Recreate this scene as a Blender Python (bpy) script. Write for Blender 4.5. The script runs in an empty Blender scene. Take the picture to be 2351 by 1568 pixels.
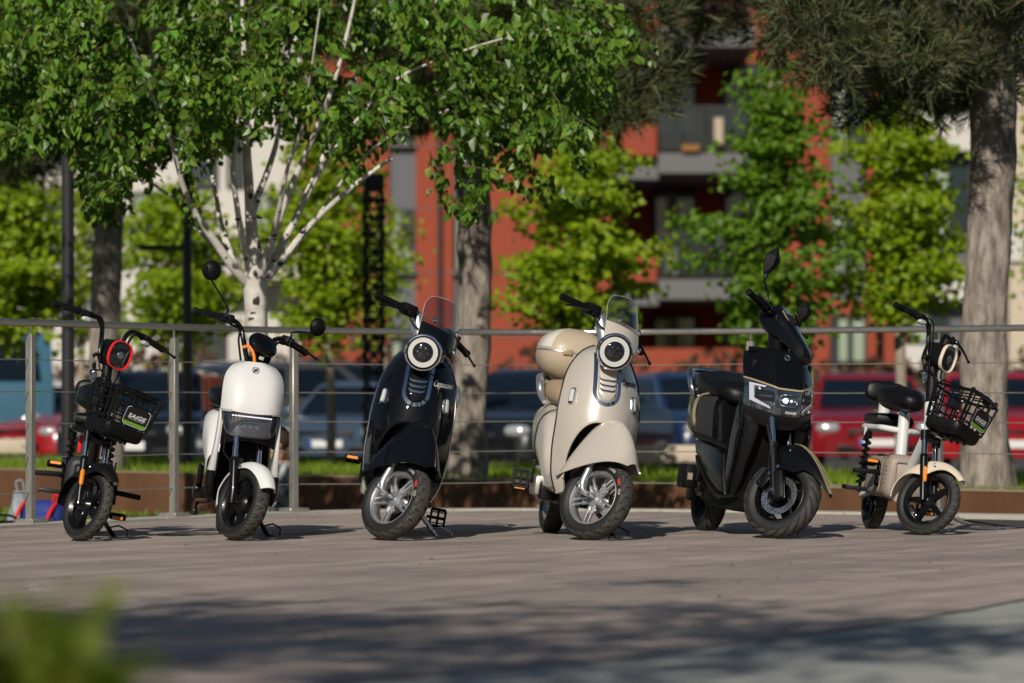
import bpy, bmesh, math, random
import numpy as np
from mathutils import Vector, Matrix, noise

R = math.radians
SC = bpy.context.scene
COL = SC.collection
random.seed(7)

# ------------------------------------------------------------------ camera
EYE = 0.66            # camera height above the deck
FPX = 8816.0          # focal length in units of a 2351 px wide picture
SUN_AZ, SUN_EL = 15.0, 33.0    # degrees left of "straight behind the camera", elevation

cam = bpy.data.cameras.new('camera')
cam.lens = 135.0
cam.sensor_width = 36.0
cam.shift_y = 144.0 / 2351.0
cam.clip_start = 0.1
cam.clip_end = 2000.0
cam.dof.use_dof = True
cam.dof.focus_distance = 18.75
cam.dof.aperture_fstop = 2.8
cam.dof.aperture_blades = 9
camo = bpy.data.objects.new('camera', cam)
COL.objects.link(camo)
camo.location = (0, 0, EYE)
camo.rotation_euler = (R(90), 0, 0)
SC.camera = camo

# ------------------------------------------------------------------ sky and sun
world = bpy.data.worlds.new('World')
SC.world = world
world.use_nodes = True
wn = world.node_tree
bg = wn.nodes['Background']
sky = wn.nodes.new('ShaderNodeTexSky')
sky.sky_type = 'NISHITA'
sky.sun_disc = False
sky.sun_elevation = R(SUN_EL)
sky.sun_rotation = R(180 + SUN_AZ)
sky.air_density = 1.0
sky.dust_density = 0.6
sky.ozone_density = 1.2
wn.links.new(sky.outputs[0], bg.inputs[0])
bg.inputs[1].default_value = 0.050

sl = bpy.data.lights.new('sun', 'SUN')
sl.energy = 5.0
sl.angle = R(0.55)
sl.color = (1.0, 0.93, 0.82)
so = bpy.data.objects.new('sun', sl)
COL.objects.link(so)
to_sun = Vector((-math.sin(R(SUN_AZ)) * math.cos(R(SUN_EL)), -math.cos(R(SUN_AZ)) * math.cos(R(SUN_EL)), math.sin(R(SUN_EL))))
so.rotation_euler = to_sun.to_track_quat('Z', 'Y').to_euler()
so.location = (-10, -30, 25)

SC.view_settings.view_transform = 'Standard'
SC.view_settings.look = 'None'
SC.view_settings.exposure = -0.27
SC.view_settings.gamma = 1.0
SC.render.engine = 'CYCLES'
SC.cycles.max_bounces = 8
SC.cycles.transparent_max_bounces = 12
SC.cycles.caustics_reflective = False
SC.cycles.caustics_refractive = False
SC.cycles.use_denoising = True


def at(px, py, d):
    """the point that lies d metres out along the picture position (px, py) of the 2351 px wide photograph"""
    return Vector(((px - 1175.5) / FPX * d, d, EYE + (928.0 - py) / FPX * d))


# ------------------------------------------------------------------ materials
def _set(b, k, v):
    if k in b.inputs:
        b.inputs[k].default_value = v


def mat(name, col, rough=0.5, metal=0.0, coat=0.0, spec=0.5, var=0.0, vscale=8.0, bump=0.0, bscale=60.0,
        rvar=0.0, trans=0.0, ior=1.45, alpha=1.0, emis=None, estr=0.0, coat_rough=0.03, island=0.0, col2=None, stretch=None, flake=0.0, lo=0.3, hi=0.7, objrand=0.0, coat_ior=1.5, stain=0.0):
    m = bpy.data.materials.new(name)
    m.use_nodes = True
    nt = m.node_tree
    b = nt.nodes['Principled BSDF']
    _set(b, 'Base Color', (*col, 1)); _set(b, 'Roughness', rough); _set(b, 'Metallic', metal)
    _set(b, 'Coat Weight', coat); _set(b, 'Coat Roughness', coat_rough); _set(b, 'Coat IOR', coat_ior); _set(b, 'Specular IOR Level', spec)
    _set(b, 'Transmission Weight', trans); _set(b, 'IOR', ior); _set(b, 'Alpha', alpha)
    if emis:
        _set(b, 'Emission Color', (*emis, 1)); _set(b, 'Emission Strength', estr)
    L = nt.links
    tc = nt.nodes.new('ShaderNodeTexCoord')
    src = tc.outputs['Object']
    if stretch:
        mp = nt.nodes.new('ShaderNodeMapping')
        mp.inputs['Scale'].default_value = stretch
        L.new(src, mp.inputs['Vector']); src = mp.outputs['Vector']
    if var > 0 or col2 or rvar > 0:
        nz = nt.nodes.new('ShaderNodeTexNoise')
        nz.inputs['Scale'].default_value = vscale
        nz.inputs['Detail'].default_value = 6
        nz.inputs['Roughness'].default_value = 0.62
        L.new(src, nz.inputs['Vector'])
        cr = nt.nodes.new('ShaderNodeMapRange')
        cr.inputs[1].default_value = lo; cr.inputs[2].default_value = hi
        L.new(nz.outputs['Fac'], cr.inputs[0])
        if var > 0 or col2:
            mx = nt.nodes.new('ShaderNodeMix'); mx.data_type = 'RGBA'
            c2 = col2 if col2 else tuple(min(1, c * (1 + var)) for c in col)
            c1 = col if col2 else tuple(c * (1 - var) for c in col)
            mx.inputs[6].default_value = (*c1, 1); mx.inputs[7].default_value = (*c2, 1)
            L.new(cr.outputs[0], mx.inputs[0]); L.new(mx.outputs[2], b.inputs['Base Color'])
            last = mx.outputs[2]
        if rvar > 0:
            rr = nt.nodes.new('ShaderNodeMapRange')
            rr.inputs[1].default_value = 0.3; rr.inputs[2].default_value = 0.7
            rr.inputs[3].default_value = max(0.0, rough - rvar); rr.inputs[4].default_value = min(1.0, rough + rvar)
            L.new(nz.outputs['Fac'], rr.inputs[0]); L.new(rr.outputs[0], b.inputs['Roughness'])
    if island > 0:
        g = nt.nodes.new('ShaderNodeNewGeometry')
        hs = nt.nodes.new('ShaderNodeHueSaturation')
        if var > 0 or col2:
            L.new(last, hs.inputs['Color'])
        else:
            hs.inputs['Color'].default_value = (*col, 1)
        mr = nt.nodes.new('ShaderNodeMapRange')
        mr.inputs[3].default_value = 1 - island; mr.inputs[4].default_value = 1 + island
        L.new(g.outputs['Random Per Island'], mr.inputs[0]); L.new(mr.outputs[0], hs.inputs['Value'])
        mr2 = nt.nodes.new('ShaderNodeMapRange')
        mr2.inputs[3].default_value = 0.5 - island * 0.04; mr2.inputs[4].default_value = 0.5 + island * 0.04
        sep = nt.nodes.new('ShaderNodeMath'); sep.operation = 'FRACT'
        mul = nt.nodes.new('ShaderNodeMath'); mul.operation = 'MULTIPLY'; mul.inputs[1].default_value = 17.3
        L.new(g.outputs['Random Per Island'], mul.inputs[0]); L.new(mul.outputs[0], sep.inputs[0])
        L.new(sep.outputs[0], mr2.inputs[0]); L.new(mr2.outputs[0], hs.inputs['Hue'])
        L.new(hs.outputs[0], b.inputs['Base Color'])
    if objrand > 0:      # every board a little lighter or darker than its neighbour
        oi = nt.nodes.new('ShaderNodeObjectInfo'); gi = nt.nodes.new('ShaderNodeNewGeometry')
        ad = nt.nodes.new('ShaderNodeMath'); ad.operation = 'ADD'; fr = nt.nodes.new('ShaderNodeMath'); fr.operation = 'FRACT'
        L.new(oi.outputs['Random'], ad.inputs[0]); L.new(gi.outputs['Random Per Island'], ad.inputs[1]); L.new(ad.outputs[0], fr.inputs[0])
        mr = nt.nodes.new('ShaderNodeMapRange'); mr.inputs[3].default_value = 1 - objrand; mr.inputs[4].default_value = 1 + objrand
        hs = nt.nodes.new('ShaderNodeHueSaturation'); L.new(last, hs.inputs['Color'])
        L.new(fr.outputs[0], mr.inputs[0]); L.new(mr.outputs[0], hs.inputs['Value']); L.new(hs.outputs[0], b.inputs['Base Color'])
    if bump > 0:
        nb = nt.nodes.new('ShaderNodeTexNoise')
        nb.inputs['Scale'].default_value = bscale
        nb.inputs['Detail'].default_value = 4
        L.new(src, nb.inputs['Vector'])
        bp = nt.nodes.new('ShaderNodeBump')
        bp.inputs['Strength'].default_value = bump
        bp.inputs['Distance'].default_value = 0.01
        L.new(nb.outputs['Fac'], bp.inputs['Height']); L.new(bp.outputs[0], b.inputs['Normal'])
    if stain > 0:       # worn and dirty patches that run across the boards
        ge = nt.nodes.new('ShaderNodeNewGeometry')
        n1 = nt.nodes.new('ShaderNodeTexNoise'); n1.inputs['Scale'].default_value = 1.3; n1.inputs['Detail'].default_value = 7; n1.inputs['Roughness'].default_value = 0.68
        L.new(ge.outputs['Position'], n1.inputs['Vector'])
        m1 = nt.nodes.new('ShaderNodeMapRange'); m1.inputs[1].default_value = 0.36; m1.inputs[2].default_value = 0.66
        m1.inputs[3].default_value = 1 - stain; m1.inputs[4].default_value = 1 + stain * 0.6
        L.new(n1.outputs['Fac'], m1.inputs[0])
        h1 = nt.nodes.new('ShaderNodeHueSaturation')
        L.new(b.inputs['Base Color'].links[0].from_socket, h1.inputs['Color']); L.new(m1.outputs[0], h1.inputs['Value'])
        L.new(h1.outputs[0], b.inputs['Base Color'])
    if flake > 0:      # metal flakes in the lacquer: tiny tilted cells
        vo = nt.nodes.new('ShaderNodeTexVoronoi')
        vo.inputs['Scale'].default_value = 1300.0
        L.new(tc.outputs['Object'], vo.inputs['Vector'])
        gt = nt.nodes.new('ShaderNodeMath'); gt.operation = 'LESS_THAN'; gt.inputs[1].default_value = flake
        sx = nt.nodes.new('ShaderNodeSeparateColor')
        L.new(vo.outputs['Color'], sx.inputs[0]); L.new(sx.outputs[0], gt.inputs[0])
        mx2 = nt.nodes.new('ShaderNodeMix'); mx2.data_type = 'RGBA'
        mx2.inputs[6].default_value = (*col, 1); mx2.inputs[7].default_value = (0.10, 0.11, 0.14, 1)
        L.new(gt.outputs[0], mx2.inputs[0]); L.new(mx2.outputs[2], b.inputs['Base Color'])
    return m


def leaf_mat(name, c1, c2, transl=0.35, rough=0.42, island=0.35, spec=0.5):
    m = mat(name, c1, rough=rough, island=island, spec=spec)
    nt = m.node_tree
    b = nt.nodes['Principled BSDF']
    out = nt.nodes['Material Output']
    tr = nt.nodes.new('ShaderNodeBsdfTranslucent')
    tr.inputs[0].default_value = (*c2, 1)
    mx = nt.nodes.new('ShaderNodeMixShader')
    mx.inputs[0].default_value = transl
    nt.links.new(b.outputs[0], mx.inputs[1]); nt.links.new(tr.outputs[0], mx.inputs[2])
    nt.links.new(mx.outputs[0], out.inputs[0])
    return m


MT = {}
MT['black_gloss'] = mat('black_gloss', (0.003, 0.0033, 0.0045), rough=0.5, coat=1.0, coat_rough=0.02, spec=0.05, coat_ior=1.38)
MT['black_flake'] = mat('black_flake', (0.003, 0.0035, 0.005), rough=0.5, spec=0.05, coat=1.0, coat_rough=0.02, coat_ior=1.38, flake=0.006)
MT['black_plastic'] = mat('black_plastic', (0.005, 0.005, 0.0055), rough=0.46, spec=0.25, bump=0.05, bscale=400, rvar=0.06)
MT['black_satin'] = mat('black_satin', (0.004, 0.004, 0.0045), rough=0.3, spec=0.3, coat=0.2)
MT['black_matte'] = mat('black_matte', (0.0055, 0.0055, 0.006), rough=0.6, spec=0.2, var=0.2, vscale=14, bump=0.05, bscale=300)
MT['grey_plastic'] = mat('grey_plastic', (0.014, 0.014, 0.0155), rough=0.45, spec=0.4, var=0.1)
MT['seat_vinyl'] = mat('seat_vinyl', (0.0045, 0.0045, 0.005), rough=0.4, spec=0.3, bump=0.10, bscale=500)
MT['white_paint'] = mat('white_paint', (0.66, 0.665, 0.66), rough=0.42, coat=0.25, coat_rough=0.12, var=0.015, vscale=5)
MT['cream_paint'] = mat('cream_paint', (0.60, 0.545, 0.475), rough=0.30, metal=0.22, coat=0.9, coat_rough=0.04, var=0.02, vscale=6)
MT['beige_paint'] = mat('beige_paint', (0.68, 0.58, 0.46), rough=0.38, coat=0.2, var=0.02)
MT['tan_vinyl'] = mat('tan_vinyl', (0.40, 0.29, 0.18), rough=0.5, bump=0.06, bscale=400)
MT['pearl'] = mat('pearl', (0.72, 0.67, 0.58), rough=0.3, coat=0.6, metal=0.1)
MT['box_tan'] = mat('box_tan', (0.46, 0.37, 0.27), rough=0.42, coat=0.2)
MT['taupe'] = mat('taupe', (0.30, 0.25, 0.205), rough=0.5, var=0.05)
MT['taupe_dark'] = mat('taupe_dark', (0.22, 0.185, 0.15), rough=0.55, var=0.05)
MT['red_paint'] = mat('red_paint', (0.75, 0.02, 0.018), rough=0.3, coat=0.5)
MT['orange'] = mat('orange', (0.85, 0.22, 0.015), rough=0.4)
MT['reflector'] = mat('reflector', (0.85, 0.26, 0.01), rough=0.25, coat=0.8, bump=0.3, bscale=500)
MT['gold'] = mat('gold', (0.50, 0.40, 0.24), rough=0.35, metal=0.4)
MT['chrome'] = mat('chrome', (0.72, 0.73, 0.75), rough=0.07, metal=1.0)
MT['chrome_soft'] = mat('chrome_soft', (0.62, 0.63, 0.65), rough=0.2, metal=1.0)
MT['silver'] = mat('silver', (0.58, 0.59, 0.60), rough=0.34, metal=0.85, coat=0.2)
MT['steel'] = mat('steel', (0.40, 0.38, 0.34), rough=0.42, metal=0.7, var=0.1, vscale=12, rvar=0.08, stretch=(4, 4, 0.5))
MT['steel_rail'] = mat('steel_rail', (0.52, 0.49, 0.45), rough=0.30, metal=0.9, rvar=0.08, vscale=9)
MT['tyre_side'] = mat('tyre_side', (0.012, 0.012, 0.012), rough=0.6, var=0.25, vscale=18)
MT['tyre_tread'] = mat('tyre_tread', (0.048, 0.043, 0.038), rough=0.8, var=0.35, vscale=22, bump=0.1, bscale=200)
MT['tyre_groove'] = mat('tyre_groove', (0.012, 0.012, 0.012), rough=0.8)
MT['white_led'] = mat('white_led', (0.60, 0.60, 0.59), rough=0.3, coat=0.5)
MT['lens_dark'] = mat('lens_dark', (0.008, 0.010, 0.013), rough=0.05, coat=1.0, coat_rough=0.01)
MT['lens_smoke'] = mat('lens_smoke', (0.19, 0.22, 0.27), rough=0.07, metal=0.9, coat=1.0, coat_rough=0.01)
MT['side_grey'] = mat('side_grey', (0.030, 0.030, 0.031), rough=0.5, spec=0.4, var=0.1)
MT['lens_inner'] = mat('lens_inner', (0.22, 0.25, 0.30), rough=0.12, metal=0.7)
MT['lens_cell'] = mat('lens_cell', (0.05, 0.06, 0.075), rough=0.15, metal=0.5)
MT['drl'] = mat('drl', (0.52, 0.52, 0.62), rough=0.3, emis=(0.75, 0.75, 1.0), estr=0.04)
MT['bulb'] = mat('bulb', (1, 1, 1), rough=0.2, emis=(0.92, 0.95, 1.0), estr=22.0)
MT['led_blue'] = mat('led_blue', (0.8, 0.8, 0.95), rough=0.2, emis=(0.75, 0.75, 1.0), estr=0.45)
MT['clear'] = mat('clear', (0.85, 0.86, 0.88), rough=0.12, trans=0.55, coat=0.6, bump=0.15, bscale=300)
MT['plate_black'] = mat('plate_black', (0.010, 0.010, 0.010), rough=0.45)
MT['print_white'] = mat('print_white', (0.78, 0.78, 0.76), rough=0.5)
MT['print_green'] = mat('print_green', (0.30, 0.72, 0.05), rough=0.5)
MT['print_dark'] = mat('print_dark', (0.03, 0.035, 0.05), rough=0.4)
MT['print_red'] = mat('print_red', (0.8, 0.06, 0.02), rough=0.5)
MT['print_grey'] = mat('print_grey', (0.42, 0.42, 0.42), rough=0.5)
MT['disc'] = mat('disc', (0.55, 0.56, 0.58), rough=0.28, metal=1.0)


def screen_mat():
    """thin clear plastic: mostly see-through, a reflecting sheen"""
    m = bpy.data.materials.new('clear_screen')
    m.use_nodes = True
    nt = m.node_tree
    nt.nodes.remove(nt.nodes['Principled BSDF'])
    out = nt.nodes['Material Output']
    tr = nt.nodes.new('ShaderNodeBsdfTransparent'); tr.inputs[0].default_value = (0.62, 0.58, 0.54, 1)
    gl = nt.nodes.new('ShaderNodeBsdfGlossy'); gl.inputs['Roughness'].default_value = 0.03
    fr = nt.nodes.new('ShaderNodeFresnel'); fr.inputs[0].default_value = 1.5
    mx = nt.nodes.new('ShaderNodeMixShader')
    ad = nt.nodes.new('ShaderNodeMath'); ad.operation = 'MULTIPLY_ADD'; ad.inputs[1].default_value = 1.6; ad.inputs[2].default_value = 0.10
    nt.links.new(fr.outputs[0], ad.inputs[0]); nt.links.new(ad.outputs[0], mx.inputs[0]); nt.links.new(tr.outputs[0], mx.inputs[1]); nt.links.new(gl.outputs[0], mx.inputs[2])
    nz = nt.nodes.new('ShaderNodeTexNoise'); nz.inputs['Scale'].default_value = 6.0
    mp = nt.nodes.new('ShaderNodeMapping'); mp.inputs['Scale'].default_value = (1, 6, 0.8)
    tc = nt.nodes.new('ShaderNodeTexCoord')
    nt.links.new(tc.outputs['Object'], mp.inputs[0]); nt.links.new(mp.outputs[0], nz.inputs['Vector'])
    bp = nt.nodes.new('ShaderNodeBump'); bp.inputs['Strength'].default_value = 0.35
    nt.links.new(nz.outputs['Fac'], bp.inputs['Height']); nt.links.new(bp.outputs[0], gl.inputs['Normal'])
    nt.links.new(mx.outputs[0], out.inputs[0])
    return m


MT['screen'] = screen_mat()


# ------------------------------------------------------------------ objects and tags
def tag(o, label=None, cat=None, group=None, kind=None):
    if label: o['label'] = label
    if cat: o['category'] = cat
    if group: o['group'] = group
    if kind: o['kind'] = kind
    return o


def empty(name, loc=(0, 0, 0), rot=None, parent=None):
    o = bpy.data.objects.new(name, None)
    o.empty_display_size = 0.1
    COL.objects.link(o)
    o.location = loc
    if rot is not None: o.rotation_euler = rot
    if parent: o.parent = parent
    return o


def copy_tree(o, parent=None):
    c = o.copy()
    COL.objects.link(c)
    if parent: c.parent = parent
    for ch in list(o.children):
        copy_tree(ch, c)
    return c


def crv(tab, x):
    """smooth interpolation through [(x, value)] pairs"""
    t = sorted(tab)
    if x <= t[0][0]: return t[0][1]
    if x >= t[-1][0]: return t[-1][1]
    for i in range(len(t) - 1):
        x0, y0 = t[i]; x1, y1 = t[i + 1]
        if x <= x1:
            h = x1 - x0
            s = (x - x0) / h
            d = (y1 - y0) / h
            m0 = d if i == 0 else 0.5 * (d + (y0 - t[i - 1][1]) / (x0 - t[i - 1][0]))
            m1 = d if i + 2 >= len(t) else 0.5 * (d + (t[i + 2][1] - y1) / (t[i + 2][0] - x1))
            if i > 0 and (y0 - t[i - 1][1]) * d <= 0: m0 = 0
            if i + 2 < len(t) and (t[i + 2][1] - y1) * d <= 0: m1 = 0
            return (2*s**3 - 3*s*s + 1) * y0 + (s**3 - 2*s*s + s) * h * m0 + (-2*s**3 + 3*s*s) * y1 + (s**3 - s*s) * h * m1
    return t[-1][1]


def path(pts, n=6):
    """Catmull-Rom through points"""
    P = [Vector(p) for p in pts]
    if len(P) < 3: return P
    out = []
    Q = [P[0] * 2 - P[1]] + P + [P[-1] * 2 - P[-2]]
    for i in range(1, len(Q) - 2):
        a, b, c, d = Q[i - 1], Q[i], Q[i + 1], Q[i + 2]
        for k in range(n):
            t = k / n
            out.append(0.5 * ((2 * b) + (c - a) * t + (2*a - 5*b + 4*c - d) * t*t + (3*b - a - 3*c + d) * t**3))
    out.append(P[-1])
    return out


def sgnpow(x, e):
    return math.copysign(abs(x) ** e, x)


def sring(c, u, v, ru, rv, e=2.0, n=32):
    """a superellipse ring about c in the plane of u and v"""
    c, u, v = Vector(c), Vector(u), Vector(v)
    o = []
    for i in range(n):
        a = 2 * math.pi * i / n
        o.append(c + u * (ru * sgnpow(math.cos(a), 2 / e)) + v * (rv * sgnpow(math.sin(a), 2 / e)))
    return o


X, Y, Z = Vector((1, 0, 0)), Vector((0, 1, 0)), Vector((0, 0, 1))


class MB:
    def __init__(s, M=None):
        s.v, s.f, s.m, s.M = [], [], [], M
        s.mi = 0

    def add(s, vs, fs):
        k = len(s.v)
        s.v += [Vector(p) for p in vs]
        s.f += [[i + k for i in f] for f in fs]
        s.m += [s.mi] * len(fs)
        return s

    def box(s, c, size, rot=None):
        hx, hy, hz = size[0] / 2, size[1] / 2, size[2] / 2
        vs = [Vector((x, y, z)) for z in (-hz, hz) for y in (-hy, hy) for x in (-hx, hx)]
        if rot is not None: vs = [rot @ p for p in vs]
        c = Vector(c)
        return s.add([p + c for p in vs], [(0, 2, 3, 1), (4, 5, 7, 6), (0, 1, 5, 4), (2, 6, 7, 3), (0, 4, 6, 2), (1, 3, 7, 5)])

    def rbox(s, c, size, r=0.01, seg=2, rot=None):
        bm = bmesh.new()
        bmesh.ops.create_cube(bm, size=1.0)
        for p in bm.verts: p.co = Vector((p.co.x * size[0], p.co.y * size[1], p.co.z * size[2]))
        bmesh.ops.bevel(bm, geom=list(bm.edges), offset=r, segments=seg, affect='EDGES', profile=0.5)
        bm.verts.index_update()
        c = Vector(c)
        vs = [(rot @ p.co if rot is not None else p.co.copy()) + c for p in bm.verts]
        fs = [[q.index for q in f.verts] for f in bm.faces]
        bm.free()
        return s.add(vs, fs)

    def loft(s, rings, cap0=True, cap1=True, close=True):
        n = len(rings[0]); vs = [p for r in rings for p in r]; fs = []
        for i in range(len(rings) - 1):
            for j in range(n if close else n - 1):
                a, b = i * n + j, i * n + (j + 1) % n
                fs.append((a, b, b + n, a + n))
        if cap0: fs.append(list(range(n))[::-1])
        if cap1: fs.append([(len(rings) - 1) * n + j for j in range(n)])
        return s.add(vs, fs)

    def cyl(s, p0, p1, r0, r1=None, n=16, cap=True):
        r1 = r0 if r1 is None else r1
        p0, p1 = Vector(p0), Vector(p1)
        d = (p1 - p0).normalized()
        u = d.orthogonal().normalized(); w = d.cross(u)
        return s.loft([sring(p0, u, w, r0, r0, 2, n), sring(p1, u, w, r1, r1, 2, n)], cap, cap)

    def tube(s, pts, r, n=10, sub=0, cap=True, flat=None):
        P = path(pts, sub) if sub else [Vector(p) for p in pts]
        m = len(P)
        rs = r if isinstance(r, (list, tuple)) else [r] * 2
        def rad(i):
            t = i / max(1, m - 1) * (len(rs) - 1); k = min(int(t), len(rs) - 2)
            return rs[k] + (rs[k + 1] - rs[k]) * (t - k)
        u = None; rings = []
        for i in range(m):
            d = (P[min(i + 1, m - 1)] - P[max(i - 1, 0)]).normalized()
            if u is None: u = d.orthogonal().normalized()
            u = (u - d * u.dot(d))
            if u.length < 1e-6: u = d.orthogonal()
            u.normalize(); w = d.cross(u)
            rings.append(sring(P[i], u, w, rad(i), rad(i), 2, n))
        return s.loft(rings, cap, cap)

    def lathe(s, prof, o, axis, n=32, closed=False, cap=False, a0=0, a1=2 * math.pi, u=None):
        """profile [(radius, height)] turned about the axis"""
        o, ax = Vector(o), Vector(axis).normalized()
        u = Vector(u) if u is not None else ax.orthogonal().normalized(); w = ax.cross(u)
        rings = []
        for i in range(n + (0 if abs(a1 - a0 - 2 * math.pi) < 1e-6 else 1)):
            a = a0 + (a1 - a0) * i / n
            rings.append([o + ax * h + (u * math.cos(a) + w * math.sin(a)) * r for r, h in prof])
        k = len(prof); vs = [p for r in rings for p in r]; fs = []
        full = abs(a1 - a0 - 2 * math.pi) < 1e-6
        for i in range(n):
            i2 = (i + 1) % n if full else i + 1
            for j in range(k if closed else k - 1):
                j2 = (j + 1) % k
                fs.append((i * k + j, i * k + j2, i2 * k + j2, i2 * k + j))
        return s.add(vs, fs)

    def grid(s, fn, nu, nv, u0=-1, u1=1, v0=0, v1=1):
        vs = [fn(u0 + (u1 - u0) * i / nu, v0 + (v1 - v0) * j / nv) for i in range(nu + 1) for j in range(nv + 1)]
        fs = [(i * (nv + 1) + j, (i + 1) * (nv + 1) + j, (i + 1) * (nv + 1) + j + 1, i * (nv + 1) + j + 1) for i in range(nu) for j in range(nv)]
        return s.add(vs, fs)

    def prism(s, poly, a, b):
        """polygon of 3-D points extruded from offset a to offset b (vectors)"""
        a, b = Vector(a), Vector(b); n = len(poly)
        vs = [Vector(p) + a for p in poly] + [Vector(p) + b for p in poly]
        fs = [list(range(n))[::-1], list(range(n, 2 * n))] + [(i, (i + 1) % n, n + (i + 1) % n, n + i) for i in range(n)]
        return s.add(vs, fs)

    def ell(s, c, r, n=20, m=12):
        c = Vector(c); rings = []
        for i in range(1, m):
            a = math.pi * i / m
            rings.append([c + Vector((r[0] * math.sin(a) * math.cos(t), r[1] * math.sin(a) * math.sin(t), r[2] * math.cos(a)))
                          for t in [2 * math.pi * j / n for j in range(n)]])
        return s.loft(rings)

    def build(s, name, m, parent=None, sharp=38, solid=0.0, bevel=0.0, label=None, fixn=True, weld=False):
        me = bpy.data.meshes.new(name)
        bm = bmesh.new()
        vs = [bm.verts.new((s.M @ p) if s.M is not None else p) for p in s.v]
        for f, k in zip(s.f, s.m):
            try:
                q = bm.faces.new([vs[i] for i in f]); q.material_index = k
            except ValueError:
                pass
        if weld: bmesh.ops.remove_doubles(bm, verts=list(bm.verts), dist=2e-5)
        if fixn: bmesh.ops.recalc_face_normals(bm, faces=list(bm.faces))
        if solid: bmesh.ops.solidify(bm, geom=list(bm.faces), thickness=solid)
        if bevel:
            es = [e for e in bm.edges if len(e.link_faces) == 2 and e.calc_face_angle(0) > R(40)]
            bmesh.ops.bevel(bm, geom=es, offset=bevel, segments=2, affect='EDGES', profile=0.5, clamp_overlap=True)
        bm.to_mesh(me); bm.free()
        for mm in (m if isinstance(m, (list, tuple)) else [m]):
            me.materials.append(MT[mm] if isinstance(mm, str) else mm)
        me.polygons.foreach_set('use_smooth', [True] * len(me.polygons))
        me.set_sharp_from_angle(angle=R(sharp))
        o = bpy.data.objects.new(name, me)
        COL.objects.link(o)
        if parent: o.parent = parent
        if label: o['label'] = label
        return o


def np_mesh(name, V, F, m, parent=None, smooth=False):
    """mesh from arrays: V (n,3), F (k,3 or 4)"""
    me = bpy.data.meshes.new(name)
    V = np.asarray(V, dtype=np.float32); F = np.asarray(F, dtype=np.int32)
    k = F.shape[1]
    me.vertices.add(len(V)); me.vertices.foreach_set('co', V.ravel())
    me.loops.add(F.size); me.loops.foreach_set('vertex_index', F.ravel())
    me.polygons.add(len(F)); me.polygons.foreach_set('loop_start', np.arange(0, F.size, k, dtype=np.int32))
    me.polygons.foreach_set('use_smooth', np.full(len(F), smooth))
    me.update(calc_edges=True)
    me.materials.append(MT[m] if isinstance(m, str) else m)
    o = bpy.data.objects.new(name, me)
    COL.objects.link(o)
    if parent: o.parent = parent
    return o


_txt = {}
def text_shape(body, size, shear=0.0, align='LEFT', space=1.0, bold=0.0):
    """flat lettering as (points, faces), built from the built-in font"""
    cu = bpy.data.curves.new('lettering', 'FONT')
    cu.body = body; cu.size = size; cu.shear = shear; cu.align_x = align; cu.space_character = space
    cu.resolution_u = 3; cu.offset = size * bold
    ob = bpy.data.objects.new('lettering', cu)
    COL.objects.link(ob)
    bpy.context.view_layer.update()
    ev = ob.evaluated_get(bpy.context.evaluated_depsgraph_get())
    me = ev.to_mesh()
    vs = [v.co.copy() for v in me.vertices]; fs = [list(p.vertices) for p in me.polygons]
    ev.to_mesh_clear()
    bpy.data.objects.remove(ob); bpy.data.curves.remove(cu)
    return vs, fs

# ================================================================== scooters: shared builders
def sell(mb, c, r, ez=2.5, eh=2.5, n=36, m=16, z0=-1.0, z1=1.0, rot=None):
    """superellipsoid slice between relative heights z0..z1"""
    c = Vector(c); rings = []
    a0, a1 = math.asin(max(-1, min(1, sgnpow(z0, ez / 2)))), math.asin(max(-1, min(1, sgnpow(z1, ez / 2))))
    for i in range(m + 1):
        a = a0 + (a1 - a0) * i / m
        k = max(0.012, sgnpow(math.cos(a), 2 / ez)); h = sgnpow(math.sin(a), 2 / ez)
        ring = sring((0, 0, r[2] * h), X, Y, r[0] * k, r[1] * k, eh, n)
        rings.append([c + (rot @ p if rot is not None else p) for p in ring])
    return mb.loft(rings)


def steer_matrix(rad, rake, delta):
    a = Vector((-math.sin(R(rake)), 0, math.cos(R(rake))))
    P = Matrix.Translation((0, 0, rad))
    return P @ Matrix.Rotation(R(delta), 4, a) @ P.inverted()


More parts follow.
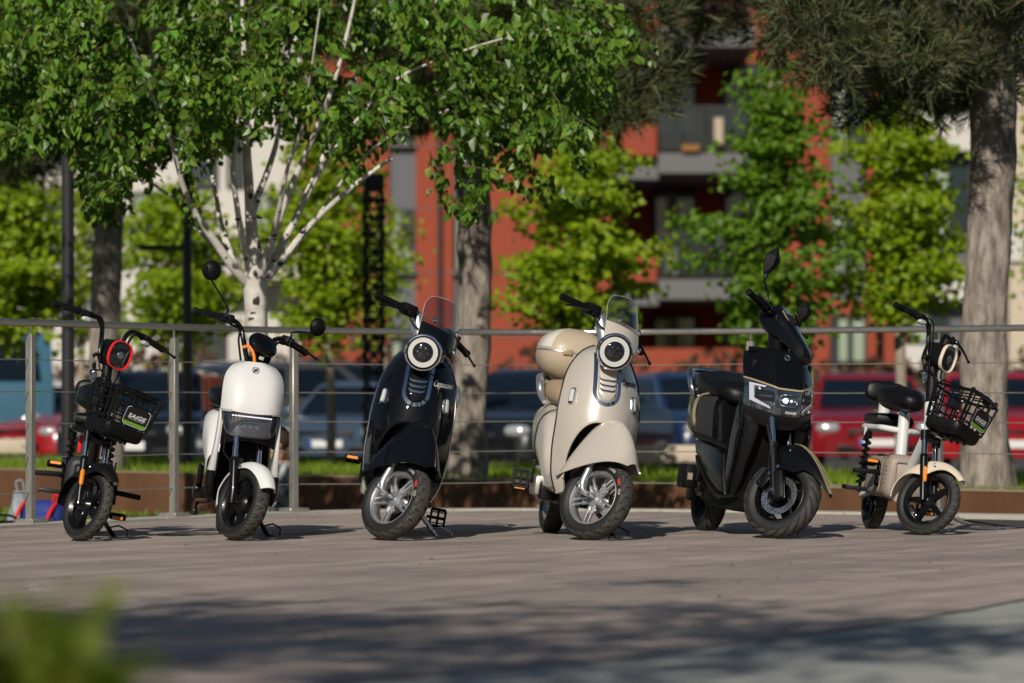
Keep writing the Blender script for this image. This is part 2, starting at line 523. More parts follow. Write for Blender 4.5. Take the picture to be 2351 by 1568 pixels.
def make_tyre(M, rad, wid, rim, par, style, fine=True):
    """rubber with moulded grooves; the crown is dustier than the sidewalls"""
    n, k = (400 if fine else 180), 26
    asp = (rad - rim) * 0.60
    h = asp; rc = rad - h
    amax = math.acos(max(-0.95, (rim - rc) / h))
    mb = MB(M)
    vs, fs, mi = [], [], []
    for i in range(n):
        ph = 2 * math.pi * i / n
        for j in range(k + 1):
            a = -amax + 2 * amax * j / k
            al = abs(a)
            g = 0.0
            if 0.12 < al < 1.25:
                if style == 'chevron':
                    q = (i / n * 26 + 1.2 * abs((al * 2.2) % 1.0 - 0.5) + (0.5 if a > 0 else 0)) % 1.0
                    g = 0.0032 if q < 0.20 else 0
                elif style == 'wave':
                    q = (i / n * 22 + 0.9 * al + 0.12 * math.sin(al * 9) + (0.5 if a > 0 else 0)) % 1.0
                    g = 0.0034 if q < 0.21 and 0.2 < al < 1.15 else 0
                else:
                    q = (i / n * 20 - 1.15 * al + (0.5 if a > 0 else 0)) % 1.0
                    g = 0.0036 if q < 0.22 else 0
            if style == 'chevron' and 1.25 <= al < 1.36: g = 0.0015
            rr = rc + (h - g) * math.cos(a)
            yy = (wid / 2 - g * 0.5) * sgnpow(math.sin(a), 0.85)
            vs.append(Vector((rr * math.cos(ph), yy, rr * math.sin(ph))))
            mi.append(g)
    for i in range(n):
        i2 = (i + 1) % n
        for j in range(k):
            q = (i * (k + 1) + j, i * (k + 1) + j + 1, i2 * (k + 1) + j + 1, i2 * (k + 1) + j)
            a = abs(-amax + 2 * amax * (j + 0.5) / k)
            gg = sum(1 for t in q if mi[t] > 0.001)
            mb.mi = 2 if gg >= 2 else (1 if a < 1.12 else 0)
            mb.add([vs[t] for t in q], [(0, 1, 2, 3)])
    # weld the quads again through the builder's merge
    o = mb.build('tyre', ['tyre_side', 'tyre_tread', 'tyre_groove'], par, sharp=30)
    bm = bmesh.new(); bm.from_mesh(o.data)
    bmesh.ops.remove_doubles(bm, verts=list(bm.verts), dist=1e-5)
    bmesh.ops.recalc_face_normals(bm, faces=list(bm.faces))
    bm.to_mesh(o.data); bm.free()
    return o


def make_wheel(root, M, rad, wid, rim, style, tread, disc=False, fine=True, brand=False):
    w = empty('wheel', parent=root)
    if brand:      # moulded and printed sidewall lettering
        for body, a0, m_ in (('JILUER', 78, 'print_grey'), ('TIRE', 46, 'print_red'), ('R20', 26, 'print_grey')):
            vs, fs = text_shape(body, .019, bold=.02)
            t = MB(M)
            pts = []
            for p in vs:
                rr_ = .160 + p.y; a = R(a0) - p.x / .166
                pts.append(Vector((rr_ * math.cos(a), -wid / 2 - .0006 + .10 * max(0, rr_ - .166) * .6, rr_ * math.sin(a))))
            t.add(pts, fs); t.build('sidewall_lettering', m_, w)
    make_tyre(M, rad, wid, rim, w, tread, fine)
    wr = wid * 0.70
    mb = MB(M)
    pr = [(rim + .005, -wr/2), (rim - .004, -wr/2 - .003), (rim - .011, -wr/2 + .004), (rim - .020, -wr * .22), (rim - .020, wr * .22), (rim - .011, wr/2 - .004), (rim - .004, wr/2 + .003), (rim + .005, wr/2)]
    mb.lathe(pr, (0, 0, 0), Y, 72, closed=True)
    hubr = rim * 0.27
    L0, L1 = hubr * 0.6, rim - .014
    if style == 'twin':
        for k in range(5):
            a = 2 * math.pi * k / 5 + 0.25
            rot = Matrix.Rotation(a, 3, 'Y')
            for sd in (-1, 1):
                mb.rbox(rot @ Vector(((L0 + L1) / 2 + .012, -wid * .14, sd * .0125)), (L1 - L0 - .01, wid * .20, .0125), .0045, 2, rot)
            mb.rbox(rot @ Vector((hubr + .012, -wid * .10, 0)), (.055, wid * .16, .044), .006, 2, rot)
        mb.lathe([(.012, -wid*.30), (hubr * .9, -wid * .27), (hubr * 1.05, -wid * .2), (hubr * 1.1, wid * .2), (.012, wid * .3)], (0, 0, 0), Y, 30)
        m = 'silver'
    elif style == 'five':
        for k in range(5):
            a = 2 * math.pi * k / 5 + 0.5
            rot = Matrix.Rotation(a, 3, 'Y')
            p = [Vector((hubr * .7, 0, -.020)), Vector((L1, 0, -.011)), Vector((L1, 0, .011)), Vector((hubr * .7, 0, .020))]
            mb.prism([rot @ q for q in p], (0, -wid * .17, 0), (0, wid * .17, 0))
            mb.rbox(rot @ Vector(((L0 + L1) / 2, -wid * .18, 0)), (L1 - L0, .006, .010), .002, 1, rot)
        mb.lathe([(.012, -wid*.55), (hubr * .55, -wid * .5), (hubr * .8, -wid * .3), (hubr * 1.0, -wid * .2), (hubr * 1.0, wid * .2), (.012, wid * .3)], (0, 0, 0), Y, 30)
        m = 'black_satin'
    elif style == 'plate':
        for k in range(6):
            a = 2 * math.pi * k / 6 + 0.3
            rot = Matrix.Rotation(a, 3, 'Y')
            p = [Vector((hubr * .7, 0, -.030)), Vector((rim * .62, 0, -.016)), Vector((L1, 0, -.030)), Vector((L1, 0, .030)), Vector((rim * .62, 0, .016)), Vector((hubr * .7, 0, .030))]
            mb.prism([rot @ q for q in p], (0, -wid * .16, 0), (0, wid * .14, 0))
        mb.lathe([(.012, -wid*.42), (hubr * .8, -wid * .40), (hubr * 1.25, -wid * .26), (hubr * 1.5, -wid * .16), (hubr * 1.5, wid * .2), (.012, wid * .3)], (0, 0, 0), Y, 36)
        m = 'black_satin'
    else:
        for k in range(5):
            a = 2 * math.pi * k / 5 + 0.95
            rot = Matrix.Rotation(a, 3, 'Y')
            p = [Vector((hubr * .7, 0, -.030)), Vector((L1, 0, -.022)), Vector((L1, 0, .022)), Vector((hubr * .7, 0, .030))]
            mb.prism([rot @ q for q in p], (0, -wid * .05, 0), (0, wid * .22, 0))
        mb.lathe([(.012, -wid*.35), (hubr * .8, -wid * .33), (hubr, -wid * .1), (hubr, wid * .25), (.012, wid * .3)], (0, 0, 0), Y, 30)
        m = 'black_satin'
    mb.build('rim', m, w, bevel=0)
    if disc:
        d = MB(M)
        ro, ri = disc
        yy = -wid * .36 if style == 'disc' else wid * .2
        d.lathe([(ri, yy - .002), (ro, yy - .002), (ro, yy + .002), (ri, yy + .002)], (0, 0, 0), Y, 60, closed=True)
        if style == 'disc':
            d.mi = 1
            for k in range(32):
                a = 2 * math.pi * k / 32
                r_ = ri + (ro - ri) * (0.25, 0.55, 0.8)[k % 3]
                c = Vector((r_ * math.cos(a), yy - .0025, r_ * math.sin(a)))
                d.cyl(c, c + Vector((0, -.0012, 0)), .0036, n=8)
        d.build('brake_disc', ['disc', 'tyre_groove'], w)
    ax = MB(M)
    ax.cyl((0, -wid * .5 - .028, 0), (0, wid * .5 + .028, 0), .009, n=12)
    for sd in (-1, 1):
        ax.cyl((0, sd * (wid * .5 + .022), 0), (0, sd * (wid * .5 + .034), 0), .014, n=6)
    ax.build('axle', 'chrome_soft', w)
    return w


def ribs(mb, p0, p1, r, n=9):
    p0, p1 = Vector(p0), Vector(p1)
    for i in range(n):
        t = (i + .5) / n
        q = p0.lerp(p1, t); d = (p1 - p0).normalized()
        mb.cyl(q - d * .004, q + d * .004, r, n=14)


def grip(root, S, inner, outer, lever=True, switch=(0.07, 0.05, 0.045), lever_drop=0.012, lamp=None, r=.0165, lever_len=1.03, lfwd=0.055):
    """rubber grip, brake lever and switch box on one half of a handlebar"""
    inner, outer = Vector(inner), Vector(outer)
    d = (outer - inner).normalized()
    mb = MB(S)
    mb.cyl(inner, outer, r - .002, r - .001, 16)
    ribs(mb, inner + d * .01, outer - d * .012, r + .0005, 12)
    mb.cyl(outer - d * .006, outer + d * .004, r + .003, r + .002, 16)
    mb.build('grip', 'black_matte', root)
    fwd = X - d * X.dot(d); fwd.normalize()
    up = d.cross(fwd)
    if up.z < 0: up = -up
    rot = Matrix((fwd, d, up)).transposed()
    if switch:
        sb = MB(S)
        c = inner - d * (switch[1] * .5 - .004)
        sb.rbox(c, (switch[2], switch[1], switch[0] * .7), .008, 2, rot)
        sb.rbox(c + fwd * switch[2] * .3 - up * .012, (switch[2] * .9, switch[1] * .6, .026), .006, 2, rot)
        sb.cyl(inner + d * .002, inner + d * .020, r + .005, n=16)
        o = sb.build('switch_box', 'black_plastic', root)
        kb = MB(S)
        kb.rbox(c + fwd * switch[2] * .5 + up * .006, (.006, .012, .010), .002, 1, rot)
        kb.rbox(c + fwd * switch[2] * .5 - up * .008 + d * .012, (.006, .010, .008), .002, 1, rot)
        kb.build('button', 'grey_plastic', o)
    if lever:
        lb = MB(S)
        a = inner - d * .03 + fwd * .024
        L = (outer - inner).length
        e = inner + d * L * lever_len + fwd * lfwd - up * lever_drop
        pts = [a, inner + d * .02 + fwd * (lfwd * .82) - up * lever_drop * .3, inner + d * L * .55 + fwd * (lfwd * .95) - up * lever_drop * .6, e]
        lb.tube(pts, [.010, .008, .0065, .0055], 10, 6)
        lb.ell(e, (.0085, .0085, .0085), 12, 8)
        lb.rbox(a, (.034, .03, .022), .006, 2, rot)
        lb.build('brake_lever', 'black_satin', root)
    if lamp:
        c = inner - d * .03 + fwd * .035 - up * .030
        w = MB(S)
        sell(w, c, (.018, .026, .013), 3, 3, 20, 8, rot=rot)
        o = w.build('turn_signal', 'clear', root)
        w = MB(S)
        for q in (-.012, 0, .012):
            w.ell(c + d * q + fwd * .006, (.005, .005, .005), 8, 6)
        w.build('bulb', 'chrome_soft', o)


def pedal(root, c, side, tilt=0.0, light='black_matte', open_frame=False):
    """platform pedal with amber reflector; side -1/+1 along y"""
    c = Vector(c)
    rot = Matrix.Rotation(tilt, 3, 'Y')
    mb = MB()
    w, l, t = .075, .085, .024
    if open_frame: t = .018
    P = lambda x, y, z: c + rot @ Vector((x, y, z))
    for sx in (-1, 1):
        mb.rbox(P(sx * l / 2, side * w / 2, 0), (.014, w, t), .003, 1, rot)
    for q in (0.02, .5, .98):
        mb.rbox(P(0, side * w * q, 0), (l, .012, t * .8), .003, 1, rot)
    mb.cyl(P(0, -side * .02, 0), P(0, side * w, 0), .008, n=10)
    for sx in (-1, 0, 1):
        mb.rbox(P(sx * .028, side * w / 2, t * .45), (.006, w * .9, .006), .001, 1, rot)
    o = mb.build('pedal', light, root)
    rf = MB()
    rf.rbox(P(l / 2 + .009, side * w / 2, 0), (.006, w * .72, t * .62), .001, 1, rot)
    rf.build('reflector', 'reflector', o)
    return o


def kickstand(root, p0, p1, mat1='black_satin'):
    p0, p1 = Vector(p0), Vector(p1)
    mb = MB()
    mb.cyl(p0, p1, .013, .011, 12)
    mb.rbox(p1 + Vector((0, .004, .006)), (.06, .035, .012), .004, 1)
    mb.tube([p0.lerp(p1, .62), p0.lerp(p1, .62) + Vector((.0, .05, .018)), p1 + Vector((.0, .055, .05)), p1 + Vector((.0, .055, .012))], .0045, 8)
    mb.build('kickstand', mat1, root)
    sp = MB()
    a, b = p0 + Vector((.03, -.01, -.005)), p0.lerp(p1, .45) + Vector((.03, -.012, 0))
    pts = []
    d = (b - a); u = d.orthogonal().normalized(); v = d.normalized().cross(u)
    for i in range(90):
        t = i / 89
        pts.append(a + d * t + (u * math.cos(i * .75) + v * math.sin(i * .75)) * .006)
    sp.tube(pts, .0015, 5)
    sp.build('spring', 'chrome_soft', root)


def coil(mb, a, b, r, turns, wire):
    a, b = Vector(a), Vector(b)
    d = b - a; u = d.orthogonal().normalized(); v = d.normalized().cross(u)
    n = turns * 12
    mb.tube([a + d * (i / n) + (u * math.cos(i / 12 * 2 * math.pi) + v * math.sin(i / 12 * 2 * math.pi)) * r for i in range(n + 1)], wire, 6)


def place(root, contact_px, contact_py, heading, lean, tyres_parent):
    """stand the finished scooter on the deck, leaning on its side stand"""
    d = FPX * EYE / (contact_py - 928.0)
    x = (contact_px - 1175.5) / FPX * d
    rot = Matrix.Rotation(R(-90 + heading), 4, 'Z') @ Matrix.Rotation(R(-lean), 4, 'X')
    lo = 9
    for o in tyres_parent:
        for c in o.children:
            if c.name.startswith('tyre'):
                for v in c.data.vertices:
                    lo = min(lo, (rot @ v.co).z)
        break
    root.rotation_mode = 'XYZ'
    root.rotation_euler = rot.to_euler()
    root.location = (x, d, -lo + .001)
    return root


def mirror_round(root, S, base, mid, c, rad, nrm):
    mb = MB(S)
    base, mid, c = Vector(base), Vector(mid), Vector(c)
    mb.cyl(base - Vector((0, 0, .02)), base + Vector((0, 0, .022)), .009, .0065, 12)
    mb.tube([base, base + Vector((0, 0, .03)), mid, c - Vector((0, 0, rad * .75))], .0048, 8, 5)
    o = mb.build('mirror', 'black_satin', root)
    n = Vector(nrm).normalized()
    hb = MB(S)
    hb.lathe([(.0005, -.026), (rad * .55, -.023), (rad * .86, -.012), (rad, .0), (rad, .008), (rad * .93, .011)], c, n * -1, 40)
    hb.build('mirror_shell', 'black_plastic', o)
    g = MB(S)
    g.lathe([(.0005, .009), (rad * .92, .009)], c, n * -1, 40)
    g.build('mirror_glass', 'chrome', o)
    k = MB(S)
    u = n.orthogonal().normalized()
    k.lathe([(rad * .80, -.019), (rad * .84, -.0165), (rad * .88, -.0125)], c, n * -1, 30, a0=R(100), a1=R(200), u=Y)
    k.build('mirror_groove', 'black_gloss', o)
    return o

# ================================================================== setting materials
MT['plank'] = mat('plank', (0.338, 0.280, 0.250), rough=0.62, var=0.22, objrand=0.15, stain=0.22, vscale=5, island=0.0, bump=0.12, bscale=26, stretch=(0.35, 6, 6), rvar=0.1)
MT['paving'] = mat('paving', (0.36, 0.365, 0.34), rough=0.75, stain=0.2, objrand=0.10, var=0.16, vscale=4, bump=0.15, bscale=80)
MT['edge_stone'] = mat('edge_stone', (0.42, 0.39, 0.34), rough=0.75, var=0.12, vscale=10, bump=0.1)
MT['sub_deck'] = mat('sub_deck', (0.05, 0.045, 0.04), rough=0.9)
MT['soil'] = mat('soil', (0.035, 0.045, 0.02), rough=0.95, var=0.4, vscale=3)
MT['asphalt'] = mat('asphalt', (0.055, 0.055, 0.058), rough=0.9, var=0.2, vscale=2, bump=0.2)
MT['ground'] = mat('ground', (0.10, 0.10, 0.09), rough=0.95, var=0.2, vscale=0.3)
MT['corten'] = mat('corten', (0.095, 0.042, 0.020), rough=0.85, col2=(0.15, 0.068, 0.030), vscale=3.5, bump=0.1, bscale=90, stretch=(1, 1, 0.5))
MT['corten_edge'] = mat('corten_edge', (0.30, 0.22, 0.15), rough=0.7)
MT['blade'] = leaf_mat('blade', (0.22, 0.32, 0.02), (0.36, 0.50, 0.02), 0.42, 0.5, 0.35)
MT['birch_leaf'] = leaf_mat('birch_leaf', (0.092, 0.175, 0.018), (0.20, 0.36, 0.012), 0.22, 0.40, 0.65, 0.45)
MT['maple_leaf'] = leaf_mat('maple_leaf', (0.235, 0.33, 0.010), (0.46, 0.60, 0.010), 0.44, 0.5, 0.30)
MT['lime_leaf'] = leaf_mat('lime_leaf', (0.12, 0.225, 0.014), (0.27, 0.45, 0.012), 0.42, 0.5, 0.32)
MT['bush_leaf'] = leaf_mat('bush_leaf', (0.15, 0.20, 0.020), (0.30, 0.38, 0.02), 0.40, 0.5, 0.30)
MT['shade_leaf'] = leaf_mat('shade_leaf', (0.06, 0.12, 0.02), (0.10, 0.20, 0.015), 0.25, 0.45, 0.30)
MT['needle'] = leaf_mat('needle', (0.088, 0.104, 0.040), (0.10, 0.12, 0.03), 0.06, 0.55, 0.45)
MT['hedge_leaf'] = leaf_mat('hedge_leaf', (0.11, 0.055, 0.030), (0.12, 0.08, 0.03), 0.2, 0.6, 0.5)
MT['cone'] = mat('cone', (0.28, 0.13, 0.04), rough=0.8)
MT['pine_bark'] = mat('pine_bark', (0.36, 0.31, 0.26), rough=0.9, col2=(0.09, 0.072, 0.06), vscale=12, bump=1.0, bscale=20, stretch=(1.6, 1.6, 0.50), lo=.36, hi=.70)
MT['birch_bark'] = mat('birch_bark', (0.66, 0.62, 0.57), rough=0.75, col2=(0.34, 0.29, 0.24), vscale=7, lo=.45, hi=.80, bump=0.25, bscale=18, stretch=(0.6, 0.6, 2.2))
MT['birch_twig'] = mat('birch_twig', (0.14, 0.085, 0.05), rough=0.7)
MT['bark_scar'] = mat('bark_scar', (0.035, 0.03, 0.028), rough=0.9)
MT['young_bark'] = mat('young_bark', (0.30, 0.25, 0.19), rough=0.85, var=0.2)
MT['red_wall'] = mat('red_wall', (0.29, 0.056, 0.026), rough=0.85, var=0.06, vscale=0.8)
MT['grey_panel'] = mat('grey_panel', (0.115, 0.115, 0.125), rough=0.6)
MT['slab_grey'] = mat('slab_grey', (0.14, 0.136, 0.138), rough=0.7)
MT['white_wall'] = mat('white_wall', (0.60, 0.57, 0.52), rough=0.85, var=0.04)
MT['cream_wall'] = mat('cream_wall', (0.56, 0.47, 0.36), rough=0.85, var=0.04)
MT['dark_frame'] = mat('dark_frame', (0.03, 0.03, 0.033), rough=0.5)
MT['pane'] = mat('pane', (0.03, 0.045, 0.045), rough=0.08, coat=1.0)
MT['curtain'] = mat('curtain', (0.30, 0.36, 0.27), rough=0.9)
MT['balustrade_glass'] = mat('balustrade_glass', (0.045, 0.055, 0.055), rough=0.1, alpha=0.5, coat=0.5)
MT['pole_black'] = mat('pole_black', (0.022, 0.022, 0.025), rough=0.45, coat=0.2)
MT['lattice'] = mat('lattice', (0.018, 0.017, 0.018), rough=0.6)
MT['fabric_pattern'] = mat('fabric_pattern', (0.015, 0.017, 0.028), rough=0.9, col2=(0.50, 0.50, 0.52), vscale=16)
MT['hair'] = mat('hair', (0.045, 0.022, 0.014), rough=0.6)
MT['skin'] = mat('skin', (0.48, 0.28, 0.20), rough=0.55)
MT['jeans'] = mat('jeans', (0.05, 0.07, 0.12), rough=0.9)
MT['bag_blue'] = mat('bag_blue', (0.015, 0.035, 0.20), rough=0.7, var=0.15)
MT['bag_pale'] = mat('bag_pale', (0.22, 0.26, 0.29), rough=0.5, var=0.3, vscale=14)
for nm, c in (('car_red', (0.20, 0.006, 0.012)), ('car_red_bright', (0.32, 0.007, 0.011)), ('car_navy', (0.012, 0.028, 0.075)), ('car_black', (0.008, 0.009, 0.011)), ('car_white', (0.70, 0.70, 0.68)),
              ('car_grey', (0.07, 0.068, 0.066)), ('car_sky', (0.065, 0.10, 0.15)), ('truck_blue', (0.055, 0.15, 0.22))):
    MT[nm] = mat(nm, c, rough=0.25, coat=1.0, metal=0.2 if nm in ('car_sky', 'car_grey') else 0.0)
MT['car_glass'] = mat('car_glass', (0.006, 0.011, 0.018), rough=0.08, spec=0.3, coat=0.2)
MT['headlamp'] = mat('headlamp', (0.62, 0.64, 0.66), rough=0.15, metal=0.5, coat=1.0)
MT['plate_white'] = mat('plate_white', (0.7, 0.7, 0.68), rough=0.5)
MT['plate_blue'] = mat('plate_blue', (0.01, 0.05, 0.35), rough=0.5)
MT['sticker_green'] = mat('sticker_green', (0.10, 0.75, 0.12), rough=0.6)

rnd = random.Random(11)
rng = np.random.default_rng(5)


def struct(name, mb, m, parent=None, **k):
    o = mb.build(name, m, parent, **k)
    if parent is None: o['kind'] = 'structure'
    return o


# ------------------------------------------------------------------ ground, road, lawn
g = MB(); g.box((0, 300, -.56), (1400, 1400, .1)); struct('ground', g, 'ground')
g = MB(); g.box((0, 56, -.37), (140, 34, .08)); struct('road', g, 'asphalt')
g = MB(); g.box((0, 27, -.30), (60, 22, .10)); struct('lawn', g, 'soil')

# ------------------------------------------------------------------ deck of planks
rim_pts = [(-7.0, 8.0), (-6.2, 12.0), (-5.0, 16.0), (-3.75, 18.9), (-2.75, 20.9), (-2.03, 22.2), (-1.33, 23.3), (-.6, 23.85), (.2, 24.02), (1.0, 23.8), (1.9, 23.35), (3.0, 22.7), (4.4, 21.6), (6.5, 19.2)]
rim = [Vector((p.x, p.y, 0)) for p in path([(x, y, 0) for x, y in rim_pts], 5)]
seam_pts = [(-3.6, 4.4), (-2.2, 6.55), (-.3, 9.2), (.5, 10.35), (1.7, 12.9), (2.62, 16.2), (2.93, 18.6), (2.80, 20.2), (2.50, 21.0), (2.55, 22.3), (2.6, 23.1)]
seam = [Vector((p.x, p.y, 0)) for p in path([(x, y, 0) for x, y in seam_pts], 5)]


def inside(poly, x, y):
    c = False; n = len(poly); j = n - 1
    for i in range(n):
        xi, yi, xj, yj = poly[i][0], poly[i][1], poly[j][0], poly[j][1]
        if (yi > y) != (yj > y) and x < (xj - xi) * (y - yi) / (yj - yi) + xi: c = not c
        j = i
    return c


k_end = min(range(len(rim)), key=lambda i: (rim[i] - seam[-1]).length)
wood = [(-7, 4.4)] + [(p.x, p.y) for p in rim[:k_end + 1]] + [(p.x, p.y) for p in reversed(seam)]
base = MB()
base.prism([Vector((x, y, 0)) for x, y in [(-7.2, 3)] + [(p.x, p.y) for p in rim] + [(6.5, 3)]], (0, 0, -.30), (0, 0, -.034))
deck = struct('deck', base, 'sub_deck', sharp=30)
DIRU = Vector((math.cos(R(58)), math.sin(R(58)), 0)); DIRV = Vector((-DIRU.y, DIRU.x, 0))
PW, GAP = .142, .009
planks = []
row = 0
for i in range(-30, 150):
    v0 = i * PW
    runs = []; cur = None
    s = -2.0
    while s < 30:
        p = DIRU * s + DIRV * v0
        ok = 4.0 < p.y < 24.5 and abs(p.x) < .150 * p.y + .9 and inside(wood, p.x, p.y)
        if ok and cur is None: cur = s
        if not ok and cur is not None: runs.append((cur, s)); cur = None
        s += .05
    for a, b in runs:
        s = a - rnd.random() * 2.4
        first = True
        while s < b:
            e = min(s + 2.4 + rnd.random() * .3, b)
            if e - max(a, s) > .12: planks.append((max(a, s), e, v0))
            s = e
planks.sort(key=lambda q: (DIRU * ((q[0] + q[1]) / 2) + DIRV * q[2]).y - .8 * (q[1] - q[0]))
# the nearest 300 are parts of their own, the far rows one joined part
rest = MB()
def plank_shape(mb, a, b, v, h=0.0, tl=0.0):
    w = PW / 2 - GAP / 2
    c = .004
    ring = lambda s: [DIRU * s + DIRV * (v + y) + Z * (z + h + tl * y) for y, z in ((-w, -.03), (w, -.03), (w, -c), (w - c, 0), (-w + c, 0), (-w, -c))]
    mb.loft([ring(a + .002), ring(b - .002)])
for i, (a, b, v) in enumerate(planks):
    h, tl = rnd.uniform(-.0012, .0012), rnd.uniform(-.010, .010)
    if i < 300:
        mb = MB()
        o_ = DIRU * a + DIRV * v
        mb.M = Matrix.Translation(-o_)
        plank_shape(mb, a, b, v, h, tl)
        # local axes: the grain runs along the board
        rz = Matrix.Rotation(-R(58), 4, 'Z')
        mb.M = rz @ mb.M
        o = mb.build('plank', 'plank', deck, sharp=20)
        o.location = o_; o.rotation_euler = (0, 0, R(58))
    else:
        plank_shape(rest, a, b, v, h, tl)
rest.M = Matrix.Rotation(-R(58), 4, 'Z')
ro = rest.build('far_planks', 'plank', deck, sharp=20)
ro.rotation_euler = (0, 0, R(58)); ro['kind'] = 'stuff'

# pale edging stones that carry the railing
for i in range(0, len(rim) - 3, 3):
    q = rim[i:i + 4]
    mb = MB(); vs = []
    for p, nx in zip(q, [1, 1, 1, 1]):
        j = rim.index(p)
        t = (rim[min(j + 1, len(rim) - 1)] - rim[max(j - 1, 0)]).normalized(); n = Vector((t.y, -t.x, 0))
        vs.append((p + n * .24, p + n * -.03))
    top = [a for a, b in vs] + [b for a, b in reversed(vs)]
    c = sum(top, Vector()) / len(top)
    top = [c + (p - c) * .992 for p in top]
    mb.prism(top, (0, 0, -.06), (0, 0, .012))
    mb.build('edging_stone', 'edge_stone', deck, sharp=30)

# grey paving beyond the wooden boards
pv = MB()
pave_poly = [(p.x, p.y) for p in seam] + [(p.x, p.y) for p in rim[k_end:]] + [(7.5, 12), (7.5, 3), (-3.6, 3)]
pv.prism([Vector((x, y, 0)) for x, y in pave_poly], (0, 0, -.033), (0, 0, -.016))
pav = struct('pavement', pv, 'sub_deck', sharp=30)
es = MB()
for a, b in zip(seam, seam[1:]):
    t = (b - a).normalized(); n = Vector((t.y, -t.x, 0))
    es.prism([a, b, b + n * .018, a + n * .018], (0, 0, -.03), (0, 0, .003))
es.build('edge_strip', 'dark_frame', pav, sharp=30)
D2 = Vector((math.cos(R(62)), math.sin(R(62)), 0)); N2 = Vector((-D2.y, D2.x, 0))
for i in range(-34, 22):
    for j in range(6, 46):
        s0 = j * .6 + (.3 if i % 2 else 0); v0 = i * .30
        c = D2 * (s0 + .3) + N2 * (v0 + .15)
        if not (6.0 < c.y < 24 and -.6 < c.x < .142 * c.y + .8): continue
        cs = [D2 * (s0 + a) + N2 * (v0 + b) for a, b in ((.003, .003), (.597, .003), (.597, .297), (.003, .297))]
        if not all(inside(pave_poly, p.x, p.y) for p in cs):
            # trim the slab to the seam by sampling its own outline
            pts = []
            for a in range(0, 31):
                pts.append((a / 30, [b for b in range(0, 16) if inside(pave_poly, *(D2 * (s0 + .6 * a / 30) + N2 * (v0 + .3 * b / 15)).xy)]))
            up = [D2 * (s0 + .6 * a) + N2 * (v0 + .02 * max(bs)) for a, bs in pts if bs]; lo = [D2 * (s0 + .6 * a) + N2 * (v0 + .02 * min(bs)) for a, bs in pts if bs]
            if len(up) < 4: continue
            cs = lo + up[::-1]
        mb = MB(); mb.prism(cs, (0, 0, -.015), (0, 0, rnd.uniform(-.002, .001)))
        o = mb.build('slab', 'paving', pav, sharp=30)


# ------------------------------------------------------------------ planter of weathering steel
A0, A1 = Vector((-9.5, 39.1, 0)), Vector((6.2, 21.85, 0))
wd = (A1 - A0).normalized(); wnm = Vector((-wd.y, wd.x, 0))
if wnm.y < 0: wnm = -wnm
L = (A1 - A0).length
pl = MB()
pl.prism([A0 + wnm * .06, A1 + wnm * .06, A1 + wnm * 6.0, A0 + wnm * 6.0], (0, 0, -.26), (0, 0, .055))
planter = pl.build('planter', 'soil')
tag(planter, 'long rust brown steel planter bed with grass and tree trunks in it', 'planter')
n = 14
for i in range(n):
    a = A0 + wd * (L * i / n + .004); b = A0 + wd * (L * (i + 1) / n - .004)
    mb = MB(); off = wnm * rnd.uniform(-.004, .004)
    mb.prism([a + off, b + off, b + wnm * .05 + off, a + wnm * .05 + off], (0, 0, -.26), (0, 0, .085))
    o = mb.build('steel_panel', 'corten', planter, sharp=30)
    mb = MB(); mb.prism([a - wnm * .006 + off, b - wnm * .006 + off, b + wnm * .075 + off, a + wnm * .075 + off], (0, 0, .0865), (0, 0, .100))
    mb.build('cap', 'corten_edge', o, sharp=30)


def blades(name, pts, hmin, hmax, m, parent=None):
    n = len(pts)
    P = np.array(pts); h = rng.uniform(hmin, hmax, n); a = rng.uniform(0, 2 * np.pi, n); w = rng.uniform(.006, .012, n)
    ln = rng.uniform(-.6, .6, (n, 2)) * h[:, None]
    dx, dy = np.cos(a) * w, np.sin(a) * w
    V = np.zeros((n, 3, 3))
    V[:, 0] = P + np.stack([dx, dy, 0 * dx], 1); V[:, 1] = P - np.stack([dx, dy, 0 * dx], 1)
    V[:, 2] = P + np.stack([ln[:, 0], ln[:, 1], h], 1)
    F = np.arange(n * 3).reshape(n, 3)
    o = np_mesh(name, V.reshape(-1, 3), F, m, parent)
    o['kind'] = 'stuff'
    return o


pts = []
for i in range(30000):
    p = A0 + wd * (L * rnd.random()) + wnm * (.08 + 5.8 * rnd.random() ** 1.4) + Z * .05
    if abs(p.x) < .150 * p.y + .4: pts.append(tuple(p))
gb = blades('planter_grass', pts, .04, .10, 'blade')
tag(gb, 'bright grass growing along the top of the rusty planter', 'grass')
pts = []
for i in range(26000):
    y = 22 + 15 * rnd.random(); x = (rnd.random() * 2 - 1) * (.145 * y + .3)
    t = (A0 + wd * ((x - A0.x) / wd.x)).y
    if y < t - .05 and not inside([(p.x, p.y) for p in rim], x, y): pts.append((x, y, -.26))
gb = blades('lawn_grass', pts, .03, .07, 'blade')
tag(gb, 'short lawn grass between the deck and the rusty planter', 'grass')

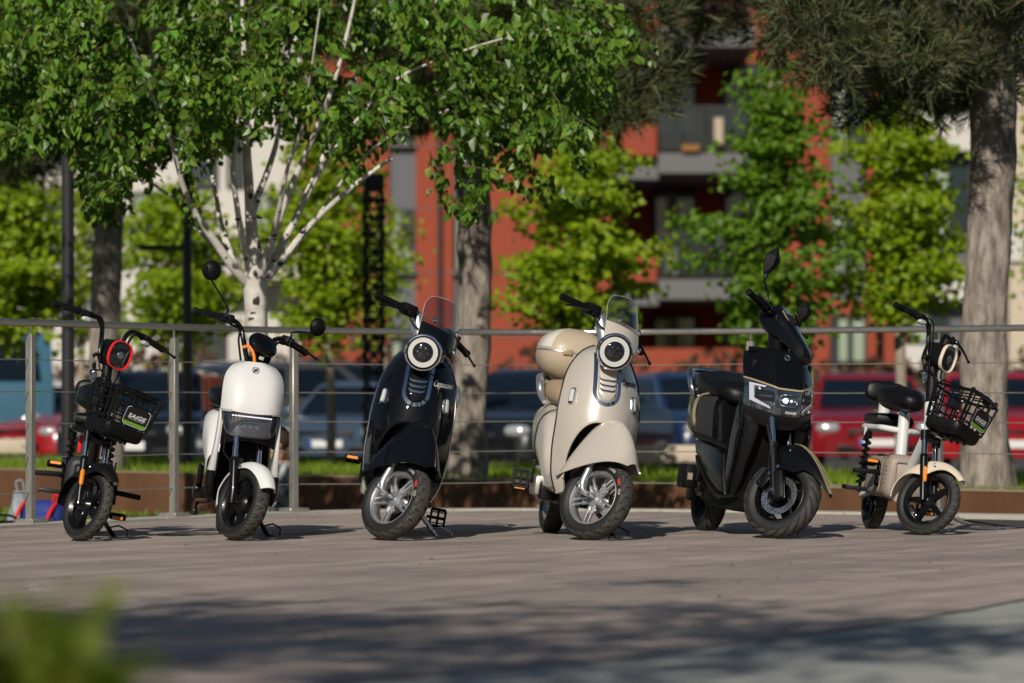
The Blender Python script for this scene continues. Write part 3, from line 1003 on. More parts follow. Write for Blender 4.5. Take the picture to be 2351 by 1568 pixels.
# ------------------------------------------------------------------ railing
posts = [(-3.40, 19.55), (-2.63, 20.98), (-1.95, 22.15), (-1.315, 23.15), (.225, 23.86), (1.455, 23.42), (2.53, 22.75), (3.55, 21.95)]
rl = empty('railing', (0, 0, 0))
tag(rl, 'steel railing with square posts, five thin cables and a round handrail', 'railing')
rp = [(-5.6, 14.2, 0), (-4.3, 17.6, 0)] + [(x, y, 0) for x, y in posts] + [(4.6, 20.9, 0), (6.2, 18.8, 0)]
rp = path(rp, 8)
hr = MB(); hr.tube([p + Z * 1.106 for p in rp], .0195, 16); hr.build('handrail', 'steel_rail', rl)
for i, (x, y) in enumerate(posts):
    a = posts[max(i - 1, 0)]; b = posts[min(i + 1, len(posts) - 1)]
    ang = math.atan2(b[1] - a[1], b[0] - a[0])
    rot = Matrix.Rotation(ang, 3, 'Z')
    mb = MB(); mb.rbox((x, y, .535), (.042, .042, 1.015), .003, 1, rot); po = mb.build('post', 'steel', rl)
    mb = MB(); mb.rbox((x, y, .022), (.14, .13, .028), .004, 1, rot); mb.build('base_plate', 'steel', po)
    mb = MB(); mb.cyl((x, y, 1.03), (x, y, 1.090), .006, n=10); mb.build('pin', 'chrome_soft', po)
for z in (.905, .730, .555, .372, .178):
    mb = MB()
    for a, b in zip(posts, posts[1:]):
        mb.tube([(a[0], a[1], z), ((a[0] + b[0]) / 2, (a[1] + b[1]) / 2, z - .004), (b[0], b[1], z)], .0032, 6, 3)
    a, b = posts[0], (-4.3, 17.6); mb.tube([(a[0], a[1], z), (b[0], b[1], z)], .0032, 6)
    a, b = posts[-1], (4.6, 20.9); mb.tube([(a[0], a[1], z), (b[0], b[1], z)], .0032, 6)
    mb.build('cable', 'steel', rl)

# ================================================================== foliage tools
def leaf_mesh(name, P, axis, nrm, size, m, parent=None, wide=.36, fold=.18):
    """oval leaves folded along the midrib: P base points, axis length direction, nrm face normal"""
    P = np.asarray(P, float); n = len(P)
    ax = np.asarray(axis, float); ax /= np.linalg.norm(ax, axis=1)[:, None]
    nm = np.asarray(nrm, float); nm -= ax * (nm * ax).sum(1)[:, None]
    nm /= np.maximum(1e-6, np.linalg.norm(nm, axis=1))[:, None]
    sd = np.cross(ax, nm)
    s = np.asarray(size, float)[:, None]
    V = np.zeros((n, 6, 3))
    V[:, 0] = P
    V[:, 1] = P + (ax * .30 + sd * wide + nm * fold) * s
    V[:, 2] = P + (ax * .66 + sd * wide * .72 + nm * fold * .7) * s
    V[:, 3] = P + (ax * 1.0 - nm * .06) * s
    V[:, 4] = P + (ax * .66 - sd * wide * .72 + nm * fold * .7) * s
    V[:, 5] = P + (ax * .30 - sd * wide + nm * fold) * s
    b = (np.arange(n) * 6)[:, None]
    F = np.concatenate([b + np.array([[0, 1, 2, 3]]), b + np.array([[0, 3, 4, 5]])], 1).reshape(-1, 4)
    return np_mesh(name, V.reshape(-1, 3), F, m, parent)


def rdir(n):
    v = rng.normal(size=(n, 3)); return v / np.linalg.norm(v, axis=1)[:, None]


def project(p):
    return 1175.5 + FPX * p[0] / p[1], 928 - FPX * (p[2] - EYE) / p[1]


def bark_tube(mb, pts, rad, n=18, amp=.06, sub=8, seed=0):
    """tapering trunk with an uneven surface"""
    P = path(pts, sub); m = len(P); rings = []
    u = None
    for i, p in enumerate(P):
        t = i / (m - 1) * (len(rad) - 1); k = min(int(t), len(rad) - 2); r = rad[k] + (rad[k + 1] - rad[k]) * (t - k)
        d = (P[min(i + 1, m - 1)] - P[max(i - 1, 0)]).normalized()
        if u is None: u = d.orthogonal().normalized()
        u = (u - d * u.dot(d)).normalized(); w = d.cross(u)
        ring = []
        for j in range(n):
            a = 2 * math.pi * j / n
            q = u * math.cos(a) + w * math.sin(a)
            f = 1 + amp * noise.noise(Vector((q.x * 2.2 + seed, q.y * 2.2, p.z * 1.7 + seed))) + amp * .7 * noise.noise(Vector((q.x * 6, q.y * 6 + seed, p.z * 5)))
            ring.append(p + q * r * f)
        rings.append(ring)
    mb.loft(rings)


# ------------------------------------------------------------------ pines
def pine(label, base, radii, lean, clumps, ntuft, seed, nlen=.13, boughs=()):
    global rng
    rng = np.random.default_rng(seed)
    rr = random.Random(seed)
    t = empty('pine_tree', base)
    tag(t, label, 'tree', 'pine trees behind the railing')
    b = Vector(base)
    mb = MB(Matrix.Translation(-b))
    pts = [b + Vector((lean[0] * z / 5 + .03 * math.sin(z * 1.9 + seed), lean[1] * z / 5, z)) for z in (-.15, .5, 1.2, 2.0, 2.8, 3.6, 4.6, 6.0, 8.0)]
    bark_tube(mb, pts, radii, 26, .16, 12, seed)
    mb.build('trunk', 'pine_bark', t, sharp=60)
    for q in boughs:
        mb = MB(Matrix.Translation(-b)); bark_tube(mb, q[0], q[1], 10, .12, 6, seed); mb.build('bough', 'pine_bark', t, sharp=60)
    # needle tufts: bundles of thin blades on the outside of every clump
    C = []; D = []
    for c, r in clumps:
        c = np.array(c)
        k = int(ntuft * (r / .3) ** 2.1)
        dv = rdir(k)
        dv[:, 2] *= .75
        C.append(c + dv * (r * rng.uniform(.40, 1.0, k) ** .7)[:, None]); D.append(dv + rng.normal(0, .25, (k, 3)) + np.array([0, 0, .25]))
    C = np.concatenate(C); D = np.concatenate(D); D /= np.linalg.norm(D, axis=1)[:, None]
    k = len(C); nn = 20
    dirs = np.repeat(D, nn, 0) + rng.normal(0, .55, (k * nn, 3)); dirs /= np.linalg.norm(dirs, axis=1)[:, None]
    base_ = np.repeat(C, nn, 0) + np.repeat(D, nn, 0) * rng.uniform(-.05, .05, (k * nn, 1))
    ln = rng.uniform(.75, 1.2, (k * nn, 1)) * nlen
    sdv = np.cross(dirs, rdir(k * nn)); sdv /= np.linalg.norm(sdv, axis=1)[:, None]
    V = np.stack([base_ + sdv * .0045, base_ - sdv * .0045, base_ + dirs * ln], 1).reshape(-1, 3) - np.array(base)
    o = np_mesh('crown', V, np.arange(len(V)).reshape(-1, 3), 'needle', t)
    cm = MB(Matrix.Translation(-b))
    for i in range(0, k, max(1, k // 90)):
        p = Vector(C[i] + D[i] * .06); cm.cyl(p, p + Vector(D[i]) * .045, .011, .004, 6)
    cm.build('cones', 'cone', t)['kind'] = 'stuff'
    return t


def clumps_in(poly, d, n, seed, rmin=.20, rmax=.36, dspread=.9):
    """clump centres spread over a drawn outline of the crown, at their own distances"""
    rr = random.Random(seed); out = []
    xs = [p[0] for p in poly]; ys = [p[1] for p in poly]
    while len(out) < n:
        x, y = rr.uniform(min(xs), max(xs)), rr.uniform(min(ys), max(ys))
        if inside(poly, x, y): out.append((tuple(at(x, y, d + rr.uniform(-dspread, dspread))), rr.uniform(rmin, rmax)))
    return out


def bough(px0, py0, px1, py1, d0, d1, r0=.05, r1=.015):
    a, b = at(px0, py0, d0), at(px1, py1, d1)
    return ([a, a.lerp(b, .35) + Vector((0, 0, .05)), a.lerp(b, .7) + Vector((0, 0, .02)), b], [r0, r1])


p3 = at(2268, 1112, 26.4)
pine('tall pine with pale furrowed trunk beside the beige basket bike', (p3.x, 26.4, .05), [.215, .162, .158, .156, .153, .148, .138, .12, .08], (.02, 0),
     clumps_in([(1700, 20), (1770, 140), (1850, 165), (1900, 255), (2010, 275), (2140, 255), (2230, 200), (2330, 60), (2480, 30), (2480, -520), (1620, -520), (1640, -20)], 26.2, 120, 3, .22, .42, 1.3), 54, 3,
     boughs=[bough(2270, 60, 2030, 120, 26.4, 25.6, .045), bough(2270, -60, 1800, 60, 26.4, 25.8, .055), bough(2275, 100, 2420, 20, 26.4, 25.9, .04)])
p2 = at(1078, 1094, 30.0)
pine('pine with straight grey trunk standing between the black and cream scooters', (p2.x, 30.0, .05), [.175, .134, .130, .127, .124, .120, .110, .10, .07], (.05, 0),
     clumps_in([(1000, 270), (1130, 260), (1290, 285), (1350, 265), (1430, 220), (1520, 165), (1600, 110), (1640, -20), (1660, -420), (640, -420), (760, 60), (900, 240)], 29.6, 120, 5, .26, .46, 1.5), 46, 5, .15,
     boughs=[bough(1090, 150, 1400, 130, 30, 29, .05), bough(1090, 40, 800, 60, 30, 29.2, .05)])
p1 = at(246, 1085, 34.0)
pine('pine with straight brown trunk just behind the tall black pole', (p1.x, 34.0, .05), [.17, .132, .128, .125, .122, .118, .108, .09, .06], (0, 0),
     clumps_in([(-120, 350), (60, 330), (150, 310), (260, 270), (400, 250), (560, 180), (620, 40), (640, -300), (-300, -300)], 33.6, 125, 9, .36, .62, 1.6), 48, 9, .16,
     boughs=[bough(246, 180, 60, 230, 34, 33, .05), bough(246, 60, 480, 90, 34, 33.4, .05)])

# ------------------------------------------------------------------ birch
rng = np.random.default_rng(21)
BD = 24.7
bb_ = at(588, 1195, BD); bbase = Vector((bb_.x, BD, -.27))
birch = empty('birch_tree', bbase)
tag(birch, 'white barked birch with many fanned limbs and fresh green leaves', 'tree')
TB = Matrix.Translation(-bbase)
mb = MB(TB)
bark_tube(mb, [bbase, at(592, 1000, BD), at(590, 800, BD), at(588, 720, BD), at(586, 655, BD), at(583, 600, BD), at(580, 540, BD)], [.095, .078, .072, .070, .082, .06, .04], 22, .10, 8, 2)
mb.build('trunk', 'birch_bark', birch, sharp=60)
limbs = [
    ([(574, 660), (540, 620), (497, 560), (455, 500), (425, 440), (405, 370), (380, 290), (340, 200), (300, 90)], .034, .012, -.5),
    ([(543, 622), (524, 570), (506, 510), (495, 440), (480, 370), (470, 280), (455, 150)], .027, .010, .35),
    ([(584, 640), (560, 560), (545, 480), (535, 380), (545, 300), (540, 180), (530, 40)], .030, .010, -.25),
    ([(586, 640), (578, 540), (572, 440), (566, 330), (566, 230), (560, 120), (555, -60)], .050, .018, .05),
    ([(576, 500), (590, 455), (612, 400), (634, 330), (650, 240), (664, 120), (680, -60)], .032, .010, .45),
    ([(594, 640), (622, 560), (652, 470), (690, 380), (730, 290), (770, 180), (806, 40), (830, -80)], .034, .012, -.35),
    ([(597, 645), (640, 575), (684, 490), (730, 390), (770, 300), (820, 170), (858, 60), (900, -60)], .030, .012, .3),
    ([(598, 655), (646, 600), (700, 530), (770, 462), (840, 405), (902, 362)], .028, .015, -.1),
    ([(652, 592), (690, 550), (735, 490), (795, 405), (870, 330), (960, 280), (1060, 240)], .020, .006, .6),
    ([(616, 575), (632, 520), (645, 460), (662, 380), (700, 270), (715, 160), (735, 20)], .024, .008, -.6),
    ([(524, 598), (500, 572), (462, 535), (420, 470), (350, 420), (270, 330), (180, 250), (80, 190)], .018, .006, .2),
    ([(690, 480), (735, 395), (800, 300), (900, 190), (1000, 140), (1150, 90), (1300, 60)], .018, .006, -.4),
]
limb_paths = []
for pts, r0, r1, dd in limbs:
    m_ = len(pts)
    W3 = [at(x, y, BD + dd * (i / (m_ - 1)) * 1.6) for i, (x, y) in enumerate(pts)]
    limb_paths.append(W3)
    mb = MB(TB); bark_tube(mb, W3, [r0 * .95, (r0 + r1) * .38, r1 * .75], 12, .20, 7, dd * 7)
    mb.build('limb', 'birch_bark', birch, sharp=60)
sc_ = MB(TB)
for (x, y, w, h) in ((587, 690, .028, .040), (583, 640, .016, .03), (455, 498, .012, .02), (520, 512, .012, .02), (575, 450, .014, .02), (655, 470, .012, .016), (605, 600, .012, .02), (700, 528, .010, .016), (470, 535, .010, .02), (594, 560, .012, .03), (560, 570, .010, .02)):
    c = at(x, y, BD - .065 if y > 640 else BD - .035)
    sell(sc_, c, (w, .012, h), 2.2, 2.2, 14, 8)
sq = random.Random(8)
for W3 in limb_paths:
    for k in range(3):
        i = sq.randrange(0, max(1, len(W3) // 3)); c = W3[i].lerp(W3[i + 1], sq.random())
        t_ = i / len(W3); r_ = .030 * (1 - .75 * t_)
        sell(sc_, c + Vector((sq.uniform(-.5, .5) * r_, -r_ * .75, 0)), (r_ * sq.uniform(.3, .8), r_ * .35, sq.uniform(.006, .016)), 2.2, 2.2, 10, 5)
for k in range(9):
    z = sq.uniform(-.2, 1.85); sell(sc_, bbase + Vector((sq.uniform(-.045, .045), -.066, z + .3)), (sq.uniform(.010, .028), .010, sq.uniform(.004, .010)), 2.2, 2.2, 10, 5)
sc_.build('bark_scar', 'bark_scar', birch)['kind'] = 'stuff'
ylow_t = [(-80, 330), (0, 345), (60, 330), (120, 330), (170, 345), (205, 470), (245, 500), (285, 455), (330, 420), (370, 430), (405, 470), (435, 495), (460, 430), (520, 330), (620, 310), (690, 360), (760, 385), (850, 385), (905, 350), (950, 345), (990, 400), (1015, 470), (1050, 500), (1110, 440), (1150, 360), (1200, 350), (1240, 330), (1290, 320), (1340, 320), (1370, 270), (1420, 190), (1470, 130), (1520, 90)]
tw = MB(TB)
LP, LA, LN = [], [], []
rr = random.Random(4)
def crown_ok(p, slack):
    x, y = project(p)
    return y < crv(ylow_t, x) + slack and x < 1500
count = 0
while count < 980:
    x = rr.uniform(-120, 1480) if rr.random() > .16 else rr.uniform(150, 520); yl = crv(ylow_t, x)
    y = rr.uniform(-110, yl - 10)
    if x > 950 and rr.random() < (x - 950) / 560: continue
    if ((x - 670) / 200) ** 2 + ((y - 400) / 150) ** 2 < 1 and rr.random() < .62: continue
    if noise.noise(Vector((x / 105, y / 95, 3.7))) < -.14: continue
    dep = BD + .25 + rr.gauss(0, .95)
    p = at(x, y, dep)
    out = Vector(((x - 590) / 700, (dep - BD) * .8, .15 + rr.gauss(0, .3)))
    d = (out.normalized() * .7 + Vector((rr.gauss(0, .4), rr.gauss(0, .4), rr.gauss(-.15, .35)))).normalized()
    L_ = rr.uniform(.22, .55); nseg = 6; q = p.copy(); pts = [q.copy()]
    for k in range(nseg):
        d = (d + Vector((rr.gauss(0, .12), rr.gauss(0, .12), -.16))).normalized(); q = q + d * L_ / nseg; pts.append(q.copy())
    if not crown_ok(pts[3], 12): continue
    count += 1
    if count % 2: tw.tube(pts, [.0030, .0012], 4)
    nl = int(L_ / .030)
    for k in range(nl):
        t = (k + rr.random()) / nl * nseg; i = min(int(t), nseg - 1); c = pts[i].lerp(pts[i + 1], t - i)
        if not crown_ok(c, rr.uniform(0, 30)): continue
        for rep in range(2):
            a = (d * .3 + Vector((rr.gauss(0, .6), rr.gauss(0, .6), -.75 + rr.gauss(0, .35)))).normalized()
            nn = Vector((rr.gauss(-.05, .8), rr.gauss(-.25, .8), rr.gauss(.40, .7)))
            LP.append(tuple(c + a * .012 + Vector((rr.gauss(0, .02), rr.gauss(0, .02), rr.gauss(0, .015))) - bbase)); LA.append(tuple(a)); LN.append(tuple(nn))
tw.build('twigs', 'birch_twig', birch)['kind'] = 'stuff'
o = leaf_mesh('crown', LP, LA, LN, np.clip(rng.normal(.064, .015, len(LP)), .028, .096), 'birch_leaf', birch)
# stray twigs hanging under the crown
for pts in ([(985, 345), (1005, 400), (1012, 440), (1030, 470), (1062, 490)], [(205, 420), (225, 470), (250, 500)], [(408, 420), (428, 470), (440, 500)], [(1150, 330), (1185, 400), (1210, 440)], [(1250, 400), (1290, 440), (1345, 452)], [(1390, 95), (1430, 88), (1500, 98)], [(1020, 440), (1075, 480), (1120, 490)], [(170, 340), (195, 420), (225, 495)], [(240, 400), (255, 450), (262, 510)], [(1100, 330), (1130, 390), (1180, 420)], [(1290, 300), (1330, 350), (1345, 380)], [(1010, 330), (1000, 380), (1008, 420)], [(430, 390), (436, 440), (448, 505)], [(1180, 360), (1230, 400), (1260, 455)]):
    W3 = path([at(x, y, BD - .3 + rr.uniform(-.3, .3) * 0) for x, y in pts], 5)
    mb = MB(TB); mb.tube(W3, [.004, .0015], 5)
    o = mb.build('hanging_twig', 'birch_twig', birch)
    P_, A_, N_ = [], [], []
    for k in range(26):
        c = W3[min(len(W3) - 1, int(len(W3) * (.1 + .9 * k / 25)))] + Vector((rr.gauss(0, .02), rr.gauss(0, .03), rr.gauss(0, .015)))
        a = Vector((rr.gauss(0, .5), rr.gauss(0, .4), -.8)).normalized()
        P_.append(tuple(c + a * .01 - bbase)); A_.append(tuple(a)); N_.append((rr.gauss(0, .5), -.7, rr.gauss(.3, .4)))
    leaf_mesh('leaves', P_, A_, N_, rng.uniform(.05, .075, len(P_)), 'birch_leaf', o)


# ------------------------------------------------------------------ young street trees
def young_tree(label, px, d, top, bot, halfw, ground_z, m, n, seed, trunk_r=.06, trunk_px=None, leaf=.085):
    global rng
    rng = np.random.default_rng(seed); rr = random.Random(seed)
    b0 = at(trunk_px or px, 928, d); base = Vector((b0.x, d, ground_z))
    t = empty('young_tree', base)
    tag(t, label, 'tree', 'young trees along the street')
    T = Matrix.Translation(-base)
    zt, zb_ = at(px, top, d).z, at(px, bot, d).z
    cx = at(px, 928, d).x; hw = halfw / FPX * d
    mb = MB(T); bark_tube(mb, [base, Vector((base.x + .03, d, (zb_ + ground_z) / 2)), Vector((base.x, d, zb_ + .1)), Vector((cx, d, zb_ + (zt - zb_) * .55)), Vector((cx, d, zt - .3))], [trunk_r, trunk_r * .85, trunk_r * .75, trunk_r * .4, .012], 12, .08, 5, seed)
    mb.build('trunk', 'young_bark', t, sharp=60)
    lm = MB(T)
    P_, A_, N_ = [], [], []
    nl = 46
    for i in range(nl):
        f = (i + rr.random()) / nl
        z = zb_ + (zt - zb_) * f
        prof = (math.sin(math.pi * min(1, .12 + .80 * f)) ** .8) * (1.0 - .35 * f)
        ang = rr.uniform(0, 2 * math.pi)
        ln = hw * prof * rr.uniform(.45, 1.25) * (1 + .75 * noise.noise(Vector((math.cos(ang) * 1.3 + seed, math.sin(ang) * 1.3, f * 3.1))))
        st = Vector((cx, d, z - .12 * (1 - f)))
        en = Vector((cx + math.cos(ang) * ln, d + math.sin(ang) * ln * .9, z + rr.uniform(.05, .35)))
        md = st.lerp(en, .5) + Vector((0, 0, .10))
        pp = path([st, md, en], 4)
        lm.tube(pp, [.016, .004], 5)
        k = int(n / nl * (.5 + prof))
        for j in range(k):
            tt = rr.random() ** .6
            c = pp[min(len(pp) - 1, int(tt * len(pp)))]
            c = c + Vector((rr.gauss(0, .15), rr.gauss(0, .15), rr.gauss(0, .065)))
            P_.append(tuple(c - base))
            A_.append((math.cos(ang) * .5 + rr.gauss(0, .5), math.sin(ang) * .5 + rr.gauss(0, .5), -.35 + rr.gauss(0, .4)))
            N_.append((rr.gauss(-.15, .5), rr.gauss(-.5, .5), rr.gauss(.8, .4)))
    lm.build('branches', 'young_bark', t)
    leaf_mesh('crown', P_, A_, N_, rng.uniform(.7, 1.25, len(P_)) * leaf, m, t, .46, .12)
    return t


TG = -.30
young_tree('bright green young tree directly above the cream scooter', 1312, 40, 345, 780, 200, .05, 'maple_leaf', 5600, 31)
young_tree('tall darker green young tree behind the black sport scooter', 1765, 39, 225, 850, 150, -.25, 'lime_leaf', 4600, 32)
young_tree('yellow green young tree behind the beige basket bike', 2066, 41, 290, 750, 175, TG, 'maple_leaf', 5600, 33, trunk_px=2064, trunk_r=.075)
young_tree('dense green young tree right of the birch trunk', 755, 42, 330, 810, 150, TG, 'maple_leaf', 5000, 34)
young_tree('young tree at the picture edge above the pale blue truck', 20, 41, 440, 790, 180, TG, 'maple_leaf', 5000, 35, trunk_px=-25)
young_tree('young tree between the brown pine and the birch', 395, 46, 470, 810, 175, TG, 'maple_leaf', 4800, 36)
young_tree('small young tree between black pole and brown pine', 185, 48, 450, 800, 90, TG, 'maple_leaf', 1300, 37)
young_tree('pale young tree glimpsed right of the furrowed pine', 2420, 43, 230, 700, 110, TG, 'maple_leaf', 1300, 38)
young_tree('slim young tree behind the cut metal pillar', 880, 50, 500, 800, 70, TG, 'maple_leaf', 900, 39)

# ------------------------------------------------------------------ near shrub and the tree that shades the foreground
def shrub(label, base, r, n, m, leaf, seed):
    rr = random.Random(seed); global rng
    rng = np.random.default_rng(seed)
    t = empty('shrub', base); tag(t, label, 'shrub')
    st = MB(); P_, A_, N_ = [], [], []
    for i in range(26):
        a = rr.uniform(0, 6.28); rr_ = rr.random() ** .5
        e = Vector((math.cos(a) * r[0] * rr_, math.sin(a) * r[1] * rr_, r[2] * (1 - .55 * rr_ ** 2) * rr.uniform(.85, 1.05)))
        pp = path([Vector((e.x * .2, e.y * .2, 0)), Vector((e.x * .6, e.y * .6, e.z * .6)), e], 6)
        st.tube(pp, [.006, .002], 5)
        for k in range(n // 26):
            c = pp[int(len(pp) * (.25 + .74 * rr.random()))]
            P_.append(tuple(c + Vector((rr.gauss(0, .02), rr.gauss(0, .02), rr.gauss(0, .02)))))
            A_.append((e.x + rr.gauss(0, .15), e.y + rr.gauss(0, .15), .12 + rr.gauss(0, .2))); N_.append((rr.gauss(0, .5), rr.gauss(-.2, .5), 1))
    st.build('stems', 'young_bark', t)
    leaf_mesh('foliage', P_, A_, N_, rng.uniform(.7, 1.2, len(P_)) * leaf, m, t, .34)
    return t
shrub('out of focus yellow green shrub in the near corner', (-.60, 4.1, 0), (.42, .36, .47), 3400, 'bush_leaf', .06, 51)

def shade_tree():
    rr = random.Random(77); global rng
    rng = np.random.default_rng(77)
    base = Vector((-5.2, 1.2, -.05))
    t = empty('shade_tree', base); tag(t, 'leafy tree beside the viewer casting dappled shade over the deck', 'tree')
    T = Matrix.Translation(-base)
    mb = MB(T); bark_tube(mb, [base, base + Vector((.1, 0, 1.5)), base + Vector((.3, .2, 3.2)), Vector((-4.2, 1.7, 5.0)), Vector((-3.2, 2.2, 6.2))], [.24, .2, .17, .12, .05], 16, .1, 6, 3)
    mb.build('trunk', 'pine_bark', t)
    P_, A_, N_ = [], [], []
    lm = MB(T)
    for i in range(SH_N):
        c = Vector((SH_C[0] + rr.uniform(-1, 1) * SH_R[0], SH_C[1] + rr.uniform(-1, 1) * SH_R[1], SH_C[2] + rr.gauss(0, .45)))
        q = ((c.x - SH_C[0]) / SH_R[0]) ** 2 + ((c.y - SH_C[1]) / SH_R[1]) ** 2
        if q > 1: continue
        lm.tube(path([Vector((-4.0, 1.8, 5.2)), Vector((-4.0, 1.8, 5.2)).lerp(c, .5) + Vector((0, 0, .25)), c], 4), [.03, .006], 5)
        rad = rr.uniform(.20, .55)
        for k in range(int(120 * (rad / .45) ** 2)):
            o_ = Vector((rr.gauss(0, 1), rr.gauss(0, 1), rr.gauss(0, .45))) * rad * .55
            P_.append(tuple(c + o_ - base)); A_.append((rr.gauss(0, 1), rr.gauss(0, 1), -.4)); N_.append((rr.gauss(-.3, .5), rr.gauss(-.5, .5), 1))
    lm.build('branches', 'young_bark', t)
    leaf_mesh('crown', P_, A_, N_, rng.uniform(.06, .10, len(P_)), 'shade_leaf', t, .4)
SH_C, SH_R, SH_N = (-3.05, 2.55, 5.6), (2.4, 2.3), 105
shade_tree()

# the trees across the square, behind the viewer: they show in the paintwork and keep the low sky off the shade
def square_tree(label, x, y, h, r, seed):
    global rng
    rng = np.random.default_rng(seed); rr = random.Random(seed)
    base = Vector((x, y, -.05)); t = empty('square_tree', base); tag(t, label, 'tree', 'trees across the square')
    mb = MB(); bark_tube(mb, [(0, 0, 0), (.05, 0, h * .3), (.1, .05, h * .6), (.1, 0, h * .85)], [.25, .2, .14, .04], 12, .08, 5, seed); mb.build('trunk', 'pine_bark', t)
    P_ = []
    for i in range(60):
        v = Vector((rr.gauss(0, 1), rr.gauss(0, 1), rr.gauss(0, 1))).normalized() * rr.random() ** .4
        c = Vector((v.x * r, v.y * r, h * .58 + v.z * h * .42))
        q = rr.uniform(.5, .95)
        for k in range(70): P_.append((c.x + rr.gauss(0, .45) * q, c.y + rr.gauss(0, .45) * q, c.z + rr.gauss(0, .35) * q))
    n = len(P_)
    leaf_mesh('crown', P_, rdir(n), rdir(n) + np.array([0, 0, .8]), rng.uniform(.20, .34, n), 'shade_leaf', t, .45)
for i, (x, y, h, r) in enumerate(((-19, -9, 8.5, 3.6), (-11.5, -17, 9.5, 4.0), (-3.5, -22, 11.0, 4.2), (4.5, -19, 11.0, 4.0), (11.5, -15, 11.5, 4.0), (18, -8, 10.0, 3.8), (24, 2, 9.5, 3.6), (-25, 1, 8.5, 3.6))):
    square_tree('broad leafy tree on the far side of the square', x, y, h, r, 80 + i)

# ================================================================== buildings
BDIST = 90.0
def rect(mb, x0, x1, y0, y1, d, th=.3):
    """a slab whose front face lies d metres out and spans the given picture box"""
    a, b = at(x0, y1, d), at(x1, y0, d)
    mb.box(((a.x + b.x) / 2, d + th / 2, (a.z + b.z) / 2), (abs(b.x - a.x), th, abs(b.z - a.z)))
    return mb


def window(parent, x0, x1, y0, y1, d, mull=1, curtain=None):
    f = MB(); a, b = at(x0, y1, d), at(x1, y0, d); t = .07
    w, h = b.x - a.x, b.z - a.z
    f.box((a.x + t / 2, d, (a.z + b.z) / 2), (t, .10, h)); f.box((b.x - t / 2, d, (a.z + b.z) / 2), (t, .10, h))
    f.box(((a.x + b.x) / 2, d, a.z + t / 2), (w - 2 * t, .10, t)); f.box(((a.x + b.x) / 2, d, b.z - t / 2), (w - 2 * t, .10, t))
    for k in range(1, mull + 1):
        f.box((a.x + w * k / (mull + 1), d, (a.z + b.z) / 2), (t, .09, h - 2 * t))
    o = f.build('window', 'dark_frame', parent)
    p = MB(); p.box(((a.x + b.x) / 2, d + .03, (a.z + b.z) / 2), (w - t, .02, h - t)); p.build('pane', 'pane', o)
    if curtain:
        for u0, u1, v0, v1 in curtain:
            c = MB(); c.box((a.x + w * (u0 + u1) / 2, d + .012, a.z + h * (v0 + v1) / 2), (w * (u1 - u0), .012, h * (v1 - v0))); c.build('curtain', 'curtain', o)
    return o


red = empty('apartment_building', (0, BDIST, -.4))
tag(red, 'red rendered apartment block with grey panels and glass balconies', 'building')
def part(name, m, par, boxes, d=BDIST, th=.3):
    mb = MB(Matrix.Translation((0, -BDIST, .4)))
    for b in boxes: rect(mb, *b, d, th)
    return mb.build(name, m, par, sharp=30)
_old_build = MB.build
def rel(fn, *a, **k):
    """build a window in the building's own coordinates"""
    o = fn(*a, **k)
    o.location = Vector((0, -BDIST, .4))
    return o
TOP = -350
part('wall', 'red_wall', red, [(690, 893, TOP, 905)])
part('wall', 'red_wall', red, [(955, 1040, TOP, 905)])
part('wall', 'red_wall', red, [(1100, 1400, TOP, 905)])
part('wall', 'red_wall', red, [(1800, 1905, TOP, 905)])
part('wall', 'red_wall', red, [(1990, 2012, TOP, 905)])
for x0, x1 in ((893, 955), (1040, 1100), (1905, 1990)):
    for k in range(-2, 2):
        y = 480 + 292 * k
        part('spandrel_panel', 'grey_panel', red, [(x0, x1, y + 145, y + 292)], BDIST + .12)
        rel(window, red, x0, x1, y, y + 145, BDIST + .15, 1, [(.12, .40, .05, .95), (.60, .92, .04, .34)] if k == 0 else [(.1, .4, .1, .9)])
part('spandrel_panel', 'red_wall', red, [(1905, 1990, 690, 722)], BDIST + .05)
rel(window, red, 1908, 1990, 722, 835, BDIST + .06, 1, [(.22, .46, .02, .9), (.62, .92, .02, .9)])
dp_ = MB(Matrix.Translation((0, -BDIST, .4))); a, b = at(1010, TOP, BDIST - .08), at(1010, 890, BDIST - .08); dp_.cyl(b, a, .055, n=10); dp_.build('drainpipe', 'dark_frame', red)
# recessed balcony bay
part('recess_wall', 'red_wall', red, [(1395, 1815, TOP, 905)], BDIST + 4.4)
for y in (85, 375, 665):
    part('balcony_slab', 'slab_grey', red, [(1370, 1512, y + 8, y + 36)], BDIST - .5, 4.9)
    part('balcony_slab', 'slab_grey', red, [(1512, 1735, y - 24, y + 22)], BDIST - 1.2, 5.6)
    part('balustrade_panel', 'red_wall', red, [(1430, 1508, y - 90, y - 18)], BDIST - .4, .08)
    for x0 in (1512, 1566, 1620, 1674):
        part('glass_panel', 'balustrade_glass', red, [(x0 + 1, x0 + 53, y - 128, y - 30)], BDIST - 1.1, .03)
    part('rail', 'dark_frame', red, [(1510, 1732, y - 133, y - 128)], BDIST - 1.12, .06)
    rel(window, red, 1500, 1600, y + 60, y + 225, BDIST + 4.3, 1, [(.30, .46, .05, .95)])
    rel(window, red, 1660, 1760, y + 60, y + 225, BDIST + 4.3, 1)
part('base_wall', 'red_wall', red, [(1400, 1800, 800, 905)], BDIST - .3)
part('bay_wall', 'red_wall', red, [(1385, 1400, TOP, 905), (1800, 1815, TOP, 905)], BDIST + .3, 4.2)
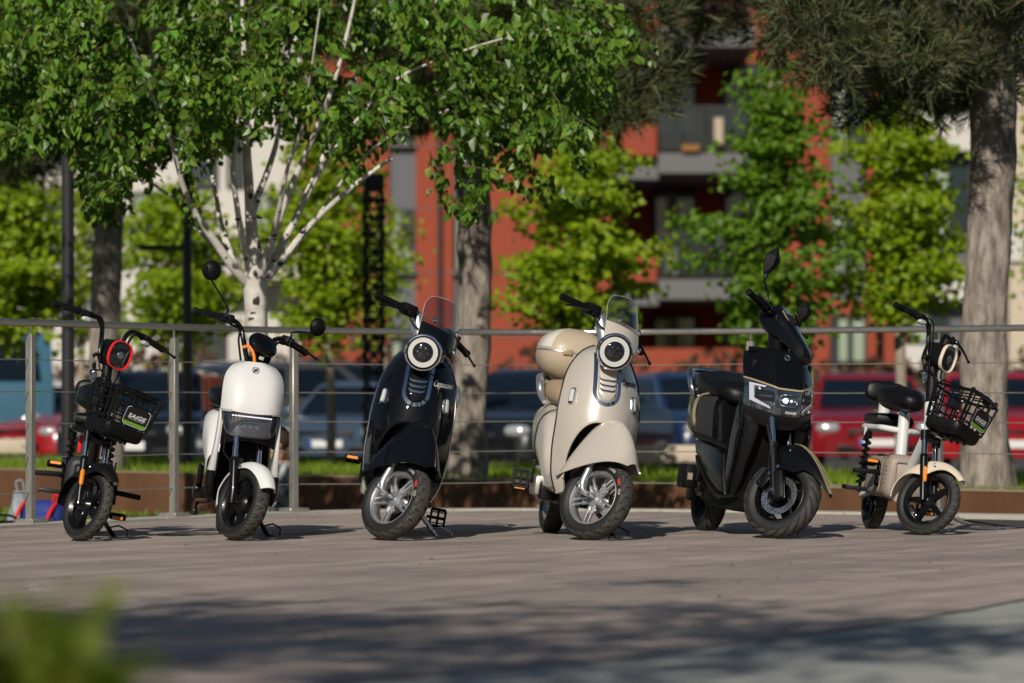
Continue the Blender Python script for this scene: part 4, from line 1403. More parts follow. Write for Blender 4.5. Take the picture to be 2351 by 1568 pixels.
# panel joints, sills and the things people keep on their balconies
for x0, x1 in ((690, 893), (955, 1040), (1100, 1400), (1800, 1905)):
    for k in range(-2, 5):
        y = 333 + 146 * k
        part('wall_joint', 'grey_panel', red, [(x0, x1, y, y + 2.4)], BDIST - .012, .02)
for x0, x1 in ((893, 955), (1040, 1100), (1905, 1990)):
    for k in range(-2, 2):
        y = 625 + 292 * k
        part('sill', 'slab_grey', red, [(x0 - 2, x1 + 2, y - 3, y + 4)], BDIST - .10, .25)
part('towel', 'box_tan', red, [(1640, 1660, 270, 330)], BDIST - 1.3, .03)
part('flower_box', 'cone', red, [(1566, 1606, 332, 346)], BDIST - 1.35, .2)
part('folded_parasol', 'white_wall', red, [(1640, 1658, 505, 610)], BDIST - .9, .12)
part('balcony_chair', 'curtain', red, [(1530, 1556, 570, 630)], BDIST + .4, .4)
rf = MB(Matrix.Translation((0, -BDIST, .4))); rect(rf, 690, 2012, -420, TOP, BDIST + .5, 12); rf.build('roof', 'slab_grey', red)
bk = MB(Matrix.Translation((0, -BDIST, .4))); rect(bk, 700, 2000, TOP, 910, BDIST + 4.8, 8); bk.build('core', 'dark_frame', red)

wb = empty('apartment_building', (0, BDIST, -.4))
tag(wb, 'off white apartment block standing left of the red one', 'building')
part('wall', 'white_wall', wb, [(62, 690, -420, 910)], BDIST + 4, 10)
part('dark_wall', 'grey_panel', wb, [(-140, 62, -420, 500)], BDIST + 3.4, 10)
part('wall', 'white_wall', wb, [(-140, 62, 500, 910)], BDIST + 3.6, 10)
for x0, x1, y0, y1 in ((84, 142, 432, 600), (425, 500, 300, 432), (300, 370, 440, 560), (520, 560, 300, 430), (590, 650, 440, 570), (225, 280, 690, 800), (425, 520, 720, 850), (84, 142, 140, 300), (300, 370, 140, 290), (190, 240, 300, 420)):
    rel(window, wb, x0, x1, y0, y1, BDIST + 3.94, 1, [(.1, .45, .05, .95)] if x0 % 2 == 0 else None)
for x0, x1, y0, y1 in ((6, 24, 340, 460), (36, 48, 330, 450)):
    part('blind', MT.setdefault('mauve', mat('mauve', (0.20, 0.13, 0.19), rough=.8)), wb, [(x0, x1, y0, y1)], BDIST + 3.35, .04)
part('balcony_slab', 'white_wall', wb, [(500, 690, 590, 640)], BDIST + 2.8, 1.2)

pb = empty('apartment_building', (0, BDIST, -.4))
tag(pb, 'pale grey apartment block right of the red one', 'building')
part('wall', 'grey_panel', pb, [(2012, 2330, -420, 910)], BDIST + 1, 10)
part('wall', 'white_wall', pb, [(2012, 2240, 262, 345)], BDIST + .4, .6)
part('wall', 'white_wall', pb, [(2080, 2330, 620, 690)], BDIST + .4, .6)
part('wall', 'white_wall', pb, [(2075, 2235, 792, 850)], BDIST + .4, .6)
part('red_band', 'red_wall', pb, [(2030, 2080, 690, 840)], BDIST + .5, .5)
for x0, x1, y0, y1 in ((2030, 2110, 360, 520), (2130, 2230, 370, 560), (2090, 2180, 690, 790), (2040, 2090, 540, 620)):
    rel(window, pb, x0, x1, y0, y1, BDIST + .92, 1, [(.1, .45, .05, .95)])
cb_ = empty('garden_wall', (0, BDIST, -.4))
tag(cb_, 'tall cream rendered wall at the far right edge', 'wall')
part('wall', 'cream_wall', cb_, [(2318, 2700, 120, 930)], 74, 1.0)
part('coping', 'white_wall', cb_, [(2318, 2700, 520, 600)], 73.9, .09)

# hedge in front of the buildings
rng = np.random.default_rng(61)
hx = rng.uniform(-14, 14, 5200); hy = 68 + rng.uniform(0, 1.2, 5200); hz = -.35 + 1.9 * rng.random(5200) ** .7 + .18 * np.sin(hx * 1.7) + .12 * np.sin(hx * 4.1)
hd_ = leaf_mesh('hedge', np.stack([hx, hy, hz], 1), rdir(5200), rdir(5200) + np.array([0, -.6, .5]), rng.uniform(.12, .24, 5200), 'hedge_leaf', None, .45)
tag(hd_, 'reddish brown hedge in front of the apartment blocks', 'hedge')

# ------------------------------------------------------------------ poles
def pole(label, px, d, r, z0, ztop=7.5):
    x = at(px, 928, d).x
    o = empty('lamp_post', (x, d, z0)); tag(o, label, 'lamp post')
    mb = MB(); mb.cyl((0, 0, 0), (0, 0, ztop * .55), r * 1.08, r, 20); mb.cyl((0, 0, ztop * .55), (0, 0, ztop), r * .93, r * .8, 20); mb.build('pole', 'pole_black', o)
    mb = MB(); mb.cyl((0, 0, -.0), (0, 0, .12), r * 1.9, r * 1.7, 20); mb.build('base', 'pole_black', o)
    mb = MB(); mb.rbox((0, 0, ztop + .08), (.5, .22, .12), .03); mb.build('lamp_head', 'pole_black', o)
    return o
pole('tall plain black pole left of the brown pine trunk', 156, 29.0, .046, -.26)
lp = pole('black post with a short side arm near the birch', 430, 36.0, .042, .03)
mb = MB(); mb.rbox((-.24, 0, at(430, 568, 36).z - .03), (.40, .04, .045), .006, 1); mb.build('arm', 'pole_black', lp)

ltx = at(858, 928, 38).x
lt = empty('cut_metal_pillar', (ltx, 38, -.3)); tag(lt, 'black pillar of cut out metal sheet standing before the red block', 'pillar')
zt = at(858, 400, 38).z + .3; zl = at(858, 440, 38).z + .3
mb = MB(); mb.box((0, 0, (zt + zl) / 2), (.195, .195, zt - zl)); mb.build('cap', 'lattice', lt)
w = .185; rr = random.Random(9)
for face in range(4):
    rot = Matrix.Rotation(R(90 * face), 3, 'Z'); mb = MB()
    for sx in (-1, 1): mb.box(rot @ Vector((sx * (w / 2 - .014), -w / 2, zl / 2)), (.028, .006, zl) if face % 2 == 0 else (.006, .028, zl))
    z = 0.0; k = 0
    while z < zl - .17:
        a, b = (-.07, .07) if k % 2 else (.07, -.07)
        p, q = rot @ Vector((a, -w / 2, z)), rot @ Vector((b, -w / 2, z + .17))
        mb.tube([p, q], .014, 4); mb.tube([rot @ Vector((-.075, -w / 2, z)), rot @ Vector((.075, -w / 2, z))], .012, 4)
        c = rot @ Vector((rr.uniform(-.05, .05), -w / 2, z + .09)); mb.ell(c, (.03, .03, .035), 8, 6)
        z += .17; k += 1
    mb.build('lattice_panel', 'lattice', lt)
mb = MB(); mb.box((0, 0, .04), (.4, .4, .08)); mb.build('base', 'lattice', lt)


# ------------------------------------------------------------------ parked cars
def car(label, paint, x, y, yaw, kind='hatch', sticker=False, scale=1.0):
    t = empty('parked_car', (x, y, -.33), (0, 0, R(yaw)))
    t.scale = (scale, scale, scale * .96)
    tag(t, label, 'car', 'cars parked behind the trees')
    if kind == 'suv': H, hood, belt, L0, WB = 1.68, 1.02, 1.08, 4.4, 2.65
    elif kind == 'sedan': H, hood, belt, L0, WB = 1.44, .86, .93, 4.5, 2.65
    else: H, hood, belt, L0, WB = 1.48, .90, .97, 3.95, 2.45
    hl = L0 / 2; W_ = .875
    prof = [(hl, .32), (hl + .02, .62), (hl - .10, hood - .12), (hl - .55, hood - .02), (hl - 1.05, belt), (-hl + .5, belt + .06), (-hl + .06, belt - .02), (-hl, .62), (-hl + .03, .32)]
    rings = []
    for yy, k, dz in ((-W_, .955, .0), (-W_ * .93, .985, .01), (-W_ * .72, 1.0, .02), (0, 1.012, .03), (W_ * .72, 1.0, .02), (W_ * .93, .985, .01), (W_, .955, 0)):
        rings.append([Vector((px_ * k, yy, pz + (dz if pz > .8 else 0) - (.06 if abs(yy) == W_ and pz > .8 else 0))) for px_, pz in prof])
    b = MB(); b.loft(rings); b.build('body', paint, t, sharp=40)
    x0, x1, x2, x3 = hl - 1.0, hl - 1.75, -hl + (.95 if kind != 'sedan' else 1.25), -hl + (.28 if kind != 'sedan' else .55)
    c = MB()
    rings = []
    for z, f in ((belt - .02, -.02), (belt + (H - .07 - belt) * .5, .465), (H - .07, .93), (H, 1.0)):
        xa, xb = x0 + (x1 - x0) * f, x3 + (x2 - x3) * f
        ww = (W_ - .05) * (1 - .20 * f) * (1 if z < H else .82)
        if z == H: xa -= .12; xb += .12
        rings.append([Vector((xa, -ww * .94, z)), Vector((xa, ww * .94, z)), Vector((xb, ww * .94, z)), Vector((xb, -ww * .94, z))])
    c.loft(rings); c.build('cabin', paint, t, sharp=30)
    def quad(f0, f1, s0, s1, front):
        q = []
        for f, s in ((f0, s0), (f0, s1), (f1, s1), (f1, s0)):
            z = belt + (H - .07 - belt) * f; xx = (x0 + (x1 - x0) * f * .93) + .012 if front else (x3 + (x2 - x3) * f * .93) - .012
            q.append(Vector((xx, s * (W_ - .05) * (1 - .186 * f) * .94, z)))
        return q
    w = MB(); w.add(quad(.06, .95, -.92, .92, True), [(0, 1, 2, 3)]); ws = w.build('windscreen', 'car_glass', t)
    w = MB(); w.add(quad(.12, .90, -.88, .88, False), [(0, 1, 2, 3)]); w.build('rear_window', 'car_glass', t)
    for sd in (-1, 1):
        for a, b_ in ((.10, .47), (.52, .92)):
            q = []
            for f, s in ((.08, a), (.08, b_), (.92, b_), (.92, a)):
                xa, xb = x0 + (x1 - x0) * f * .93, x3 + (x2 - x3) * f * .93
                q.append(Vector((xa + (xb - xa) * s, sd * ((W_ - .05) * (1 - .186 * f) * .94 + .012), belt + (H - .07 - belt) * f)))
            w = MB(); w.add(q, [(0, 1, 2, 3)]); w.build('side_window', 'car_glass', t)
        for fx, nm in ((1, 'headlight'), (-1, 'tail_light')):
            h = MB(); sell(h, (fx * (hl - .09), sd * .66, hood - .20), (.13, .17, .085), 2.6, 2.4, 18, 8); h.build(nm, 'headlamp' if fx > 0 else 'car_red_bright', t)
        mr = MB(); mr.rbox((x0 - .18, sd * (W_ + .06), belt + .05), (.10, .16, .12), .03); mr.build('wing_mirror', paint, t)
        for fx in (-1, 1):
            wo = empty('wheel', (fx * WB / 2, sd * (W_ - .10), .31), parent=t)
            tm = MB(); tm.lathe([(.19, -.09), (.30, -.10), (.315, -.05), (.315, .05), (.30, .10), (.19, .09)], (0, 0, 0), Y, 24, closed=True); tm.build('tyre', 'tyre_side', wo)
            rm = MB(); rm.lathe([(.01, .05), (.08, .075), (.19, .055), (.20, .0), (.19, -.055), (.08, -.075), (.01, -.05)], (0, 0, 0), Y, 20); rm.build('rim', 'chrome_soft', wo)
    g_ = MB(); g_.rbox((hl + .0, 0, .62), (.06, .82, .14), .02); g_.rbox((hl - .01, 0, .42), (.06, 1.1, .12), .02); g_.build('grille', 'black_plastic', t)
    for fx in (1, -1):
        p = MB(); p.rbox((fx * (hl + .035), 0, .50), (.012, .50, .11), .003, 1); po = p.build('number_plate', 'plate_white', t)
        p = MB(); p.box((fx * (hl + .043), -.225 * fx, .50), (.004, .045, .10)); p.build('plate_band', 'plate_blue', po)
    if sticker:
        q = quad(.42, .74, .10, .28, True); s_ = MB(); s_.add([p + Vector((.01, 0, .005)) for p in q], [(0, 1, 2, 3)]); s_.build('sticker', 'sticker_green', ws)
    return t


def cx(px, d): return (px - 1175.5) / FPX * d
car('dark red car facing out with a green sticker on its windscreen', 'car_red', cx(1985, 53), 53, -90, 'hatch', True)
car('bright red car facing out, right of the furrowed pine', 'car_red_bright', cx(2302, 50), 51, -92)
car('bright red car behind the tall black pole', 'car_red_bright', cx(292, 56), 56, -132, 'sedan', scale=.95)
car('white car partly hidden behind the bright red one', 'car_white', cx(130, 66), 66, -60, 'sedan')
car('black hatchback behind the black basket bike', 'car_black', cx(360, 49), 49, -96)
car('grey offroad car behind the white moped style scooter', 'car_grey', cx(560, 56), 56, -150, 'suv')
car('navy blue van like car left of the black scooter', 'car_navy', cx(700, 62), 62, -100, 'suv', scale=1.05)
car('black offroad car with pale wheels left of the pale blue car', 'car_black', cx(770, 56), 57, -55, 'suv')
car('pale blue car just left of the black scooter', 'car_sky', cx(850, 54), 54, -104, 'sedan', scale=.95)
car('navy car between the grey pine trunk and the cream scooter', 'car_navy', cx(1110, 53), 53, -88, 'sedan')
car('dark grey car right behind the cream scooter', 'car_black', cx(1245, 47), 47, -118)
car('navy car between the cream and the black sport scooters', 'car_navy', cx(1590, 51), 51, -72)

# pale blue lorry cab at the left edge
tr = empty('lorry', (cx(-40, 56), 56, -.3), (0, 0, R(-75))); tag(tr, 'pale blue lorry cab cut off by the left edge', 'lorry')
mb = MB()
prof = [(1.0, .45), (1.02, 1.0), (.95, 1.35), (.72, 1.98), (.55, 2.02), (-2.4, 2.02), (-2.4, .45)]
mb.loft([[Vector((x * k, y, z)) for x, z in prof] for y, k in ((-.9, .97), (-.84, 1), (.84, 1), (.9, .97))]); mb.build('cab', 'truck_blue', tr, sharp=35)
mb = MB(); mb.add([Vector((.985, -.72, 1.30)), Vector((.985, .72, 1.30)), Vector((.77, .66, 1.88)), Vector((.77, -.66, 1.88))], [(0, 1, 2, 3)]); mb.build('windscreen', 'car_glass', tr)
for sd in (-1, 1):
    mb = MB(); mb.add([Vector((.70, sd * .905, 1.28)), Vector((-.1, sd * .905, 1.28)), Vector((-.1, sd * .905, 1.88)), Vector((.52, sd * .905, 1.88))], [(0, 1, 2, 3)]); mb.build('side_window', 'car_glass', tr)
    for xx in (.4, -1.7):
        wo = empty('wheel', (xx, sd * .78, .34), parent=tr); mb = MB(); mb.lathe([(.18, -.1), (.34, -.1), (.34, .1), (.18, .1)], (0, 0, 0), Y, 22, closed=True); mb.build('tyre', 'tyre_side', wo)
        mb = MB(); mb.lathe([(.01, .06), (.19, .06), (.19, -.06), (.01, -.06)], (0, 0, 0), Y, 18); mb.build('rim', 'chrome_soft', wo)
    mb = MB(); sell(mb, (1.0, sd * .6, .72), (.06, .18, .10)); mb.build('headlight', 'headlamp', tr)
mb = MB(); mb.rbox((1.03, 0, .5), (.1, 1.7, .2), .03); mb.build('bumper', 'black_plastic', tr)

# cream barrier beams along the car park
for x0, x1, y0, y1, d, lab in ((-160, 66, 1008, 1042, 43, 'cream concrete barrier beam below the lorry cab'), (1440, 1625, 1022, 1062, 42, 'cream concrete barrier beam behind the cream scooter')):
    a, b = at(x0, y1, d), at(x1, y0, d)
    o = empty('barrier', ((a.x + b.x) / 2, d, -.30)); tag(o, lab, 'barrier', 'barrier beams at the car park')
    w_ = b.x - a.x
    mb = MB(); mb.rbox((0, 0, (a.z + b.z) / 2 + .30), (w_, .18, b.z - a.z), .02); mb.build('beam', 'cream_wall', o)
    for sx in (-.38, .38):
        mb = MB(); mb.box((sx * w_, .02, (a.z + .30) / 2), (.12, .12, a.z + .30)); mb.build('leg', 'dark_frame', o)

# ------------------------------------------------------------------ people and bags on the lawn
def person():
    px_, d = 648, 26.3
    x = at(px_, 928, d).x; z0 = -.26
    o = empty('person', (x, d, z0)); tag(o, 'dark haired person in black and white patterned clothes sitting on the lawn', 'person')
    J = {'pel': ((0, 0, .13), .125), 'wst': ((.01, -.02, .27), .115), 'chs': ((.0, -.03, .42), .125), 'nck': ((.0, -.04, .53), .055), 'hd0': ((0, -.05, .585), .072), 'hd1': ((0, -.055, .67), .082), 'hd2': ((0, -.05, .73), .05),
         'hpl': ((-.10, -.03, .11), .095), 'knl': ((-.20, -.33, .20), .072), 'anl': ((-.02, -.42, .06), .045), 'ftl': ((.08, -.46, .045), .04),
         'hpr': ((.10, -.03, .11), .095), 'knr': ((.22, -.32, .19), .072), 'anr': ((.05, -.50, .06), .045), 'ftr': ((-.06, -.54, .045), .04),
         'shl': ((-.155, -.03, .47), .062), 'ell': ((-.21, -.14, .30), .046), 'wrl': ((-.11, -.30, .24), .032), 'hnl': ((-.05, -.36, .24), .034),
         'shr': ((.155, -.03, .47), .062), 'elr': ((.22, -.14, .30), .046), 'wrr': ((.12, -.30, .24), .032), 'hnr': ((.06, -.36, .25), .034)}
    E = [('pel', 'wst'), ('wst', 'chs'), ('chs', 'nck'), ('nck', 'hd0'), ('hd0', 'hd1'), ('hd1', 'hd2'), ('pel', 'hpl'), ('hpl', 'knl'), ('knl', 'anl'), ('anl', 'ftl'), ('pel', 'hpr'), ('hpr', 'knr'), ('knr', 'anr'), ('anr', 'ftr'),
         ('chs', 'shl'), ('shl', 'ell'), ('ell', 'wrl'), ('wrl', 'hnl'), ('chs', 'shr'), ('shr', 'elr'), ('elr', 'wrr'), ('wrr', 'hnr')]
    for h in ('hnl', 'hnr'):
        c = Vector(J[h][0])
        for f in range(5):
            n1, n2 = f'{h}{f}a', f'{h}{f}b'
            off = Vector(((f - 2) * .016, -.045 - .01 * (2 - abs(f - 2)), .005)) if f else Vector((-.045 if h == 'hnl' else .045, -.02, .02))
            J[n1] = (tuple(c + off * .7), .011); J[n2] = (tuple(c + off * 1.35 + Vector((0, 0, -.015))), .009)
            E += [(h, n1), (n1, n2)]
    keys = list(J)
    me = bpy.data.meshes.new('person_body')
    me.from_pydata([J[k][0] for k in keys], [(keys.index(a), keys.index(b)) for a, b in E], [])
    ob = bpy.data.objects.new('person_body', me); COL.objects.link(ob)
    md = ob.modifiers.new('skin', 'SKIN')
    for i, k in enumerate(keys):
        me.skin_vertices[0].data[i].radius = (J[k][1],) * 2
    me.skin_vertices[0].data[0].use_root = True
    ob.modifiers.new('sub', 'SUBSURF').levels = 2
    bpy.context.view_layer.update()
    m2 = bpy.data.meshes.new_from_object(ob.evaluated_get(bpy.context.evaluated_depsgraph_get()))
    bpy.data.objects.remove(ob)
    m2.name = 'body'
    for mm in ('fabric_pattern', 'skin', 'jeans'): m2.materials.append(MT[mm])
    for p in m2.polygons:
        c = p.center
        p.use_smooth = True
        p.material_index = 1 if (c.z > .525 or (c.y < -.285 and c.z > .205 and abs(c.x) < .16)) else 0
    b = bpy.data.objects.new('body', m2); COL.objects.link(b); b.parent = o
    hr = MB()
    sell(hr, (0, -.035, .675), (.098, .098, .098), 2, 2, 24, 14, -.35, 1.0)
    sell(hr, (0, .04, .60), (.085, .055, .13), 2.2, 2.2, 22, 12)
    hr.build('hair', 'hair', o, sharp=70)
    fc = MB()
    for sd in (-1, 1): fc.ell((sd * .030, -.130, .662), (.010, .006, .006), 10, 6)
    fc.ell((0, -.137, .612), (.020, .006, .005), 10, 6)
    fc.build('face_features', 'hair', o)
    ns = MB(); ns.ell((0, -.140, .640), (.011, .014, .018), 10, 8)
    for sd in (-1, 1): ns.ell((sd * .083, -.055, .65), (.010, .018, .028), 10, 8)
    ns.build('nose_and_ears', 'skin', o)
    o.rotation_euler = (0, 0, R(-62))
person()

bp_ = empty('backpack', (cx(100, 27.2), 27.2, -.26), (0, 0, R(-15))); tag(bp_, 'blue backpack with red straps lying on the lawn', 'backpack')
mb = MB(); sell(mb, (0, 0, .12), (.17, .12, .125), 2.6, 2.6, 30, 14); mb.build('bag_body', 'bag_blue', bp_, sharp=70)
mb = MB(); sell(mb, (.02, -.10, .085), (.11, .05, .07), 2.6, 2.6, 24, 10); mb.build('front_pocket', 'bag_blue', bp_, sharp=70)
for sx in (-.14, .10):
    mb = MB(); mb.tube([(sx, -.13, .01), (sx - .015, -.155, .09), (sx + .01, -.12, .18), (sx + .03, -.02, .25)], .013, 8, 5); mb.build('strap', 'red_paint', bp_)
mb = MB(); mb.tube([(.08, -.02, .235), (.11, -.03, .285), (.15, -.02, .24)], .012, 8, 5); mb.build('handle', 'red_paint', bp_)
pg = empty('plastic_bag', (cx(48, 27.5), 27.5, -.26)); tag(pg, 'pale crumpled plastic bag beside the blue backpack', 'bag')
mb = MB()
rings = []
for i in range(9):
    z = .30 * i / 8; r_ = .09 * (1.1 - .75 * (i / 8)) + .01
    rings.append([Vector((math.cos(a) * r_ * (1 + .22 * math.sin(a * 5 + i * 1.3)), math.sin(a) * r_ * .7 * (1 + .2 * math.sin(a * 4 + i)), z)) for a in [2 * math.pi * k / 22 for k in range(22)]])
mb.loft(rings); mb.build('sack', 'bag_pale', pg, sharp=30)
mb = MB(); mb.tube([(-.02, 0, .29), (-.035, 0, .36), (.01, 0, .37), (.025, 0, .29)], .008, 6, 4); mb.build('handle', 'bag_pale', pg)
bg_ = empty('duffel_bag', (cx(5, 24.8), 24.8, -.26)); tag(bg_, 'low black duffel bag lying left of the first railing post', 'bag')
mb = MB(); sell(mb, (0, 0, .085), (.26, .13, .085), 3, 3.4, 30, 12); mb.build('bag_body', 'black_matte', bg_, sharp=70)
mb = MB(); mb.tube([(-.12, -.09, .13), (-.08, -.11, .20), (.08, -.11, .20), (.12, -.09, .13)], .009, 8, 5); mb.build('handle', 'black_matte', bg_)

# leaf litter and grit lying on the boards
rng = np.random.default_rng(91)
lx = rng.uniform(-2.6, 2.8, 110); ly = rng.uniform(10, 23, 110)
ok = np.array([inside(wood, a, b) and abs(a) < .14 * b for a, b in zip(lx, ly)])
lx, ly = lx[ok], ly[ok]; n = len(lx)
lt_ = leaf_mesh('leaf_litter', np.stack([lx, ly, np.full(n, .004)], 1), np.stack([rng.normal(size=n), rng.normal(size=n), np.full(n, .15)], 1), rng.normal(0, .25, (n, 3)) + np.array([0, 0, 1]), rng.uniform(.008, .024, n), MT.setdefault('dry_leaf', mat('dry_leaf', (0.16, 0.13, 0.05), rough=.8, island=.5)))
lt_['kind'] = 'stuff'; tag(lt_, 'scattered dry leaf scraps on the wooden boards', 'leaf litter')

# ================================================================== retro scooter (black and cream)
def retro_scooter(name, label, paint, heading, lean, steer, px, py, accents, topbox=False, pedal_spec=()):
    root = empty(name)
    tag(root, label, 'scooter', 'electric two-wheelers parked in a row')
    RW, rake = .205, 24
    S = steer_matrix(RW, rake, steer)
    axx = lambda z: -math.tan(R(rake)) * (z - RW)
    fw = make_wheel(root, S @ Matrix.Translation((0, 0, RW)), RW, .096, .141, 'twin', 'wave', (.062, .035), brand=True)
    rw = make_wheel(root, Matrix.Translation((-1.2, 0, RW)), RW, .096, .141, 'twin', 'wave', fine=False)

    # front shield
    wt = [(.20, .150), (.23, .165), (.295, .190), (.357, .199), (.47, .207), (.60, .207), (.72, .197), (.80, .182), (.87, .153), (.92, .118), (.95, .080), (.965, .045)]
    xt = [(.20, -.18), (.35, -.155), (.55, -.135), (.70, -.165), (.82, -.215), (.92, -.28), (.97, -.33)]
    dt = [(.20, .12), (.5, .17), (.8, .17), (.97, .10)]
    W = lambda z: crv(wt, z)
    def sp(y, z, off=0.0):
        u = max(-1, min(1, y / W(z)))
        def f(y_, z_):
            u_ = max(-1.0, min(1.0, y_ / W(z_)))
            return Vector((crv(xt, z_) - crv(dt, z_) * abs(u_) ** 2.3, y_, z_))
        p = f(y, z)
        if off:
            e = .004
            n = (f(y + e, z) - f(y - e, z)).cross(f(y, z + e) - f(y, z - e)).normalized()
            if n.x < 0: n = -n
            p = p + n * off
        return p
    def zb(u):
        a = abs(u)
        k = .755
        if a < k: return .225 + .36 * (1 - (a / k) ** 2.8) ** (1 / 2.3)
        return .225 - .02 * (a - k) / (1 - k)
    def shield(u, v):
        uu = u
        z = zb(uu) + (.965 - zb(uu)) * v
        return sp(uu * W(z), z)
    mb = MB(); mb.grid(shield, 72, 36)
    sh = mb.build('front_shield', paint, root, sharp=50, solid=.012)
    # bright edge running round the shield
    for sd in (-1, 1):
        t = MB()
        pts = [sp(sd * W(z) * .999, z, .001) for z in [.215 + (.962 - .215) * i / 46 for i in range(47)]]
        t.tube(pts, .0042, 8)
        t.build('edge_trim', accents['edge'], sh)
    lip = MB()
    pts = []
    for i in range(61):
        u = -.75 + 1.5 * i / 60
        z = zb(u); pts.append(sp(u * W(z), z, .001))
    lip.tube(pts, .006, 8)
    lip.build('arch_lip', paint, sh)
    bk = MB()
    bk.grid(lambda u, v: Vector((crv(xt, .22 + .72 * v) - crv(dt, .22 + .72 * v) - .012 - .05 * (1 - u * u), u * W(.22 + .72 * v) * .97, .22 + .72 * v)), 16, 16)
    bk.build('inner_shield', 'black_plastic', root, solid=.01)
    tun = MB()
    tun.loft([sring((x, 0, z), Y, Z, w, h, 3, 24) for x, z, w, h in ((-.16, .62, .05, .03), (-.22, .60, .10, .09), (-.30, .50, .14, .22), (-.38, .42, .15, .22))])
    tun.build('wheel_arch', 'black_matte', root)

    # column panel with chrome surround and slats
    ch = MB()
    def ubase(off):
        o_ = []
        for i in range(41):
            t = i / 40
            if t < .32: y, z = -(.068 - off) - .006 * (1 - t / .32) * 0, .92 - (.92 - .735) * t / .32
            elif t > .68: y, z = (.068 - off), .92 - (.92 - .735) * (1 - t) / .32
            else:
                a = math.pi * (t - .32) / .36
                y, z = -(.068 - off) * math.cos(a), .735 - (.070 - off) * math.sin(a)
            o_.append((y, z))
        return o_
    A, B = ubase(0), ubase(.018)
    for i in range(40):
        q = [sp(*A[i], .004), sp(*A[i + 1], .004), sp(*B[i + 1], .007), sp(*B[i], .007)]
        ch.add(q, [(0, 1, 2, 3)])
    ch.build('chrome_surround', 'chrome', sh, weld=True, sharp=80)
    pn = MB()
    def pf(u, v):
        zlo = .735 - math.sqrt(max(0, .046 ** 2 - (u * .046) ** 2)) * .96
        z = zlo + (.925 - zlo) * v
        edge = 1 - max(abs(u) ** 10, (1 - min(1, v * 9)) ** 2 if v < .11 else 0)
        return sp(u * .046, z, .004 + .011 * edge)
    pn.grid(pf, 24, 22)
    pn.build('column_panel', paint, sh, sharp=60)
    for i, z0 in enumerate((.795, .770, .745)):
        sl_ = MB()
        hw = .040 - .0025 * i
        pts = [sp(hw * (-1 + 2 * k / 16), z0 - .006 + .010 * abs(-1 + 2 * k / 16) ** 6 + .0 * k, .018) for k in range(17)]
        for k in range(16):
            sl_.add([pts[k], pts[k + 1], pts[k + 1] + Vector((.004, 0, -.009)), pts[k] + Vector((.004, 0, -.009))], [(0, 1, 2, 3)])
        sl_.build('chrome_slat', 'chrome', sh, weld=True, solid=.003)

    # turn signals on the shield
    for sd in (-1, 1):
        c = sp(sd * .150, .692, .004)
        n = (sp(sd * .150, .692, .02) - c).normalized()
        t = Z - n * n.z; t.normalize(); s_ = n.cross(t)
        t = (t + s_ * (-.18 * sd)).normalized(); s_ = n.cross(t)
        f_ = MB()
        f_.loft([sring(c - n * .006, s_, t, .020, .042, 5, 32), sring(c + n * .006, s_, t, .019, .041, 5, 32), sring(c + n * .010, s_, t, .014, .036, 5, 32), sring(c + n * .006, s_, t, .0125, .034, 5, 32)], True, False)
        o = f_.build('turn_signal', 'chrome', sh)
        l_ = MB()
        l_.loft([sring(c + n * .004, s_, t, .0125, .034, 5, 32), sring(c + n * .011, s_, t, .0115, .032, 5, 32), sring(c + n * .013, s_, t, .006, .026, 5, 32)])
        l_.build('lamp_lens', 'white_led', o)

    # script lettering
    vs, fs = text_shape('Cappuccino', .044, shear=.36, space=.84, bold=.022)
    wmax = max(p.x for p in vs)
    tm = MB()
    z0 = .782
    def tp(p, off):
        arc = p.x / wmax * .096
        y = .074 + arc * .98
        return sp(min(y, W(z0) * .985), z0 + p.y * 1.0, off)
    tm.add([tp(p, .0022) for p in vs], fs)
    tm.build('script_lettering', accents['text'], sh)

    # headlight
    H = Vector((-.145, 0, .935)); hd = Vector((math.cos(R(6)), 0, -math.sin(R(6))))
    tilt = Vector((0, 1, 0)); hv = hd.cross(tilt)
    hb = MB()
    hb.lathe([(.010, -.17), (.05, -.15), (.080, -.08), (.088, -.02), (.086, .0)], H, hd, 48)
    hl = hb.build('headlight', paint, root)
    c1 = MB()
    c1.lathe([(.084, -.012), (.092, -.008), (.0935, .004), (.089, .014), (.083, .016), (.081, .010)], H, hd, 60)
    c1.build('chrome_ring', 'chrome', hl)
    c2 = MB()
    c2.lathe([(.082, .011), (.076, .004), (.073, .004)], H, hd, 60)
    c2.build('bezel', 'black_gloss', hl)
    c3 = MB()
    c3.lathe([(.0745, .005), (.073, .011), (.052, .012), (.0495, .007)], H, hd, 60)
    c3.build('light_ring', 'white_led', hl)
    c4 = MB()
    c4.lathe([(.0005, .018), (.02, .0165), (.04, .011), (.050, .005)], H, hd, 48)
    c4.build('lens', 'lens_dark', hl)
    c5 = MB()
    for a in range(6):
        aa = a * math.pi / 3
        p = H + hd * .0145 + (tilt * math.cos(aa) + hv * math.sin(aa)) * .024
        c5.ell(p, (.002, .009, .007), 10, 8)
    c5.build('reflector_cell', 'lens_cell', hl)

    # fender
    ft = [(-.222, .345, .080, .236), (-.212, .465, .104, .242), (-.19, .542, .116, .255), (-.155, .588, .121, .276), (-.11, .612, .121, .303), (-.06, .614, .119, .331), (-.005, .592, .115, .358),
          (.045, .553, .110, .378), (.085, .510, .101, .390), (.12, .460, .084, .397), (.142, .425, .05, .400)]
    fm = MB(S)
